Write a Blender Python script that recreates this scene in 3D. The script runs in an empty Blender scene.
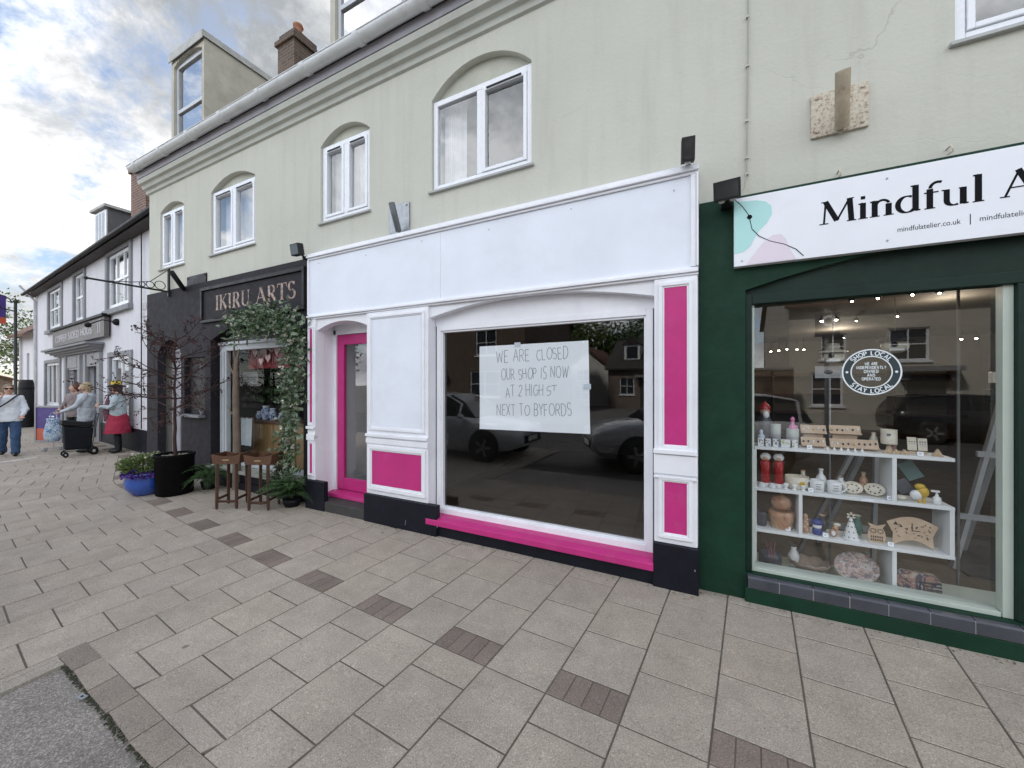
import bpy, bmesh, math, random
from mathutils import Vector, Matrix, noise as mnoise
from mathutils.geometry import tessellate_polygon
R = math.radians; PI = math.pi
rnd = random.Random(7)
S = bpy.context.scene
COL = S.collection

# ------------------------------------------------------------------ camera, sky, sun, exposure
CAM = Vector((0, -3.395, 1.65)); YAW = R(27.05); FOC = 385.0
cd = bpy.data.cameras.new('camera'); cam = bpy.data.objects.new('camera', cd); COL.objects.link(cam)
cam.location = CAM; cam.rotation_euler = (R(90), 0, YAW)
cd.sensor_width = 36; cd.lens = FOC / 1024 * 36; cd.clip_start = .02; cd.clip_end = 2000
S.camera = cam
S.view_settings.view_transform = 'Standard'; S.view_settings.look = 'None'
S.view_settings.gamma = 1; S.view_settings.use_curve_mapping = False
S.view_settings.exposure = 1.06
SUN_EL, SUN_AZ = R(50), R(332)     # azimuth measured from +Y towards +X: behind the terrace, so its street side lies in shade
w = bpy.data.worlds.new('World'); S.world = w; w.use_nodes = True
nt = w.node_tree; nt.nodes.clear()
def wn(t, **k):
    n = nt.nodes.new(t)
    for a, b in k.items(): setattr(n, a, b)
    return n
sky = wn('ShaderNodeTexSky', sky_type='NISHITA', sun_disc=False, sun_elevation=SUN_EL, sun_rotation=SUN_AZ)
sky.air_density = 1.0; sky.dust_density = .6; sky.ozone_density = 1.2
tc = wn('ShaderNodeTexCoord'); sep = wn('ShaderNodeSeparateXYZ'); nt.links.new(tc.outputs['Generated'], sep.inputs[0])
def math_(op, a, b=None, clamp=False):
    n = wn('ShaderNodeMath', operation=op, use_clamp=clamp)
    for i, v in enumerate((a, b)):
        if v is None: continue
        if isinstance(v, (int, float)): n.inputs[i].default_value = v
        else: nt.links.new(v, n.inputs[i])
    return n.outputs[0]
zz = math_('ADD', math_('MAXIMUM', sep.outputs[2], 0.0), .42)
comb = wn('ShaderNodeCombineXYZ')
nt.links.new(math_('DIVIDE', sep.outputs[0], zz), comb.inputs[0]); nt.links.new(math_('DIVIDE', sep.outputs[1], zz), comb.inputs[1])
mp = wn('ShaderNodeMapping'); mp.inputs['Location'].default_value = (0.3, 5.2, 1.4); mp.inputs['Rotation'].default_value = (0, 0, .5)
nt.links.new(comb.outputs[0], mp.inputs[0])
def noi(sc, det, rough, dist=0, vec=None):
    n = wn('ShaderNodeTexNoise'); n.inputs['Scale'].default_value = sc; n.inputs['Detail'].default_value = det
    n.inputs['Roughness'].default_value = rough; n.inputs['Distortion'].default_value = dist
    nt.links.new(vec or mp.outputs[0], n.inputs['Vector']); return n.outputs['Fac']
def ramp(fac, stops):
    n = wn('ShaderNodeValToRGB'); e = n.color_ramp.elements
    while len(e) < len(stops): e.new(.5)
    for i, (p, c) in enumerate(stops):
        e[i].position = p; e[i].color = c if len(c) == 4 else (*c, 1)
    nt.links.new(fac, n.inputs[0]); return n.outputs[0]
cov = ramp(noi(1.9, 12, .66, .12), [(.435, (0, 0, 0)), (.515, (1, 1, 1))])
mp2 = wn('ShaderNodeMapping'); mp2.inputs['Location'].default_value = (9.2, 4.1, 2.0); nt.links.new(comb.outputs[0], mp2.inputs[0])
shade = ramp(noi(2.4, 12, .68, .2, mp2.outputs[0]), [(.36, (3.1, 3.3, 3.5)), (.46, (5.2, 5.3, 5.4)), (.58, (8.8, 8.8, 8.8))])
mx = wn('ShaderNodeMix', data_type='RGBA'); hz = wn('ShaderNodeMix', data_type='RGBA'); hz.inputs[0].default_value = .18; nt.links.new(sky.outputs[0], hz.inputs[6]); hz.inputs[7].default_value = (4.6, 4.9, 5.2, 1)
nt.links.new(cov, mx.inputs[0]); nt.links.new(hz.outputs[2], mx.inputs[6]); nt.links.new(shade, mx.inputs[7])
# sky over the street side brightened and cooled, added to light the shaded fronts
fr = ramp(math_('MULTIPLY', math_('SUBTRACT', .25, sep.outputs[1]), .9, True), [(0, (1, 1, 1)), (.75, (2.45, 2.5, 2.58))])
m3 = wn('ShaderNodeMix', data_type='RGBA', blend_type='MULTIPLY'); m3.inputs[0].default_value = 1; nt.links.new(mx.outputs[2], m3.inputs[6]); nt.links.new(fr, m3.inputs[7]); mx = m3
bg = wn('ShaderNodeBackground'); bg.inputs[1].default_value = .07
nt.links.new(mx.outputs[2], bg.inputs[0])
wo = wn('ShaderNodeOutputWorld'); nt.links.new(bg.outputs[0], wo.inputs[0])
sl = bpy.data.lights.new('sun', 'SUN'); sl.energy = 3.0; sl.angle = R(6); sl.color = (1, .96, .9)
so = bpy.data.objects.new('sun', sl); COL.objects.link(so)
sd = Vector((math.sin(SUN_AZ) * math.cos(SUN_EL), math.cos(SUN_AZ) * math.cos(SUN_EL), math.sin(SUN_EL)))
so.rotation_euler = sd.to_track_quat('Z', 'Y').to_euler(); so.location = (0, -10, 30)
S.render.engine = 'CYCLES'
S.cycles.use_denoising = True
S.cycles.max_bounces = 8; S.cycles.transparent_max_bounces = 12; S.cycles.caustics_reflective = False; S.cycles.caustics_refractive = False
S.cycles.sample_clamp_indirect = 6

# ------------------------------------------------------------------ measuring helpers: a photo pixel on a known plane gives a place
FW = Vector((-math.sin(YAW), math.cos(YAW), 0)); RT = Vector((math.cos(YAW), math.sin(YAW), 0))
def ray(u, v): return FW + RT * ((u - 512) / FOC) - Vector((0, 0, (v - 384) / FOC))
def at(u, v, y=0.0):
    d = ray(u, v); return CAM + d * ((y - CAM.y) / d.y)
def atx(u, v, x):
    d = ray(u, v); return CAM + d * ((x - CAM.x) / d.x)
def gz(y): return .035 * max(y, -3.7)
def atg(u, v):
    d = ray(u, v); t = (.035 * CAM.y - CAM.z) / (d.z - .035 * d.y); p = CAM + d * t
    return Vector((p.x, p.y, gz(p.y)))

# ------------------------------------------------------------------ object helpers
ORG = {}
def link(o, parent=None):
    COL.objects.link(o)
    if parent is not None: o.parent = parent
    return o
def tag(o, label=None, cat=None, group=None, kind=None):
    if label: o['label'] = label
    if cat: o['category'] = cat
    if group: o['group'] = group
    if kind: o['kind'] = kind
    return o
def thing(name, label, cat, loc=(0, 0, 0), group=None, rz=0, local=False):
    o = bpy.data.objects.new(name, None); COL.objects.link(o); o.location = loc; o.rotation_euler = (0, 0, rz)
    o.empty_display_size = .1
    ORG[o.name] = Vector((0, 0, 0)) if (rz or local) else Vector(loc)
    return tag(o, label, cat, group)

class MB:
    """collects shapes, built as one mesh object"""
    def __init__(s): s.v = []; s.f = []; s.m = []; s.sm = []; s.c = None
    def add(s, vs, fs, mi=0, smooth=False):
        b = len(s.v); s.v += [Vector(p) for p in vs]
        for f in fs: s.f.append(tuple(b + i for i in f)); s.m.append(mi); s.sm.append(smooth)
        return s
    def box(s, x0, x1, y0, y1, z0, z1, mi=0):
        x0, x1 = min(x0, x1), max(x0, x1); y0, y1 = min(y0, y1), max(y0, y1); z0, z1 = min(z0, z1), max(z0, z1)
        v = [(x, y, z) for z in (z0, z1) for y in (y0, y1) for x in (x0, x1)]
        return s.add(v, [(0, 2, 3, 1), (4, 5, 7, 6), (0, 1, 5, 4), (2, 6, 7, 3), (0, 4, 6, 2), (1, 3, 7, 5)], mi)
    def obox(s, c, half, M=None, mi=0):
        M = M or Matrix.Identity(3); c = Vector(c)
        v = [c + M @ Vector((x * half[0], y * half[1], z * half[2])) for z in (-1, 1) for y in (-1, 1) for x in (-1, 1)]
        return s.add(v, [(0, 2, 3, 1), (4, 5, 7, 6), (0, 1, 5, 4), (2, 6, 7, 3), (0, 4, 6, 2), (1, 3, 7, 5)], mi)
    def bar(s, a, b, w, h, up=(0, 0, 1), mi=0):
        a = Vector(a); b = Vector(b); d = (b - a); L = d.length; d.normalize()
        u = Vector(up); x = d.cross(u)
        if x.length < 1e-4: x = d.cross(Vector((0, 1, 0)))
        x.normalize(); z = x.cross(d)
        M = Matrix((x, d, z)).transposed()
        return s.obox((a + b) / 2, (w / 2, L / 2, h / 2), M, mi)
    def tube(s, pts, r, n=8, mi=0, cap=True, smooth=True):
        pts = [Vector(p) for p in pts]; rs = r if isinstance(r, (list, tuple)) else [r] * len(pts)
        rings = []; px = None
        for i, p in enumerate(pts):
            d = (pts[min(i + 1, len(pts) - 1)] - pts[max(i - 1, 0)])
            if d.length < 1e-9: d = Vector((0, 0, 1))
            d.normalize()
            if px is None:
                px = d.cross(Vector((0, 0, 1)))
                if px.length < .1: px = d.cross(Vector((0, 1, 0)))
            else: px = px - d * px.dot(d)
            px.normalize(); py = d.cross(px)
            rings.append([p + (px * math.cos(2 * PI * k / n) + py * math.sin(2 * PI * k / n)) * rs[i] for k in range(n)])
        vs = [q for rr in rings for q in rr]; fs = []
        for i in range(len(pts) - 1):
            for k in range(n):
                k2 = (k + 1) % n; fs.append((i * n + k, i * n + k2, (i + 1) * n + k2, (i + 1) * n + k))
        s.add(vs, fs, mi, smooth)
        if cap: s.add(rings[0], [tuple(range(n))[::-1]], mi); s.add(rings[-1], [tuple(range(n))], mi)
        return s
    def lathe(s, prof, c=(0, 0, 0), n=20, mi=0, sx=1, sy=1, M=None, smooth=True):
        c = Vector(c); M = M or Matrix.Identity(3); vs = []; fs = []
        for (r, z) in prof:
            for k in range(n):
                a = 2 * PI * k / n; vs.append(c + M @ Vector((r * sx * math.cos(a), r * sy * math.sin(a), z)))
        for i in range(len(prof) - 1):
            for k in range(n):
                k2 = (k + 1) % n; fs.append((i * n + k, i * n + k2, (i + 1) * n + k2, (i + 1) * n + k))
        s.add(vs, fs, mi, smooth)
        if prof[0][0] > 1e-4: s.add(vs[:n], [tuple(range(n))[::-1]], mi)
        if prof[-1][0] > 1e-4: s.add(vs[-n:], [tuple(range(n))], mi)
        return s
    def ball(s, c, r, n=14, m=9, mi=0, M=None):
        r3 = r if isinstance(r, (tuple, list)) else (r, r, r); M = M or Matrix.Identity(3); c = Vector(c); vs = []; fs = []
        for i in range(m + 1):
            t = PI * i / m
            for k in range(n):
                a = 2 * PI * k / n
                vs.append(c + M @ Vector((r3[0] * math.sin(t) * math.cos(a), r3[1] * math.sin(t) * math.sin(a), -r3[2] * math.cos(t))))
        for i in range(m):
            for k in range(n):
                k2 = (k + 1) % n; fs.append((i * n + k, i * n + k2, (i + 1) * n + k2, (i + 1) * n + k))
        return s.add(vs, fs, mi, True)
    def prism(s, poly, y0, y1, mi=0, M=None, sides=True):
        """poly of (x, z) extruded from y0 (front) to y1"""
        n = len(poly); tr = tessellate_polygon([[Vector((x, z, 0)) for x, z in poly]])
        P = lambda x, y, z: (M @ Vector((x, y, z))) if M else Vector((x, y, z))
        a = [P(x, y0, z) for x, z in poly]; b = [P(x, y1, z) for x, z in poly]
        area = sum(poly[i][0] * poly[(i + 1) % n][1] - poly[(i + 1) % n][0] * poly[i][1] for i in range(n))
        def fix(t):
            p = [poly[i] for i in t]
            ar = (p[1][0] - p[0][0]) * (p[2][1] - p[0][1]) - (p[2][0] - p[0][0]) * (p[1][1] - p[0][1])
            return t if ar > 0 else (t[0], t[2], t[1])
        fr = [fix(t) for t in tr]
        s.add(a, fr, mi); s.add(b, [(t[0], t[2], t[1]) for t in fr], mi)
        if sides:
            fs = [(i, n + i, n + (i + 1) % n, (i + 1) % n) for i in range(n)]
            if area < 0: fs = [tuple(reversed(f)) for f in fs]
            s.add(a + b, fs, mi)
        return s
    def holed(s, outer, holes, y, depth, mi=0, mi2=None):
        """wall face at y (facing -Y) with holes; reveals go back by depth"""
        loops = [[Vector((x, z, 0)) for x, z in outer]] + [[Vector((x, z, 0)) for x, z in h] for h in holes]
        flat = [p for l in loops for p in l]
        fr = []
        for t in tessellate_polygon(loops):
            p = [flat[i] for i in t]; ar = (p[1] - p[0]).cross(p[2] - p[0]).z
            fr.append(t if ar > 0 else (t[0], t[2], t[1]))
        s.add([(p.x, y, p.y) for p in flat], fr, mi)
        for h in holes:
            n = len(h); ar = sum(h[i][0] * h[(i + 1) % n][1] - h[(i + 1) % n][0] * h[i][1] for i in range(n))
            vs = [(x, y, z) for x, z in h] + [(x, y + depth, z) for x, z in h]
            fs = [(i, (i + 1) % n, n + (i + 1) % n, n + i) for i in range(n)]
            if ar < 0: fs = [tuple(reversed(f)) for f in fs]
            s.add(vs, fs, mi if mi2 is None else mi2)
        return s
    def xform(s, M, i0=0):
        for i in range(i0, len(s.v)): s.v[i] = M @ s.v[i]
        return s
    def build(s, name, mats, parent=None, bevel=0, label=None, cols=None, sub=0, loc=None):
        o0 = Vector((0, 0, 0))
        if parent is not None: o0 = ORG.get(parent.name, o0)
        elif loc is not None: o0 = Vector(loc)
        me = bpy.data.meshes.new(name)
        me.from_pydata([tuple(p - o0) for p in s.v], [], s.f)
        if not isinstance(mats, (list, tuple)): mats = [mats]
        for m in mats: me.materials.append(m)
        me.polygons.foreach_set('material_index', s.m); me.polygons.foreach_set('use_smooth', s.sm)
        if cols:
            at_ = me.color_attributes.new('Col', 'FLOAT_COLOR', 'CORNER'); k = 0
            for p, c in zip(me.polygons, cols):
                for li in p.loop_indices: at_.data[li].color = (c[0], c[1], c[2], 1)
        me.update()
        o = bpy.data.objects.new(name, me); link(o, parent)
        if parent is None and loc is not None: o.location = loc
        ORG[o.name] = o0
        if bevel:
            b = o.modifiers.new('bevel', 'BEVEL'); b.width = bevel; b.segments = 2; b.limit_method = 'ANGLE'; b.angle_limit = R(40)
            b.harden_normals = False
        if sub:
            b = o.modifiers.new('sub', 'SUBSURF'); b.levels = sub; b.render_levels = sub
        if label: o['label'] = label
        return o

def copy_tree(o, parent=None):
    c = o.copy(); COL.objects.link(c)
    if parent is not None: c.parent = parent
    for ch in list(o.children): copy_tree(ch, c)
    return c

# ------------------------------------------------------------------ materials
def new_mat(name):
    m = bpy.data.materials.new(name); m.use_nodes = True; t = m.node_tree; t.nodes.clear()
    o = t.nodes.new('ShaderNodeOutputMaterial'); p = t.nodes.new('ShaderNodeBsdfPrincipled'); t.links.new(p.outputs[0], o.inputs[0])
    return m, t, p
class NT:
    def __init__(s, t):
        s.t = t; c = t.nodes.new('ShaderNodeTexCoord'); s.obj = c.outputs['Object']
    def val(s, n, i, v):
        if isinstance(v, (int, float)): n.inputs[i].default_value = v
        elif isinstance(v, (tuple, list)): n.inputs[i].default_value = v if len(v) != 3 or n.inputs[i].type != 'RGBA' else (*v, 1)
        else: s.t.links.new(v, n.inputs[i])
    def scale(s, vec, sc):
        n = s.t.nodes.new('ShaderNodeMapping'); n.inputs['Scale'].default_value = sc; s.t.links.new(vec, n.inputs[0]); return n.outputs[0]
    def noise(s, sc, det=5, rough=.55, vec=None, dist=0):
        n = s.t.nodes.new('ShaderNodeTexNoise'); s.val(n, 'Scale', sc); s.val(n, 'Detail', det); s.val(n, 'Roughness', rough); s.val(n, 'Distortion', dist)
        s.t.links.new(vec or s.obj, n.inputs['Vector']); return n.outputs['Fac']
    def ramp(s, f, stops):
        n = s.t.nodes.new('ShaderNodeValToRGB'); e = n.color_ramp.elements
        while len(e) < len(stops): e.new(.5)
        for i, (p, c) in enumerate(stops):
            e[i].position = p; c = (c, c, c) if isinstance(c, (int, float)) else c; e[i].color = (*c, 1)
        s.t.links.new(f, n.inputs[0]); return n.outputs[0]
    def mix(s, f, a, b, mode='MIX'):
        n = s.t.nodes.new('ShaderNodeMix'); n.data_type = 'RGBA'; n.blend_type = mode
        s.val(n, 0, f); s.val(n, 6, a); s.val(n, 7, b); return n.outputs[2]
    def math(s, op, a, b=0):
        n = s.t.nodes.new('ShaderNodeMath'); n.operation = op; s.val(n, 0, a); s.val(n, 1, b); return n.outputs[0]
    def bump(s, p, h, st=.3, dist=.01, prev=None):
        n = s.t.nodes.new('ShaderNodeBump'); n.inputs['Strength'].default_value = st; n.inputs['Distance'].default_value = dist
        s.t.links.new(h, n.inputs['Height'])
        if prev: s.t.links.new(prev, n.inputs['Normal'])
        s.t.links.new(n.outputs[0], p.inputs['Normal']); return n.outputs[0]
MATS = {}
def M(name, col, rough=.6, var=.12, sc=4, bump=.15, bsc=60, metal=0, spec=.5, dirt=0, dirtcol=(.08, .07, .055), coat=0):
    if name in MATS: return MATS[name]
    m, t, p = new_mat(name); k = NT(t)
    n1 = k.noise(sc, 6, .6)
    c = k.mix(k.ramp(n1, [(.3, 0.0), (.7, 1.0)]), tuple(x * (1 - var) for x in col), tuple(min(1, x * (1 + var)) for x in col))
    if dirt:
        d = k.ramp(k.noise(sc * 1.7, 8, .7, dist=.4), [(.52, 0.0), (.75, dirt)])
        c = k.mix(d, c, dirtcol)
    k.val(p, 'Base Color', c)
    r = k.ramp(k.noise(sc * 3, 4), [(.3, max(0, rough - .08)), (.7, min(1, rough + .08))]); k.val(p, 'Roughness', r)
    p.inputs['Metallic'].default_value = metal; p.inputs['Specular IOR Level'].default_value = spec
    if coat: p.inputs['Coat Weight'].default_value = coat
    if bump: k.bump(p, k.noise(bsc, 4), bump, .004)
    MATS[name] = m; return m
def emit(name, col, st):
    m, t, p = new_mat(name); p.inputs['Emission Color'].default_value = (*col, 1); p.inputs['Emission Strength'].default_value = st
    p.inputs['Base Color'].default_value = (*col, 1); MATS[name] = m; return m
def glass(name, tint=(.93, .95, .95), base=.085, rough=0.0, wob=0, cap=1.0):
    m = bpy.data.materials.new(name); m.use_nodes = True; t = m.node_tree; t.nodes.clear(); k = NT(t)
    o = t.nodes.new('ShaderNodeOutputMaterial'); mx = t.nodes.new('ShaderNodeMixShader')
    tr = t.nodes.new('ShaderNodeBsdfTransparent'); tr.inputs[0].default_value = (*tint, 1)
    gl = t.nodes.new('ShaderNodeBsdfGlossy'); gl.inputs['Roughness'].default_value = rough
    lw = t.nodes.new('ShaderNodeLayerWeight'); lw.inputs[0].default_value = .5
    f5 = k.math('POWER', lw.outputs['Facing'], 4.2)
    f = k.math('ADD', k.math('MULTIPLY', f5, cap - base), base)
    t.links.new(f, mx.inputs[0]); t.links.new(tr.outputs[0], mx.inputs[1]); t.links.new(gl.outputs[0], mx.inputs[2]); t.links.new(mx.outputs[0], o.inputs[0])
    if wob:
        b = t.nodes.new('ShaderNodeBump'); b.inputs['Strength'].default_value = wob; b.inputs['Distance'].default_value = .01
        t.links.new(k.noise(1.6, 2), b.inputs['Height']); t.links.new(b.outputs[0], gl.inputs['Normal'])
    MATS[name] = m; return m

def mat_render(name, col, stain=(.33, .32, .27)):
    m, t, p = new_mat(name); k = NT(t)
    big = k.ramp(k.noise(.7, 7, .6), [(.3, 0.0), (.7, 1.0)])
    c = k.mix(big, tuple(x * .93 for x in col), tuple(x * 1.05 for x in col))
    st = k.ramp(k.noise(1.0, 8, .65, k.scale(k.obj, (5.5, 1, .55))), [(.50, 0.0), (.76, .26)])
    c = k.mix(st, c, stain)
    bl = k.ramp(k.noise(9, 6, .7), [(.58, 0.0), (.72, .22)])
    c = k.mix(bl, c, tuple(x * .8 for x in col))
    # hairline cracks
    ds = t.nodes.new('ShaderNodeVectorMath'); ds.operation = 'ADD'
    nv = t.nodes.new('ShaderNodeTexNoise'); nv.inputs['Scale'].default_value = 2.2; nv.inputs['Detail'].default_value = 6
    t.links.new(k.obj, nv.inputs['Vector'])
    sc = t.nodes.new('ShaderNodeVectorMath'); sc.operation = 'SCALE'; sc.inputs[3].default_value = .55; t.links.new(nv.outputs['Color'], sc.inputs[0])
    t.links.new(k.obj, ds.inputs[0]); t.links.new(sc.outputs[0], ds.inputs[1])
    vo = t.nodes.new('ShaderNodeTexVoronoi'); vo.feature = 'DISTANCE_TO_EDGE'; vo.inputs['Scale'].default_value = .75; t.links.new(ds.outputs[0], vo.inputs['Vector'])
    ck = k.ramp(vo.outputs['Distance'], [(0, 1.0), (.0045, 0.0)])
    msk = k.ramp(k.noise(.9, 3, .5), [(.53, 0.0), (.62, 1.0)])
    crack = k.math('MULTIPLY', ck, msk)
    c = k.mix(k.math('MULTIPLY', crack, .3), c, (.25, .235, .2))
    k.val(p, 'Base Color', c); p.inputs['Roughness'].default_value = .85; p.inputs['Specular IOR Level'].default_value = .25
    h = k.math('ADD', k.math('ADD', k.noise(28, 6, .65), k.math('MULTIPLY', k.noise(3.0, 4), 2.0)), k.math('MULTIPLY', crack, -.7))
    k.bump(p, h, .35, .012)
    MATS[name] = m; return m
def mat_brick(name, c1, c2, mortar, sc=1, bw=.225, bh=.075, ms=.012, axes='xz', rough=.85, bumpst=.5, sq=1):
    m, t, p = new_mat(name); k = NT(t)
    sp = t.nodes.new('ShaderNodeSeparateXYZ'); t.links.new(k.obj, sp.inputs[0]); cb = t.nodes.new('ShaderNodeCombineXYZ')
    if axes == 'xz': a = k.math('ADD', sp.outputs[0], sp.outputs[1]); b = sp.outputs[2]
    else: a = sp.outputs[0]; b = sp.outputs[1]
    t.links.new(a, cb.inputs[0]); t.links.new(b, cb.inputs[1])
    br = t.nodes.new('ShaderNodeTexBrick'); t.links.new(cb.outputs[0], br.inputs['Vector'])
    br.inputs['Scale'].default_value = sc; br.inputs['Brick Width'].default_value = bw; br.inputs['Row Height'].default_value = bh; br.inputs['Mortar Size'].default_value = ms
    br.inputs['Color1'].default_value = (*c1, 1); br.inputs['Color2'].default_value = (*c2, 1); br.inputs['Mortar'].default_value = (*mortar, 1); br.inputs['Bias'].default_value = 0
    n = k.ramp(k.noise(5, 7, .7), [(.3, .7), (.7, 1.15)])
    c = k.mix(1.0, br.outputs['Color'], n, 'MULTIPLY'); k.val(p, 'Base Color', c); p.inputs['Roughness'].default_value = rough
    h = k.math('ADD', k.math('MULTIPLY', br.outputs['Fac'], -1.0), k.math('MULTIPLY', k.noise(60, 4), .4)); k.bump(p, h, bumpst, .012)
    MATS[name] = m; return m
def mat_slab(name):
    m, t, p = new_mat(name); k = NT(t)
    a = t.nodes.new('ShaderNodeVertexColor'); a.layer_name = 'Col'
    sp = k.ramp(k.noise(120, 3, .85), [(.3, .25), (.42, .88), (.58, 1.04), (.72, 1.9)])
    sp2 = k.ramp(k.noise(300, 2, .7), [(.35, .8), (.65, 1.2)])
    bl = k.ramp(k.noise(1.3, 7, .65), [(.25, .84), (.75, 1.13)])
    bl2 = k.ramp(k.noise(7, 6, .6), [(.3, .9), (.7, 1.08)])
    c = k.mix(1.0, a.outputs[0], sp, 'MULTIPLY'); c = k.mix(1.0, c, sp2, 'MULTIPLY'); c = k.mix(1.0, c, bl, 'MULTIPLY'); c = k.mix(1.0, c, bl2, 'MULTIPLY')
    gum = t.nodes.new('ShaderNodeTexVoronoi'); gum.inputs['Scale'].default_value = 2.6; gum.inputs['Randomness'].default_value = 1; t.links.new(k.obj, gum.inputs['Vector'])
    g = k.ramp(gum.outputs['Distance'], [(.0, .7), (.04, .6), (.06, 0.0)])
    c = k.mix(k.math('MULTIPLY', g, k.ramp(k.noise(1.1, 2), [(.48, 0.0), (.55, 1.0)])), c, (.07, .065, .06))
    k.val(p, 'Base Color', c); p.inputs['Roughness'].default_value = .82; p.inputs['Specular IOR Level'].default_value = .3
    k.bump(p, k.math('ADD', k.noise(150, 4, .7), k.math('MULTIPLY', k.noise(2, 4), 1.5)), .35, .004)
    MATS[name] = m; return m
def mat_asphalt(name, col=.06, tint=(1, .97, .95)):
    m, t, p = new_mat(name); k = NT(t)
    vo = t.nodes.new('ShaderNodeTexVoronoi'); vo.inputs['Scale'].default_value = 190; t.links.new(k.obj, vo.inputs['Vector'])
    st = k.ramp(vo.outputs['Color'], [(.2, col * .6), (.6, col * 1.05), (.9, col * 2.0)])
    bl = k.ramp(k.noise(1.8, 7, .65), [(.25, .7), (.75, 1.3)])
    k.val(p, 'Base Color', k.mix(1.0, k.mix(1.0, st, bl, 'MULTIPLY'), tint, 'MULTIPLY')); p.inputs['Roughness'].default_value = .8
    k.bump(p, k.math('ADD', vo.outputs['Distance'], k.noise(60, 4)), .6, .006)
    MATS[name] = m; return m
def mat_wood(name, c1, c2, sc=6, stretch=(12, 12, 1), rough=.5):
    m, t, p = new_mat(name); k = NT(t)
    n = k.noise(sc, 7, .6, k.scale(k.obj, stretch), .6)
    k.val(p, 'Base Color', k.mix(k.ramp(n, [(.3, 0.0), (.7, 1.0)]), c1, c2)); p.inputs['Roughness'].default_value = rough
    k.bump(p, n, .2, .004); MATS[name] = m; return m
def mat_leaf(name, c1, c2, rough=.5):
    m, t, p = new_mat(name); k = NT(t)
    n = k.ramp(k.noise(9, 3, .6), [(.3, 0.0), (.7, 1.0)]); oi = t.nodes.new('ShaderNodeNewGeometry')
    c = k.mix(n, c1, c2); r = k.ramp(oi.outputs['Random Per Island'], [(0, .6), (1, 1.35)])
    c = k.mix(1.0, c, r, 'MULTIPLY'); k.val(p, 'Base Color', c); p.inputs['Roughness'].default_value = rough
    p.inputs['Subsurface Weight'].default_value = 0
    MATS[name] = m; return m
def mat_rust(name):
    m, t, p = new_mat(name); k = NT(t)
    n = k.ramp(k.noise(38, 8, .75), [(.48, 0.0), (.66, 1.0)])
    k.val(p, 'Base Color', k.mix(n, (.60, .55, .45), k.mix(k.noise(20), (.30, .15, .07), (.2, .13, .08)))); p.inputs['Roughness'].default_value = .85
    k.bump(p, k.noise(38, 8, .75), .6, .006); MATS[name] = m; return m
def mat_pattern(name, cols, sc=14, thr=None, rough=.4):
    m, t, p = new_mat(name); k = NT(t); n = k.noise(sc, 3, .6, dist=1.2); N = len(cols)
    r = k.ramp(n, [(.28 + .44 * i / N, c) for i, c in enumerate(cols)]); 
    r.node.color_ramp.interpolation = 'CONSTANT'
    k.val(p, 'Base Color', r); p.inputs['Roughness'].default_value = rough; MATS[name] = m; return m

render_green = mat_render('painted render pale green', (.555, .555, .488))
render_white = mat_render('painted render lilac white', (.66, .66, .70), (.4, .4, .4))
white = M('white gloss paint', (.81, .82, .86), .38, .05, 3, .12, 25, dirt=.12, dirtcol=(.45, .44, .42))
board_white = M('white painted board', (.76, .80, .88), .5, .06, 1.1, .3, 9, dirt=.3, dirtcol=(.60, .61, .64))
upvc = M('white upvc', (.80, .82, .86), .3, .03, 4, 0)
pink = M('pink gloss paint', (.51, .034, .195), .42, .08, 4, .1, 30, spec=.3, dirt=.28, dirtcol=(.36, .14, .22))
navy = M('blue black gloss paint', (.009, .010, .016), .5, .2, 6, .3, 18, spec=.2, dirt=.15, dirtcol=(.04, .04, .045))
green_paint = M('dark green masonry paint', (.008, .036, .021), .6, .22, 4, .5, 22, spec=.18, dirt=.3, dirtcol=(.03, .05, .04))
charcoal = M('charcoal masonry paint', (.024, .022, .027), .7, .12, 3, .35, 30, spec=.2, dirt=.2, dirtcol=(.07, .065, .07))
charcoal_trim = M('charcoal gloss trim', (.012, .011, .014), .45, .1, 3, .1, spec=.25)
black = M('black plastic', (.007, .007, .008), .5, .1, 8, .05, spec=.2)
black_metal = M('black painted iron', (.014, .014, .015), .45, .2, 12, .2)
dark_grey = M('dark grey plastic', (.022, .023, .025), .5, .1, 8, .05, spec=.25)
galv = M('galvanised steel', (.33, .35, .37), .45, .2, 14, .1, metal=.7)
gutter_m = M('pale grey pvc gutter', (.70, .72, .73), .35, .08, 3, 0, dirt=.3, dirtcol=(.25, .25, .24))
grey_stone = M('grey painted surround', (.22, .225, .24), .7, .1, 4, .2)
sage = M('sage painted timber', (.46, .52, .46), .45, .06, 4, .1)
slate_tile = M('slate sill tiles', (.055, .058, .072), .42, .18, 6, .25, 30)
grout = M('pale grout', (.42, .41, .40), .8)
sage_dark = M('room grey', (.16, .16, .155), .8, .06, 2, 0)
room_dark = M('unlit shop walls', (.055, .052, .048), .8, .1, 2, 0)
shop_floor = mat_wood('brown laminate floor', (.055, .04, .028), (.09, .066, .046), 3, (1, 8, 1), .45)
lead = M('lead flashing', (.42, .42, .40), .7, .18, 5, .3, dirt=.5, dirtcol=(.12, .12, .09))
dorm_cheek = M('weathered render cheek', (.46, .44, .37), .85, .12, 3, .4, 40, dirt=.35, dirtcol=(.19, .18, .15))
roof_red = mat_brick('clay pantiles', (.17, .075, .045), (.12, .06, .04), (.04, .025, .02), 1, .24, .3, .02, 'xz')
roof_dark = mat_brick('dark roof tiles', (.045, .04, .038), (.065, .055, .05), (.015, .014, .013), 1, .22, .16, .012, 'xz')
brick_brown = mat_brick('weathered brown brick', (.13, .075, .05), (.085, .052, .038), (.13, .115, .095))
brick_red = mat_brick('red brown brick', (.21, .095, .06), (.15, .075, .05), (.25, .22, .19))
terracotta = M('terracotta', (.29, .13, .075), .8, .2, 8, .3)
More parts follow.
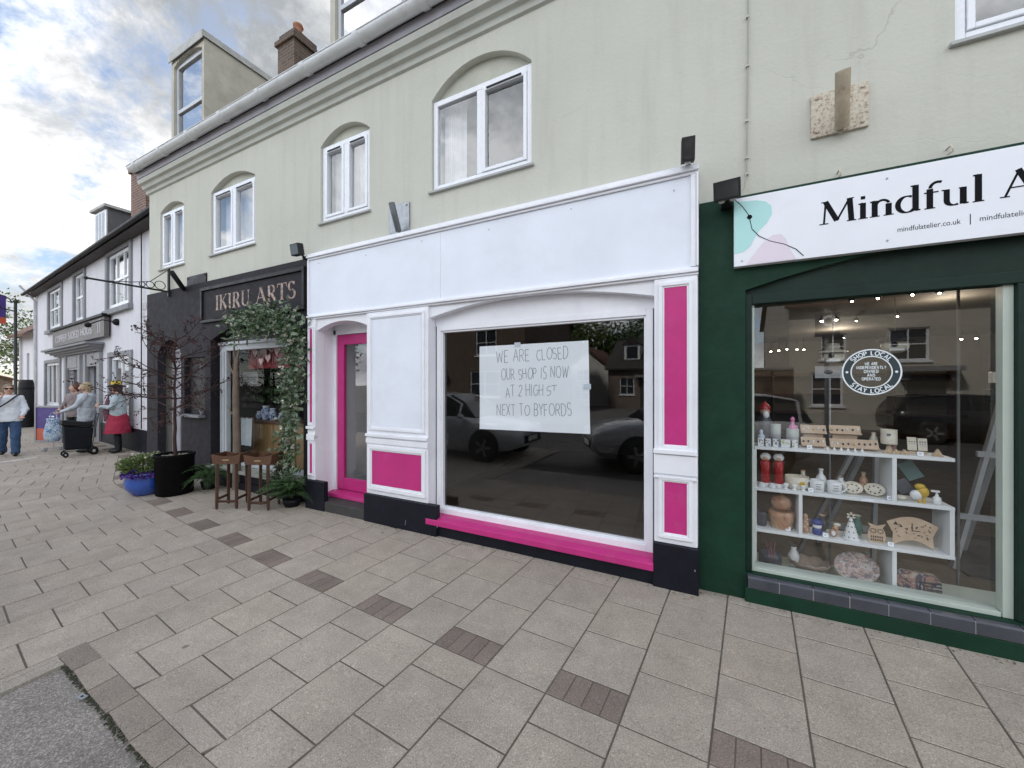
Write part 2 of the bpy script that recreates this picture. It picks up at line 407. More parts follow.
pane_glass = glass('shop window glass', tint=(.97, .98, .98), base=.125); dim_glass = glass('plain shop glass', base=.02, cap=.35)
room_glass = glass('upper window glass', base=.2, wob=.12)
copper = M('copper leaf lettering', (.21, .15, .125), .35, .8, 25, .1, metal=.9)
ink = M('black sign vinyl', (.008, .009, .011), .7, .05, 4, 0, spec=.08)
paper = M('white paper', (.88, .92, .97), .8, .03, 3, .25, 8)
marker = M('pencil grey marker', (.16, .18, .22), .7, .1, 8, 0)
sign_white = M('white sign panel', (.80, .82, .87), .35, .03, 2, 0, dirt=.15, dirtcol=(.6, .62, .66))
curtain_m = M('net curtain', (.66, .66, .68), .85, .06, 3, 0)
wood_dark = mat_wood('dark stained wood', (.04, .016, .009), (.085, .036, .02))
wood_tray = mat_wood('worn brown wood', (.06, .027, .014), (.14, .068, .036))
wood_pale = mat_wood('pale plywood', (.46, .34, .235), (.56, .43, .31), 5, (3, 3, 3), .6)
wood_counter = mat_wood('oiled oak boards', (.2, .12, .05), (.3, .19, .085), 5, (10, 1, 1), .5)
skin = M('skin', (.52, .31, .23), .55, .06, 10, 0)
rust = mat_rust('flaking rusty paint')
# ================================================================== GROUND
def yrow(s):
    pts = [(-60, 5.6), (-12, .35), (-9, -.66), (-5.61, -1.045), (-4.835, -1.116), (-4.0, -1.205), (-3.237, -1.279), (-2.432, -1.33), (-1.623, -1.38), (-.836, -1.422), (-.003, -1.454), (9, -1.9)]
    for (a, b), (c, d) in zip(pts, pts[1:]):
        if s <= c: return b + (d - b) * (s - a) / (c - a)
    return pts[-1][1]
def pv(s, t): return (s + .09 * t, yrow(s) + t)
slab_m = mat_slab('concrete paving slabs'); asph = mat_asphalt('worn asphalt', .22, (1.06, .96, .86)); joint_m = M('dark joint sand', (.105, .09, .072), .95, .3, 9, .3)
def add_ground():
    g = MB(); n = 24
    g.add([(-400, -400, -.45), (400, -400, -.45), (400, 400, -.45), (-400, 400, -.45)], [(0, 1, 2, 3)])
    tag(g.build('ground', M('bare ground', (.12, .11, .09), .9, .2, .3)), kind='structure')
    r = MB(); r.add([(-120, -3.7, -.142), (60, -3.7, -.142), (60, .3, -.02), (-120, .3, -.02), (-120, -40, -.15), (60, -40, -.15)], [(0, 1, 2, 3), (4, 5, 1, 0)]); r.m[1] = 1
    tag(r.build('road', [asph, mat_asphalt('dark street asphalt', .05)]), kind='structure')
    j = MB(); j.add([(-40, -6, -.1330), (-3.66, -6, -.1330), (-3.66, -3.7, -.1330), (-40, -3.7, -.1330), (-3.66, -2.44, -.0889), (-40, -2.44, -.0889), (9, -2.44, -.0889), (9, 0, -.0035), (-40, 0, -.0035), (9, 3, .1015), (-40, 3, .1015)],
                    [(0, 1, 2, 3), (3, 2, 4, 5), (5, 6, 7, 8), (8, 7, 9, 10)])
    tag(j.build('paving_bed', joint_m), kind='structure')
    m = MB(); cols = []
    def slab(s0, s1, t0, t1, col, g_=.0046):
        b = .004
        c = [pv(s0 + g_, t0 + g_), pv(s1 - g_, t0 + g_), pv(s1 - g_, t1 - g_), pv(s0 + g_, t1 - g_)]
        cx = sum(p[0] for p in c) / 4; cy = sum(p[1] for p in c) / 4
        if cy > 2.2 or (cx > -9.7 and cy > .35): return
        if cx > -3.72 and min(p[0] for p in c) > -3.68 and max(p[1] for p in c) < kerb_back(cx) + .03: return
        if cy < -2.47 and min(p[0] for p in c) < -3.68:
            c = [(min(x, -3.668), y) for x, y in c]
        elif cx > -3.75 and cy < -3: return
        cx = sum(p[0] for p in c) / 4
        # trim to the kerb
        if min(p[0] for p in c) > -3.7: c = [(x, max(y, kerb_back(x))) for x, y in c]
        dz = rnd.gauss(0, .0006); tx = rnd.gauss(0, .002); ty = rnd.gauss(0, .002)
        Z = lambda x, y: gz(y) + dz + (x - cx) * tx + (y - cy) * ty
        top = []
        for x, y in c:
            dx = cx - x; dy = cy - y; L = math.hypot(dx, dy) or 1
            top.append((x + dx / L * b, y + dy / L * b, Z(x, y)))
        mid = [(x, y, Z(x, y) - .003) for x, y in c]; bot = [(x, y, Z(x, y) - .03) for x, y in c]
        m.add(top + mid + bot, [(0, 1, 2, 3)] + [(i + 4, (i + 1) % 4 + 4, (i + 1) % 4, i) for i in range(4)] + [(i + 8, (i + 1) % 4 + 8, (i + 1) % 4 + 4, i + 4) for i in range(4)])
        for _ in range(9): cols.append(col)
    def grey():
        v = rnd.gauss(1, .028); wv = rnd.gauss(0, .008)
        return (.368 * v + wv * .2, .320 * v, .266 * v - wv * .2)
    def brown():
        v = rnd.gauss(1, .09); return (.205 * v, .165 * v, .138 * v)
    for k in range(-76, 20):
        s0, s1 = .4 * k, .4 * (k + 1); even = k % 2 == 0
        t = 0.0
        if even:
            for q in range(4): slab(s0 + .1 * q + .002 * (q == 0), s0 + .1 * (q + 1) - .002 * (q == 3), 0.003, .197, brown(), .0022)
            t = .2
        while True:
            if pv(s0, t)[1] > 2.1: break
            slab(s0, s1, t, t + .4, grey()); t += .4
        t = 0.0
        if even: slab(s0, s1, -.2, 0, grey()); t = -.2
        lim = -2.6 if s0 > -3.4 else -5.9
        while pv(s0, t)[1] > lim: slab(s0, s1, t - .4, t, grey()); t -= .4
    tag(m.build('pavement', slab_m, cols=cols), kind='structure')
    # flush kerb of old concrete blocks round the bay
    kb = MB(); x = -3.73; kc = []
    while x < 9:
        L = rnd.uniform(.28, .34) if x > -3 else .3
        y1 = kerb_back(x); y0 = y1 - .135
        a = [(x + .004, y0 + rnd.uniform(-.008, .008)), (x + L - .004, y0 - .03 * L + rnd.uniform(-.008, .008)), (x + L - .004, kerb_back(x + L) - .006), (x + .004, y1 - .006)]
        top = [(p[0], p[1], gz(p[1]) + .002) for p in a]; bot = [(p[0], p[1], gz(p[1]) - .08) for p in a]
        kb.add(top + bot, [(0, 1, 2, 3)] + [(i + 4, (i + 1) % 4 + 4, (i + 1) % 4, i) for i in range(4)])
        v = rnd.gauss(1, .08); kc += [(.27 * v, .23 * v, .19 * v)] * 5; x += L
    for y in [-2.53 - .4 * i for i in range(9)]:
        a = [(-3.66, y - .39), (-3.56, y - .39), (-3.56, y), (-3.66, y)]
        top = [(p[0], p[1], gz(p[1]) + .001) for p in a]; bot = [(p[0], p[1], gz(p[1]) - .08) for p in a]
        kb.add(top + bot, [(0, 1, 2, 3)] + [(i + 4, (i + 1) % 4 + 4, (i + 1) % 4, i) for i in range(4)])
        v = rnd.gauss(1, .08); kc += [(.33 * v, .295 * v, .25 * v)] * 5
    tag(kb.build('kerb', slab_m, cols=kc), kind='structure')
    # moss and grit packed in the joint along the kerb
    mo = MB()
    for i in range(420):
        x = -3.55 + rnd.random() ** 1.2 * 2.4; y = kerb_back(x) - .145 + rnd.gauss(0, .007); z = gz(y) - .002
        r = rnd.uniform(.003, .009); mo.ball((x, y, z), (r, r, r * .6), 5, 3)
    tag(mo.build('kerb_moss', M('dark moss', (.035, .04, .02), .95, .3, 40)), 'dark moss packed in the joint between kerb and asphalt', 'moss', kind='stuff')
    tg = MB(); p = atg(82, 697); tg.obox((p.x, p.y, gz(p.y) + .002), (.03, .014, .002), Matrix.Rotation(.15, 3, 'Z')); 
    tg.lathe([(.006, 0), (.006, .002)], (p.x, p.y, gz(p.y) + .0045), 10, 1)
    tag(tg.build('survey_plate', [galv, black], loc=(p.x, p.y, gz(p.y))), 'small metal plate fixed in the asphalt beside the kerb', 'plate')
    pl = MB(); a = atg(-6, 463.5); b = atg(38, 457.5); pl.bar((a.x, a.y, gz(a.y) + .006), (b.x, b.y, gz(b.y) + .006), .1, .006)
    tag(pl.build('painted_line', M('worn white road paint', (.6, .6, .58), .7, .1, 30, dirt=.5)), kind='structure')
def kerb_back(x): return -2.385 - .06 * max(0, min(1, (x + 3.75) / 1.5)) - .012 * max(0, x + 2.25)
add_ground()

# ================================================================== MAIN BUILDING
XL, XR, YW = -9.83, 7.0, .12
def arch_poly(x0, x1, zb, zs, zc, n=14):
    p = [(x0, zb), (x1, zb), (x1, zs)]
    cx = (x0 + x1) / 2; h = zc - zs; c = (x1 - x0) / 2; Rr = (c * c + h * h) / (2 * h); a0 = math.asin(min(1, c / Rr))
    for i in range(1, n): 
        a = a0 - 2 * a0 * i / n; p.append((cx + Rr * math.sin(a), zc - Rr + Rr * math.cos(a)))
    p.append((x0, zs)); return p
UPW = [(-9.385, -8.477, 3.83, 4.92, 5.05), (-7.562, -6.283, 3.83, 4.91, 5.09), (-4.745, -3.817, 3.84, 4.90, 5.08), (-2.83, -1.576, 3.84, 4.89, 5.17), (1.417, 2.67, 3.84, 4.89, 5.17), (4.2, 5.4, 3.84, 4.89, 5.17)]
bld = thing('terraced_building', 'pale green rendered terrace over three shopfronts with arched upper windows and roof dormers', 'building', (-4, .12, 0))
def build_main():
    m = MB()
    holes = [arch_poly(*wd) for wd in UPW]
    # shop openings behind the three fronts
    holes += [[(-9.6, -.1), (-9.6, 3.1), (-5.02, 3.1), (-5.02, -.1)], [(-4.72, -.1), (-4.72, 3.2), (-.1, 3.2), (-.1, -.1)], [(.02, -.1), (.02, 2.95), (5.2, 2.95), (5.2, -.1)]]
    m.holed([(XL, -.3), (XR, -.3), (XR, 5.72), (XL, 5.72)], holes, YW, .25)
    m.box(XL, XL + .25, YW + .002, 9, -.3, 5.7); m.box(XR - .25, XR, YW + .002, 9, -.3, 5.7); m.box(XL, XR, 8.7, 9, -.3, 5.7)
    m.box(XL + .25, XR - .25, .38, 8.7, 3.25, 3.45)      # floor between shop and upper rooms
    m.box(XL + .25, XR - .25, .38, 8.7, 5.5, 5.6)
    # gable ends
    for x in (XL, XR - .25): m.add([(x, .0, 5.7), (x, 9, 5.7), (x, 4.5, 10.1), (x + .25, 0, 5.7), (x + .25, 9, 5.7), (x + .25, 4.5, 10.1)], [(0, 2, 1), (3, 4, 5), (0, 3, 5, 2), (1, 2, 5, 4)])
    m.build('wall', render_green, bld)
    inn = MB(); inn.box(XL + .26, XR - .26, 3.2, 3.3, 3.45, 5.5)
    for x in (-7.95, -5.4, -3.4, -.2, 3.4): inn.box(x, x + .1, .4, 3.2, 3.45, 5.5)
    inn.build('room_partition', sage_dark, bld)
    # cornice: stepped mouldings swept along the wall
    prof = [(YW + .004, 5.37), (YW - .03, 5.385), (YW - .04, 5.43), (YW - .045, 5.44), (YW - .085, 5.455), (YW - .10, 5.50), (YW - .105, 5.515), (YW - .15, 5.53), (YW - .165, 5.585), (YW - .165, 5.60), (YW - .15, 5.61), (YW + .004, 5.72)]
    c = MB(); n = len(prof); a = [(XL - .06, y, z) for y, z in prof]; b = [(XR, y, z) for y, z in prof]
    c.add(a + b, [(i, n + i, n + (i + 1) % n, (i + 1) % n) for i in range(n)] + [tuple(range(n)), tuple(range(2 * n - 1, n - 1, -1))])
    c.build('cornice', M('painted cornice', (.50, .51, .46), .8, .08, 2, .25, 30, dirt=.35, dirtcol=(.3, .29, .25)), bld)
    f = MB(); f.box(XL - .06, XR, YW - .17, YW - .15, 5.615, 5.80); f.build('fascia_board', M('weathered lilac fascia', (.36, .35, .38), .7, .12, 2, .2, dirt=.3), bld)
    # half-round gutter with collars
    yg, zg, rg = YW - .255, 5.79, .082
    g = MB(); pr = [(yg + rg * math.cos(t), zg + rg * math.sin(t)) for t in [PI + PI * i / 10 for i in range(11)]]
    pr += [(yg + (rg - .006) * math.cos(t), zg + .001 + (rg - .006) * math.sin(t)) for t in [2 * PI - PI * i / 10 for i in range(11)]]
    n = len(pr); a = [(XL - .04, y, z) for y, z in pr]; b = [(XR, y, z) for y, z in pr]
    g.add(a + b, [(i, n + i, n + (i + 1) % n, (i + 1) % n) for i in range(n)], 0, True)
    g.add([(XL - .04, y, z) for y, z in pr[:11]], [tuple(range(11))])
    g.tube([(XL - .04, yg - rg, zg), (XR, yg - rg, zg)], .008, 6)
    gu = g.build('gutter', gutter_m, bld)
    x = XL + .25
    while x < 3:
        k = MB(); q = [(yg + (rg + .012) * math.cos(t), zg + (rg + .012) * math.sin(t)) for t in [PI + PI * i / 10 for i in range(11)]]
        wdt = .04
        k.add([(x - wdt, y, z) for y, z in q] + [(x + wdt, y, z) for y, z in q], [(i, 11 + i, 12 + i, i + 1) for i in range(10)], 0, True)
        k.add([(x - wdt, y, z) for y, z in q] + [(x - wdt, yg + rg * math.cos(PI + PI * i / 10), zg + rg * math.sin(PI + PI * i / 10)) for i in range(11)], [(i, i + 1, 12 + i, 11 + i) for i in range(10)])
        k.add([(x + wdt, y, z) for y, z in q] + [(x + wdt, yg + rg * math.cos(PI + PI * i / 10), zg + rg * math.sin(PI + PI * i / 10)) for i in range(11)], [(i, 11 + i, 12 + i, i + 1) for i in range(10)])
        k.box(x - .02, x + .02, yg + rg - .01, YW - .171, zg - .04, zg - .01)
        k.build('gutter_bracket', gutter_m, gu); x += .98
    # roof
    r = MB(); r.add([(XL - .1, -.12, 5.82), (XR, -.12, 5.82), (XR, 4.5, 10.2), (XL - .1, 4.5, 10.2), (XL - .1, 9.1, 5.82), (XR, 9.1, 5.82),
                     (XL - .1, -.12, 5.74), (XR, -.12, 5.74), (XL - .1, 9.1, 5.74), (XR, 9.1, 5.74)],
                    [(0, 1, 2, 3), (3, 2, 5, 4), (6, 7, 1, 0), (4, 5, 9, 8), (8, 9, 7, 6)]); r.build('roof', roof_dark, bld)
    # windows
    for i, (x0, x1, zb, zs, zc) in enumerate(UPW):
        yf = YW + .03; fw = .062
        if i == 5: continue
        inf = MB(); inf.prism([(x, z) for x, z in arch_poly(x0 + .002, x1 - .002, zs + .004, zs + .01, zc - .002)], yf + .05, yf + .12)
        fr = MB()
        for a in ((x0 + .003, x0 + fw, zb + .02, zs), (x1 - fw, x1 - .003, zb + .02, zs), (x0 + fw, x1 - fw, zb + .02, zb + fw + .02), (x0 + fw, x1 - fw, zs - fw, zs)): fr.box(a[0], a[1], yf, yf + .07, a[2], a[3])
        xm = (x0 + x1) / 2; mw = .035
        fr.box(xm - mw, xm + mw, yf, yf + .07, zb + fw + .02, zs - fw)
        # opening lights stand proud
        lights = [(x0 + fw, xm - mw), (xm + mw, x1 - fw)]
        z0, z1 = zb + fw + .02, zs - fw; b = .04
        for li, (a0, a1) in enumerate(lights):
            if li == 0 and i in (3,): continue
            for q in ((a0 + .002, a0 + b, z0 + .002, z1 - .002), (a1 - b, a1 - .002, z0 + .002, z1 - .002), (a0 + b, a1 - b, z0 + .002, z0 + b), (a0 + b, a1 - b, z1 - b, z1 - .002)): fr.box(q[0], q[1], yf - .012, yf + .06, q[2], q[3])
        W = fr.build('window', upvc, bld, bevel=.006)
        if i in (0, 1, 2, 3):
            for lo in (lights if i < 3 else lights[1:]):
                tv = MB(); tv.box(lo[0] + .06, lo[1] - .06, yf - .022, yf - .0125, z1 - .028, z1 - .012)
                tv.build('trickle_vent', dark_grey, W)
        inf.build('arch_infill', M('arch infill render', (.46, .465, .395), .85, .1, 5, .3, 40), W)
        p = MB(); p.add([(x0 + fw, yf + .03, z0), (x1 - fw, yf + .03, z0), (x1 - fw, yf + .03, z1), (x0 + fw, yf + .03, z1)], [(0, 1, 2, 3)]); p.build('pane', room_glass, W)
        sl_ = MB(); sl_.prism([(YW - .035, zb - .015), (YW + .1, zb - .015), (YW + .1, zb + .021), (YW - .035, zb + .006)], x0 - .03, x1 + .03, M=Matrix(((0, 1, 0), (1, 0, 0), (0, 0, 1)))); sl_.build('sill', M('grey painted sill', (.42, .43, .42), .7, .1, 5), W)
        # net curtain, gathered
        cu = MB(); N = 60; ext = [(x0 + .05, x1 - .05)] if i != 3 else [(x0 + .05, x0 + .36)]
        for e0, e1 in ext:
            vs = []
            for q in range(N + 1):
                x = e0 + (e1 - e0) * q / N; y = yf + .16 + .014 * math.sin(q * 1.1 + i) + .006 * math.sin(q * 2.7); vs += [(x, y, zb), (x, y, zs)]
            cu.add(vs, [(2 * q, 2 * q + 2, 2 * q + 3, 2 * q + 1) for q in range(N)], 0, True)
        if i != 4: cu.build('curtain', curtain_m, W)
    # dormers
    for x0, x1, first in ((-9.55, -8.32, 1), (-4.86, -3.42, 0)):
        yd, zt, z0 = .36, 8.12, 5.95
        d = MB(); 
        d.holed([(x0, z0), (x1, z0), (x1, zt), (x0, zt)], [arch_poly(x0 + .10, x1 - .07, z0 + .35, zt - .2, zt - .08)], yd, .2)
        for x in (x0, x1 - .08): d.add([(x, yd + .001, z0), (x + .08, yd + .001, z0), (x + .08, yd + .001, zt), (x, yd + .001, zt), (x, 3.2, z0), (x + .08, 3.2, z0), (x + .08, 3.2, zt + .0), (x, 3.2, zt + .0)], [(0, 4, 7, 3), (1, 2, 6, 5), (4, 5, 6, 7), (3, 7, 6, 2)])
        D = d.build('dormer', dorm_cheek, bld)
        rf = MB(); rf.box(x0 - .02, x1 + .02, yd - .03, 3.3, zt, zt + .05); rf.box(x0 - .025, x1 + .025, yd - .045, yd - .031, zt - .09, zt + .07); rf.box(x1 + .021, x1 + .035, yd - .03, 3.3, zt - .05, zt + .065)
        rf.build('dormer_roof', lead, D)
        fr = MB(); a0, a1, b0, b1 = x0 + .105, x1 - .075, z0 + .36, zt - .17; yf = yd + .045; f = .055
        for q in ((a0, a0 + f, b0, b1), (a1 - f, a1, b0, b1), (a0 + f, a1 - f, b0, b0 + f), (a0 + f, a1 - f, b1 - f, b1), (a0 + f, a1 - f, (b0 + b1) / 2 - .12, (b0 + b1) / 2 - .05)): fr.box(q[0], q[1], yf, yf + .06, q[2], q[3])
        fr.box(a0, a1, yf + .02, yf + .05, b1 + .002, zt - .09)
        fr.build('window_frame', M('aged grey window frame', (.52, .54, .57), .5, .1, 4), D, bevel=.004)
        p = MB(); p.add([(a0 + f, yf + .03, b0 + f), (a1 - f, yf + .03, b0 + f), (a1 - f, yf + .03, b1 - f), (a0 + f, yf + .03, b1 - f)], [(0, 1, 2, 3)]); p.build('pane', glass('dormer glass', base=.5) if 'dormer glass' not in MATS else MATS['dormer glass'], D)
        bk = MB(); bk.box(x0 + .1, x1 - .1, yd + .5, yd + .55, z0, zt - .05); bk.build('blind', curtain_m, D)
    # chimney behind the ridge line
    c0 = at(277, 60, 2.5); c1 = at(312, 60, 2.3)
    ch = MB(); x0, x1 = -8.92, -8.32; zt = at(296, 43, 2.4).z
    ch.box(x0, x1, 2.1, 2.7, 7.4, zt - .26); ch.box(x0 - .05, x1 + .05, 2.05, 2.75, zt - .26, zt - .16); ch.box(x0 + .02, x1 - .02, 2.12, 2.68, zt - .16, zt)
    CH = ch.build('chimney', brick_brown, bld)
    po = MB(); po.lathe([(.11, 0), (.12, .04), (.1, .1), (.09, .3), (.115, .33), (.115, .37), (.08, .37), (.07, .1)], ((x0 + x1) / 2, 2.4, zt), 16); po.build('chimney_pot', terracotta, CH)
build_main()

# ================================================================== WHITE SHOPFRONT
ws = thing('closed_shopfront', 'white panelled shopfront with bright pink panels, pink door and pink sill', 'shopfront', (-2.5, 0, 0))
def panel_frame(mb, x0, x1, z0, z1, y, w=.035, d=.018):
    """raised moulding round a panel"""
    for a in ((x0, x1, z1 - w, z1), (x0, x1, z0, z0 + w), (x0, x0 + w, z0 + w, z1 - w), (x1 - w, x1, z0 + w, z1 - w)): mb.box(a[0], a[1], y - d, y, a[2], a[3])
    e = w * .45
    for a in ((x0 + w, x1 - w, z1 - w - e, z1 - w), (x0 + w, x1 - w, z0 + w, z0 + w + e), (x0 + w, x0 + w + e, z0 + w + e, z1 - w - e), (x1 - w - e, x1 - w, z0 + w + e, z1 - w - e)): mb.box(a[0], a[1], y - d * .5, y, a[2], a[3])
def white_shop():
    # boarding behind everything with the two arched openings
    WX0, WX1 = -2.757, -.40; DX0, DX1 = -4.655, -3.70
    m = MB()
    dpoly = arch_poly(DX0, DX1, -.05, 2.36, 2.46); wpoly = arch_poly(WX0, WX1, .12, 2.385, 2.52)
    dpoly = [(DX0, -.05), (DX1, -.05)] + dpoly[2:]
    m.holed([(-4.80, -.05), (-.075, -.05), (-.075, 2.56), (-4.80, 2.56)], [dpoly, wpoly], 0.0, .11)
    m.build('timber_front', white, ws)
    # fascia and its mouldings
    f = MB(); xj = at(441, 230, 0).x; f.box(-4.79, xj - .0015, -.012, .118, 2.555, 3.31); f.box(xj + .0015, -.09, -.012, .118, 2.555, 3.31)
    f.build('fascia', board_white, ws)
    k = MB()
    for (z0, z1, d) in ((3.312, 3.335, .03), (3.336, 3.362, .052), (3.363, 3.395, .035)): k.box(-4.815, -.07, -d, .118, z0, z1)
    k.build('cornice_moulding', white, ws, bevel=.004)
    k = MB()
    for (z0, z1, d) in ((2.515, 2.535, .03), (2.536, 2.56, .05), (2.561, 2.578, .03)): k.box(-4.812, -.072, -d, .0, z0, z1)
    k.box(-.125, -.088, -.035, -.013, 2.58, 3.31); k.box(-.086, -.070, -.05, .118, 2.58, 3.31); k.box(-4.812, -4.79, -.035, .118, 2.58, 3.31)
    k.build('fascia_moulding', white, ws, bevel=.003)
    for i in range(6):
        sc = MB(); sc.lathe([(.006, 0), (.006, .003)], (-4.6 + i * .87, -.0165, 3.25 - .03 * (i % 2)), 8, M=Matrix.Rotation(R(90), 3, 'X')); sc.build('fixing_screw', galv, ws)
    # pilasters: right and left of the front
    def pil(x0, x1, panels, base):
        p = MB(); y = -.03
        p.box(x0, x1, y, -.001, .355, 2.51); p.box(x0 - .002, x1 + .004, y - .025, y - .001, .885, .905); p.box(x0 - .002, x1 + .004, y - .018, y - .001, .92, 1.075); p.box(x0 - .004, x1 + .006, y - .034, y - .001, 1.085, 1.12)
        for z0, z1 in panels: panel_frame(p, x0 + .035, x1 - .03, z0, z1, y, .03, .02)
        P = p.build('pilaster', white, ws, bevel=.003)
        q = MB()
        for z0, z1 in panels: q.box(x0 + .075, x1 - .07, y - .006, y - .0005, z0 + .04, z1 - .04)
        q.build('pink_panel', pink, P)
        b = MB(); b.box(x0 - .006, x1 + .012, -.065, -.001, -.03, .353); b.build('plinth_block', navy, P, bevel=.004)
    pil(-.40, -.08, [(1.10 + .015, 2.475), (.40, .90)], 0)
    # narrow left pilaster
    p = MB(); x0, x1 = -4.81, -4.655
    p.box(x0, x1, -.03, -.001, .375, 2.51); p.box(x0, x1 + .004, -.05, -.031, .9, .98); p.box(x0, x1 + .004, -.06, -.031, 1.05, 1.085)
    for z0, z1 in ((1.10, 2.42), (.42, .89)): panel_frame(p, x0 + .02, x1 - .02, z0, z1, -.03, .022, .016)
    P = p.build('pilaster', white, ws, bevel=.003)
    q = MB()
    for z0, z1 in ((1.10, 2.42), (.42, .89)): q.box(x0 + .056, x1 - .056, -.036, -.0305, z0 + .04, z1 - .04)
    q.build('pink_panel', pink, P)
    b = MB(); b.box(x0, x1 + .22, -.065, -.001, -.03, .373); b.build('plinth_block', navy, P, bevel=.004)
    # panelled pier between door and window
    p = MB(); x0, x1 = -3.70, -2.757
    p.box(x0, x1, -.03, -.001, .33, 2.51); panel_frame(p, x0 + .045, x1 - .045, 1.10, 2.47, -.03, .03, .02)
    p.box(x0, x1 + .004, -.048, -.031, .94, 1.0); p.box(x0, x1 + .004, -.06, -.031, 1.02, 1.055); panel_frame(p, x0 + .03, x1 - .03, .385, .915, -.03, .042, .022)
    P = p.build('panelled_pier', white, ws, bevel=.003)
    q = MB(); q.box(x0 + .095, x1 - .095, -.036, -.0305, .45, .85); q.build('pink_panel', pink, P)
    q = MB(); q.box(x0 + .095, x1 - .095, -.034, -.0305, 1.15, 2.42); q.build('upper_panel', board_white, P)
    b = MB(); b.box(x0 - .01, x1 + .14, -.068, -.001, -.03, .328); b.build('plinth_block', navy, P, bevel=.004)
    # window
    yf = .09
    fr = MB(); x0, x1, z0, z1 = -2.735, -.425, .20, 2.30; f = .055
    for a in ((x0, x0 + f, z0, z1), (x1 - f, x1, z0, z1), (x0 + f, x1 - f, z0, z0 + .06), (x0 + f, x1 - f, z1 - f, z1)): fr.box(a[0], a[1], yf, yf + .07, a[2], a[3])
    bd = .02
    for a in ((x0 + f, x0 + f + bd, z0 + .06, z1 - f), (x1 - f - bd, x1 - f, z0 + .06, z1 - f), (x0 + f + bd, x1 - f - bd, z0 + .06, z0 + .06 + bd), (x0 + f + bd, x1 - f - bd, z1 - f - bd, z1 - f)): fr.box(a[0], a[1], yf + .015, yf + .06, a[2], a[3])
    W = fr.build('window', white, ws, bevel=.004)
    sp = MB(); sp.prism(arch_poly(WX0 + .002, WX1 - .002, z1 + .002, 2.386, 2.518), yf + .01, yf + .06); sp.build('arch_spandrel', white, W)
    g = MB(); g.add([(x0 + f, yf + .05, z0 + .06), (x1 - f, yf + .05, z0 + .06), (x1 - f, yf + .05, z1 - f), (x0 + f, yf + .05, z1 - f)], [(0, 1, 2, 3)]); g.build('pane', pane_glass, W)
    s = MB(); s.prism([(-.075, .118), (.16, .118), (.16, .207), (-.0, .199), (-.075, .178)], -2.757, -.403, M=Matrix(((0, 1, 0), (1, 0, 0), (0, 0, 1)))); s.build('pink_sill', pink, ws, bevel=.006)
    s = MB(); s.box(-2.757, -.41, -.035, .1, -.03, .116); s.build('stall_riser', navy, ws)
    # door set back in its recess
    yd = .27
    sd_ = MB(); sd_.box(DX0 - .03, DX0 - .001, .112, yd + .06, .0, 2.6); sd_.box(DX1 + .001, DX1 + .03, .112, yd + .06, 0, 2.6); sd_.box(DX0, DX1, .112, yd + .06, 2.462, 2.6)
    sd_.build('door_reveal', white, ws)
    fr = MB(); fr.box(DX0, DX0 + .05, yd - .02, yd + .05, .13, 2.40); fr.box(DX1 - .05, DX1, yd - .02, yd + .05, .13, 2.40); fr.box(DX0, DX1, yd - .02, yd + .05, 2.33, 2.47)
    fr.build('door_frame', white, ws, bevel=.004)
    d = MB(); a0, a1 = DX0 + .052, DX1 - .052
    for a in ((a0, a0 + .13, .2, 2.325), (a1 - .13, a1, .2, 2.325), (a0 + .13, a1 - .13, 2.19, 2.325), (a0 + .13, a1 - .13, .2, .36)): d.box(a[0], a[1], yd, yd + .045, a[2], a[3])
    D = d.build('door', pink, ws, bevel=.005)
    g = MB(); g.add([(a0 + .13, yd + .03, .36), (a1 - .13, yd + .03, .36), (a1 - .13, yd + .03, 2.19), (a0 + .13, yd + .03, 2.19)], [(0, 1, 2, 3)]); g.build('pane', pane_glass, D)
    t = MB(); t.prism([(yd - .14, .125), (yd + .06, .125), (yd + .06, .198), (yd - .13, .17)], DX0, DX1, M=Matrix(((0, 1, 0), (1, 0, 0), (0, 0, 1)))); t.build('pink_threshold', pink, ws, bevel=.006)
    st = MB(); st.box(-4.58, DX1 - .012, -.055, yd - .02, -.03, .122); st.build('doorstep', M('dark stone step', (.04, .038, .037), .75, .2, 7, .4, dirt=.3, dirtcol=(.13, .125, .115)), ws, bevel=.01)
    lb = MB(); lb.box(DX0 + .03, DX0 + .2, .112 - .0, .2, .124, .33); 
    # empty unlit shop behind the glass
    X0, X1, Y1 = -4.72, -.12, 5.2
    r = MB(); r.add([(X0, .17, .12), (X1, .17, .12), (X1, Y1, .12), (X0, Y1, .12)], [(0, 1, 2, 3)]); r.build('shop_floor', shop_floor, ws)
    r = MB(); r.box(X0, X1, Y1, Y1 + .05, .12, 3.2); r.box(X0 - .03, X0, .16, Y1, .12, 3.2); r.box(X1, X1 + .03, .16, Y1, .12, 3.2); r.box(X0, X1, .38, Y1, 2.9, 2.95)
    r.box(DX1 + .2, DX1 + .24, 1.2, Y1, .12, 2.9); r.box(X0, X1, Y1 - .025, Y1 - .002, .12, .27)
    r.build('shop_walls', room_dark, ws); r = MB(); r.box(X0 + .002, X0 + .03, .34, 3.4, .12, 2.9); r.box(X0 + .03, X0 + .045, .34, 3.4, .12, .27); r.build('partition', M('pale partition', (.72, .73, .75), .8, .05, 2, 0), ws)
white_shop()

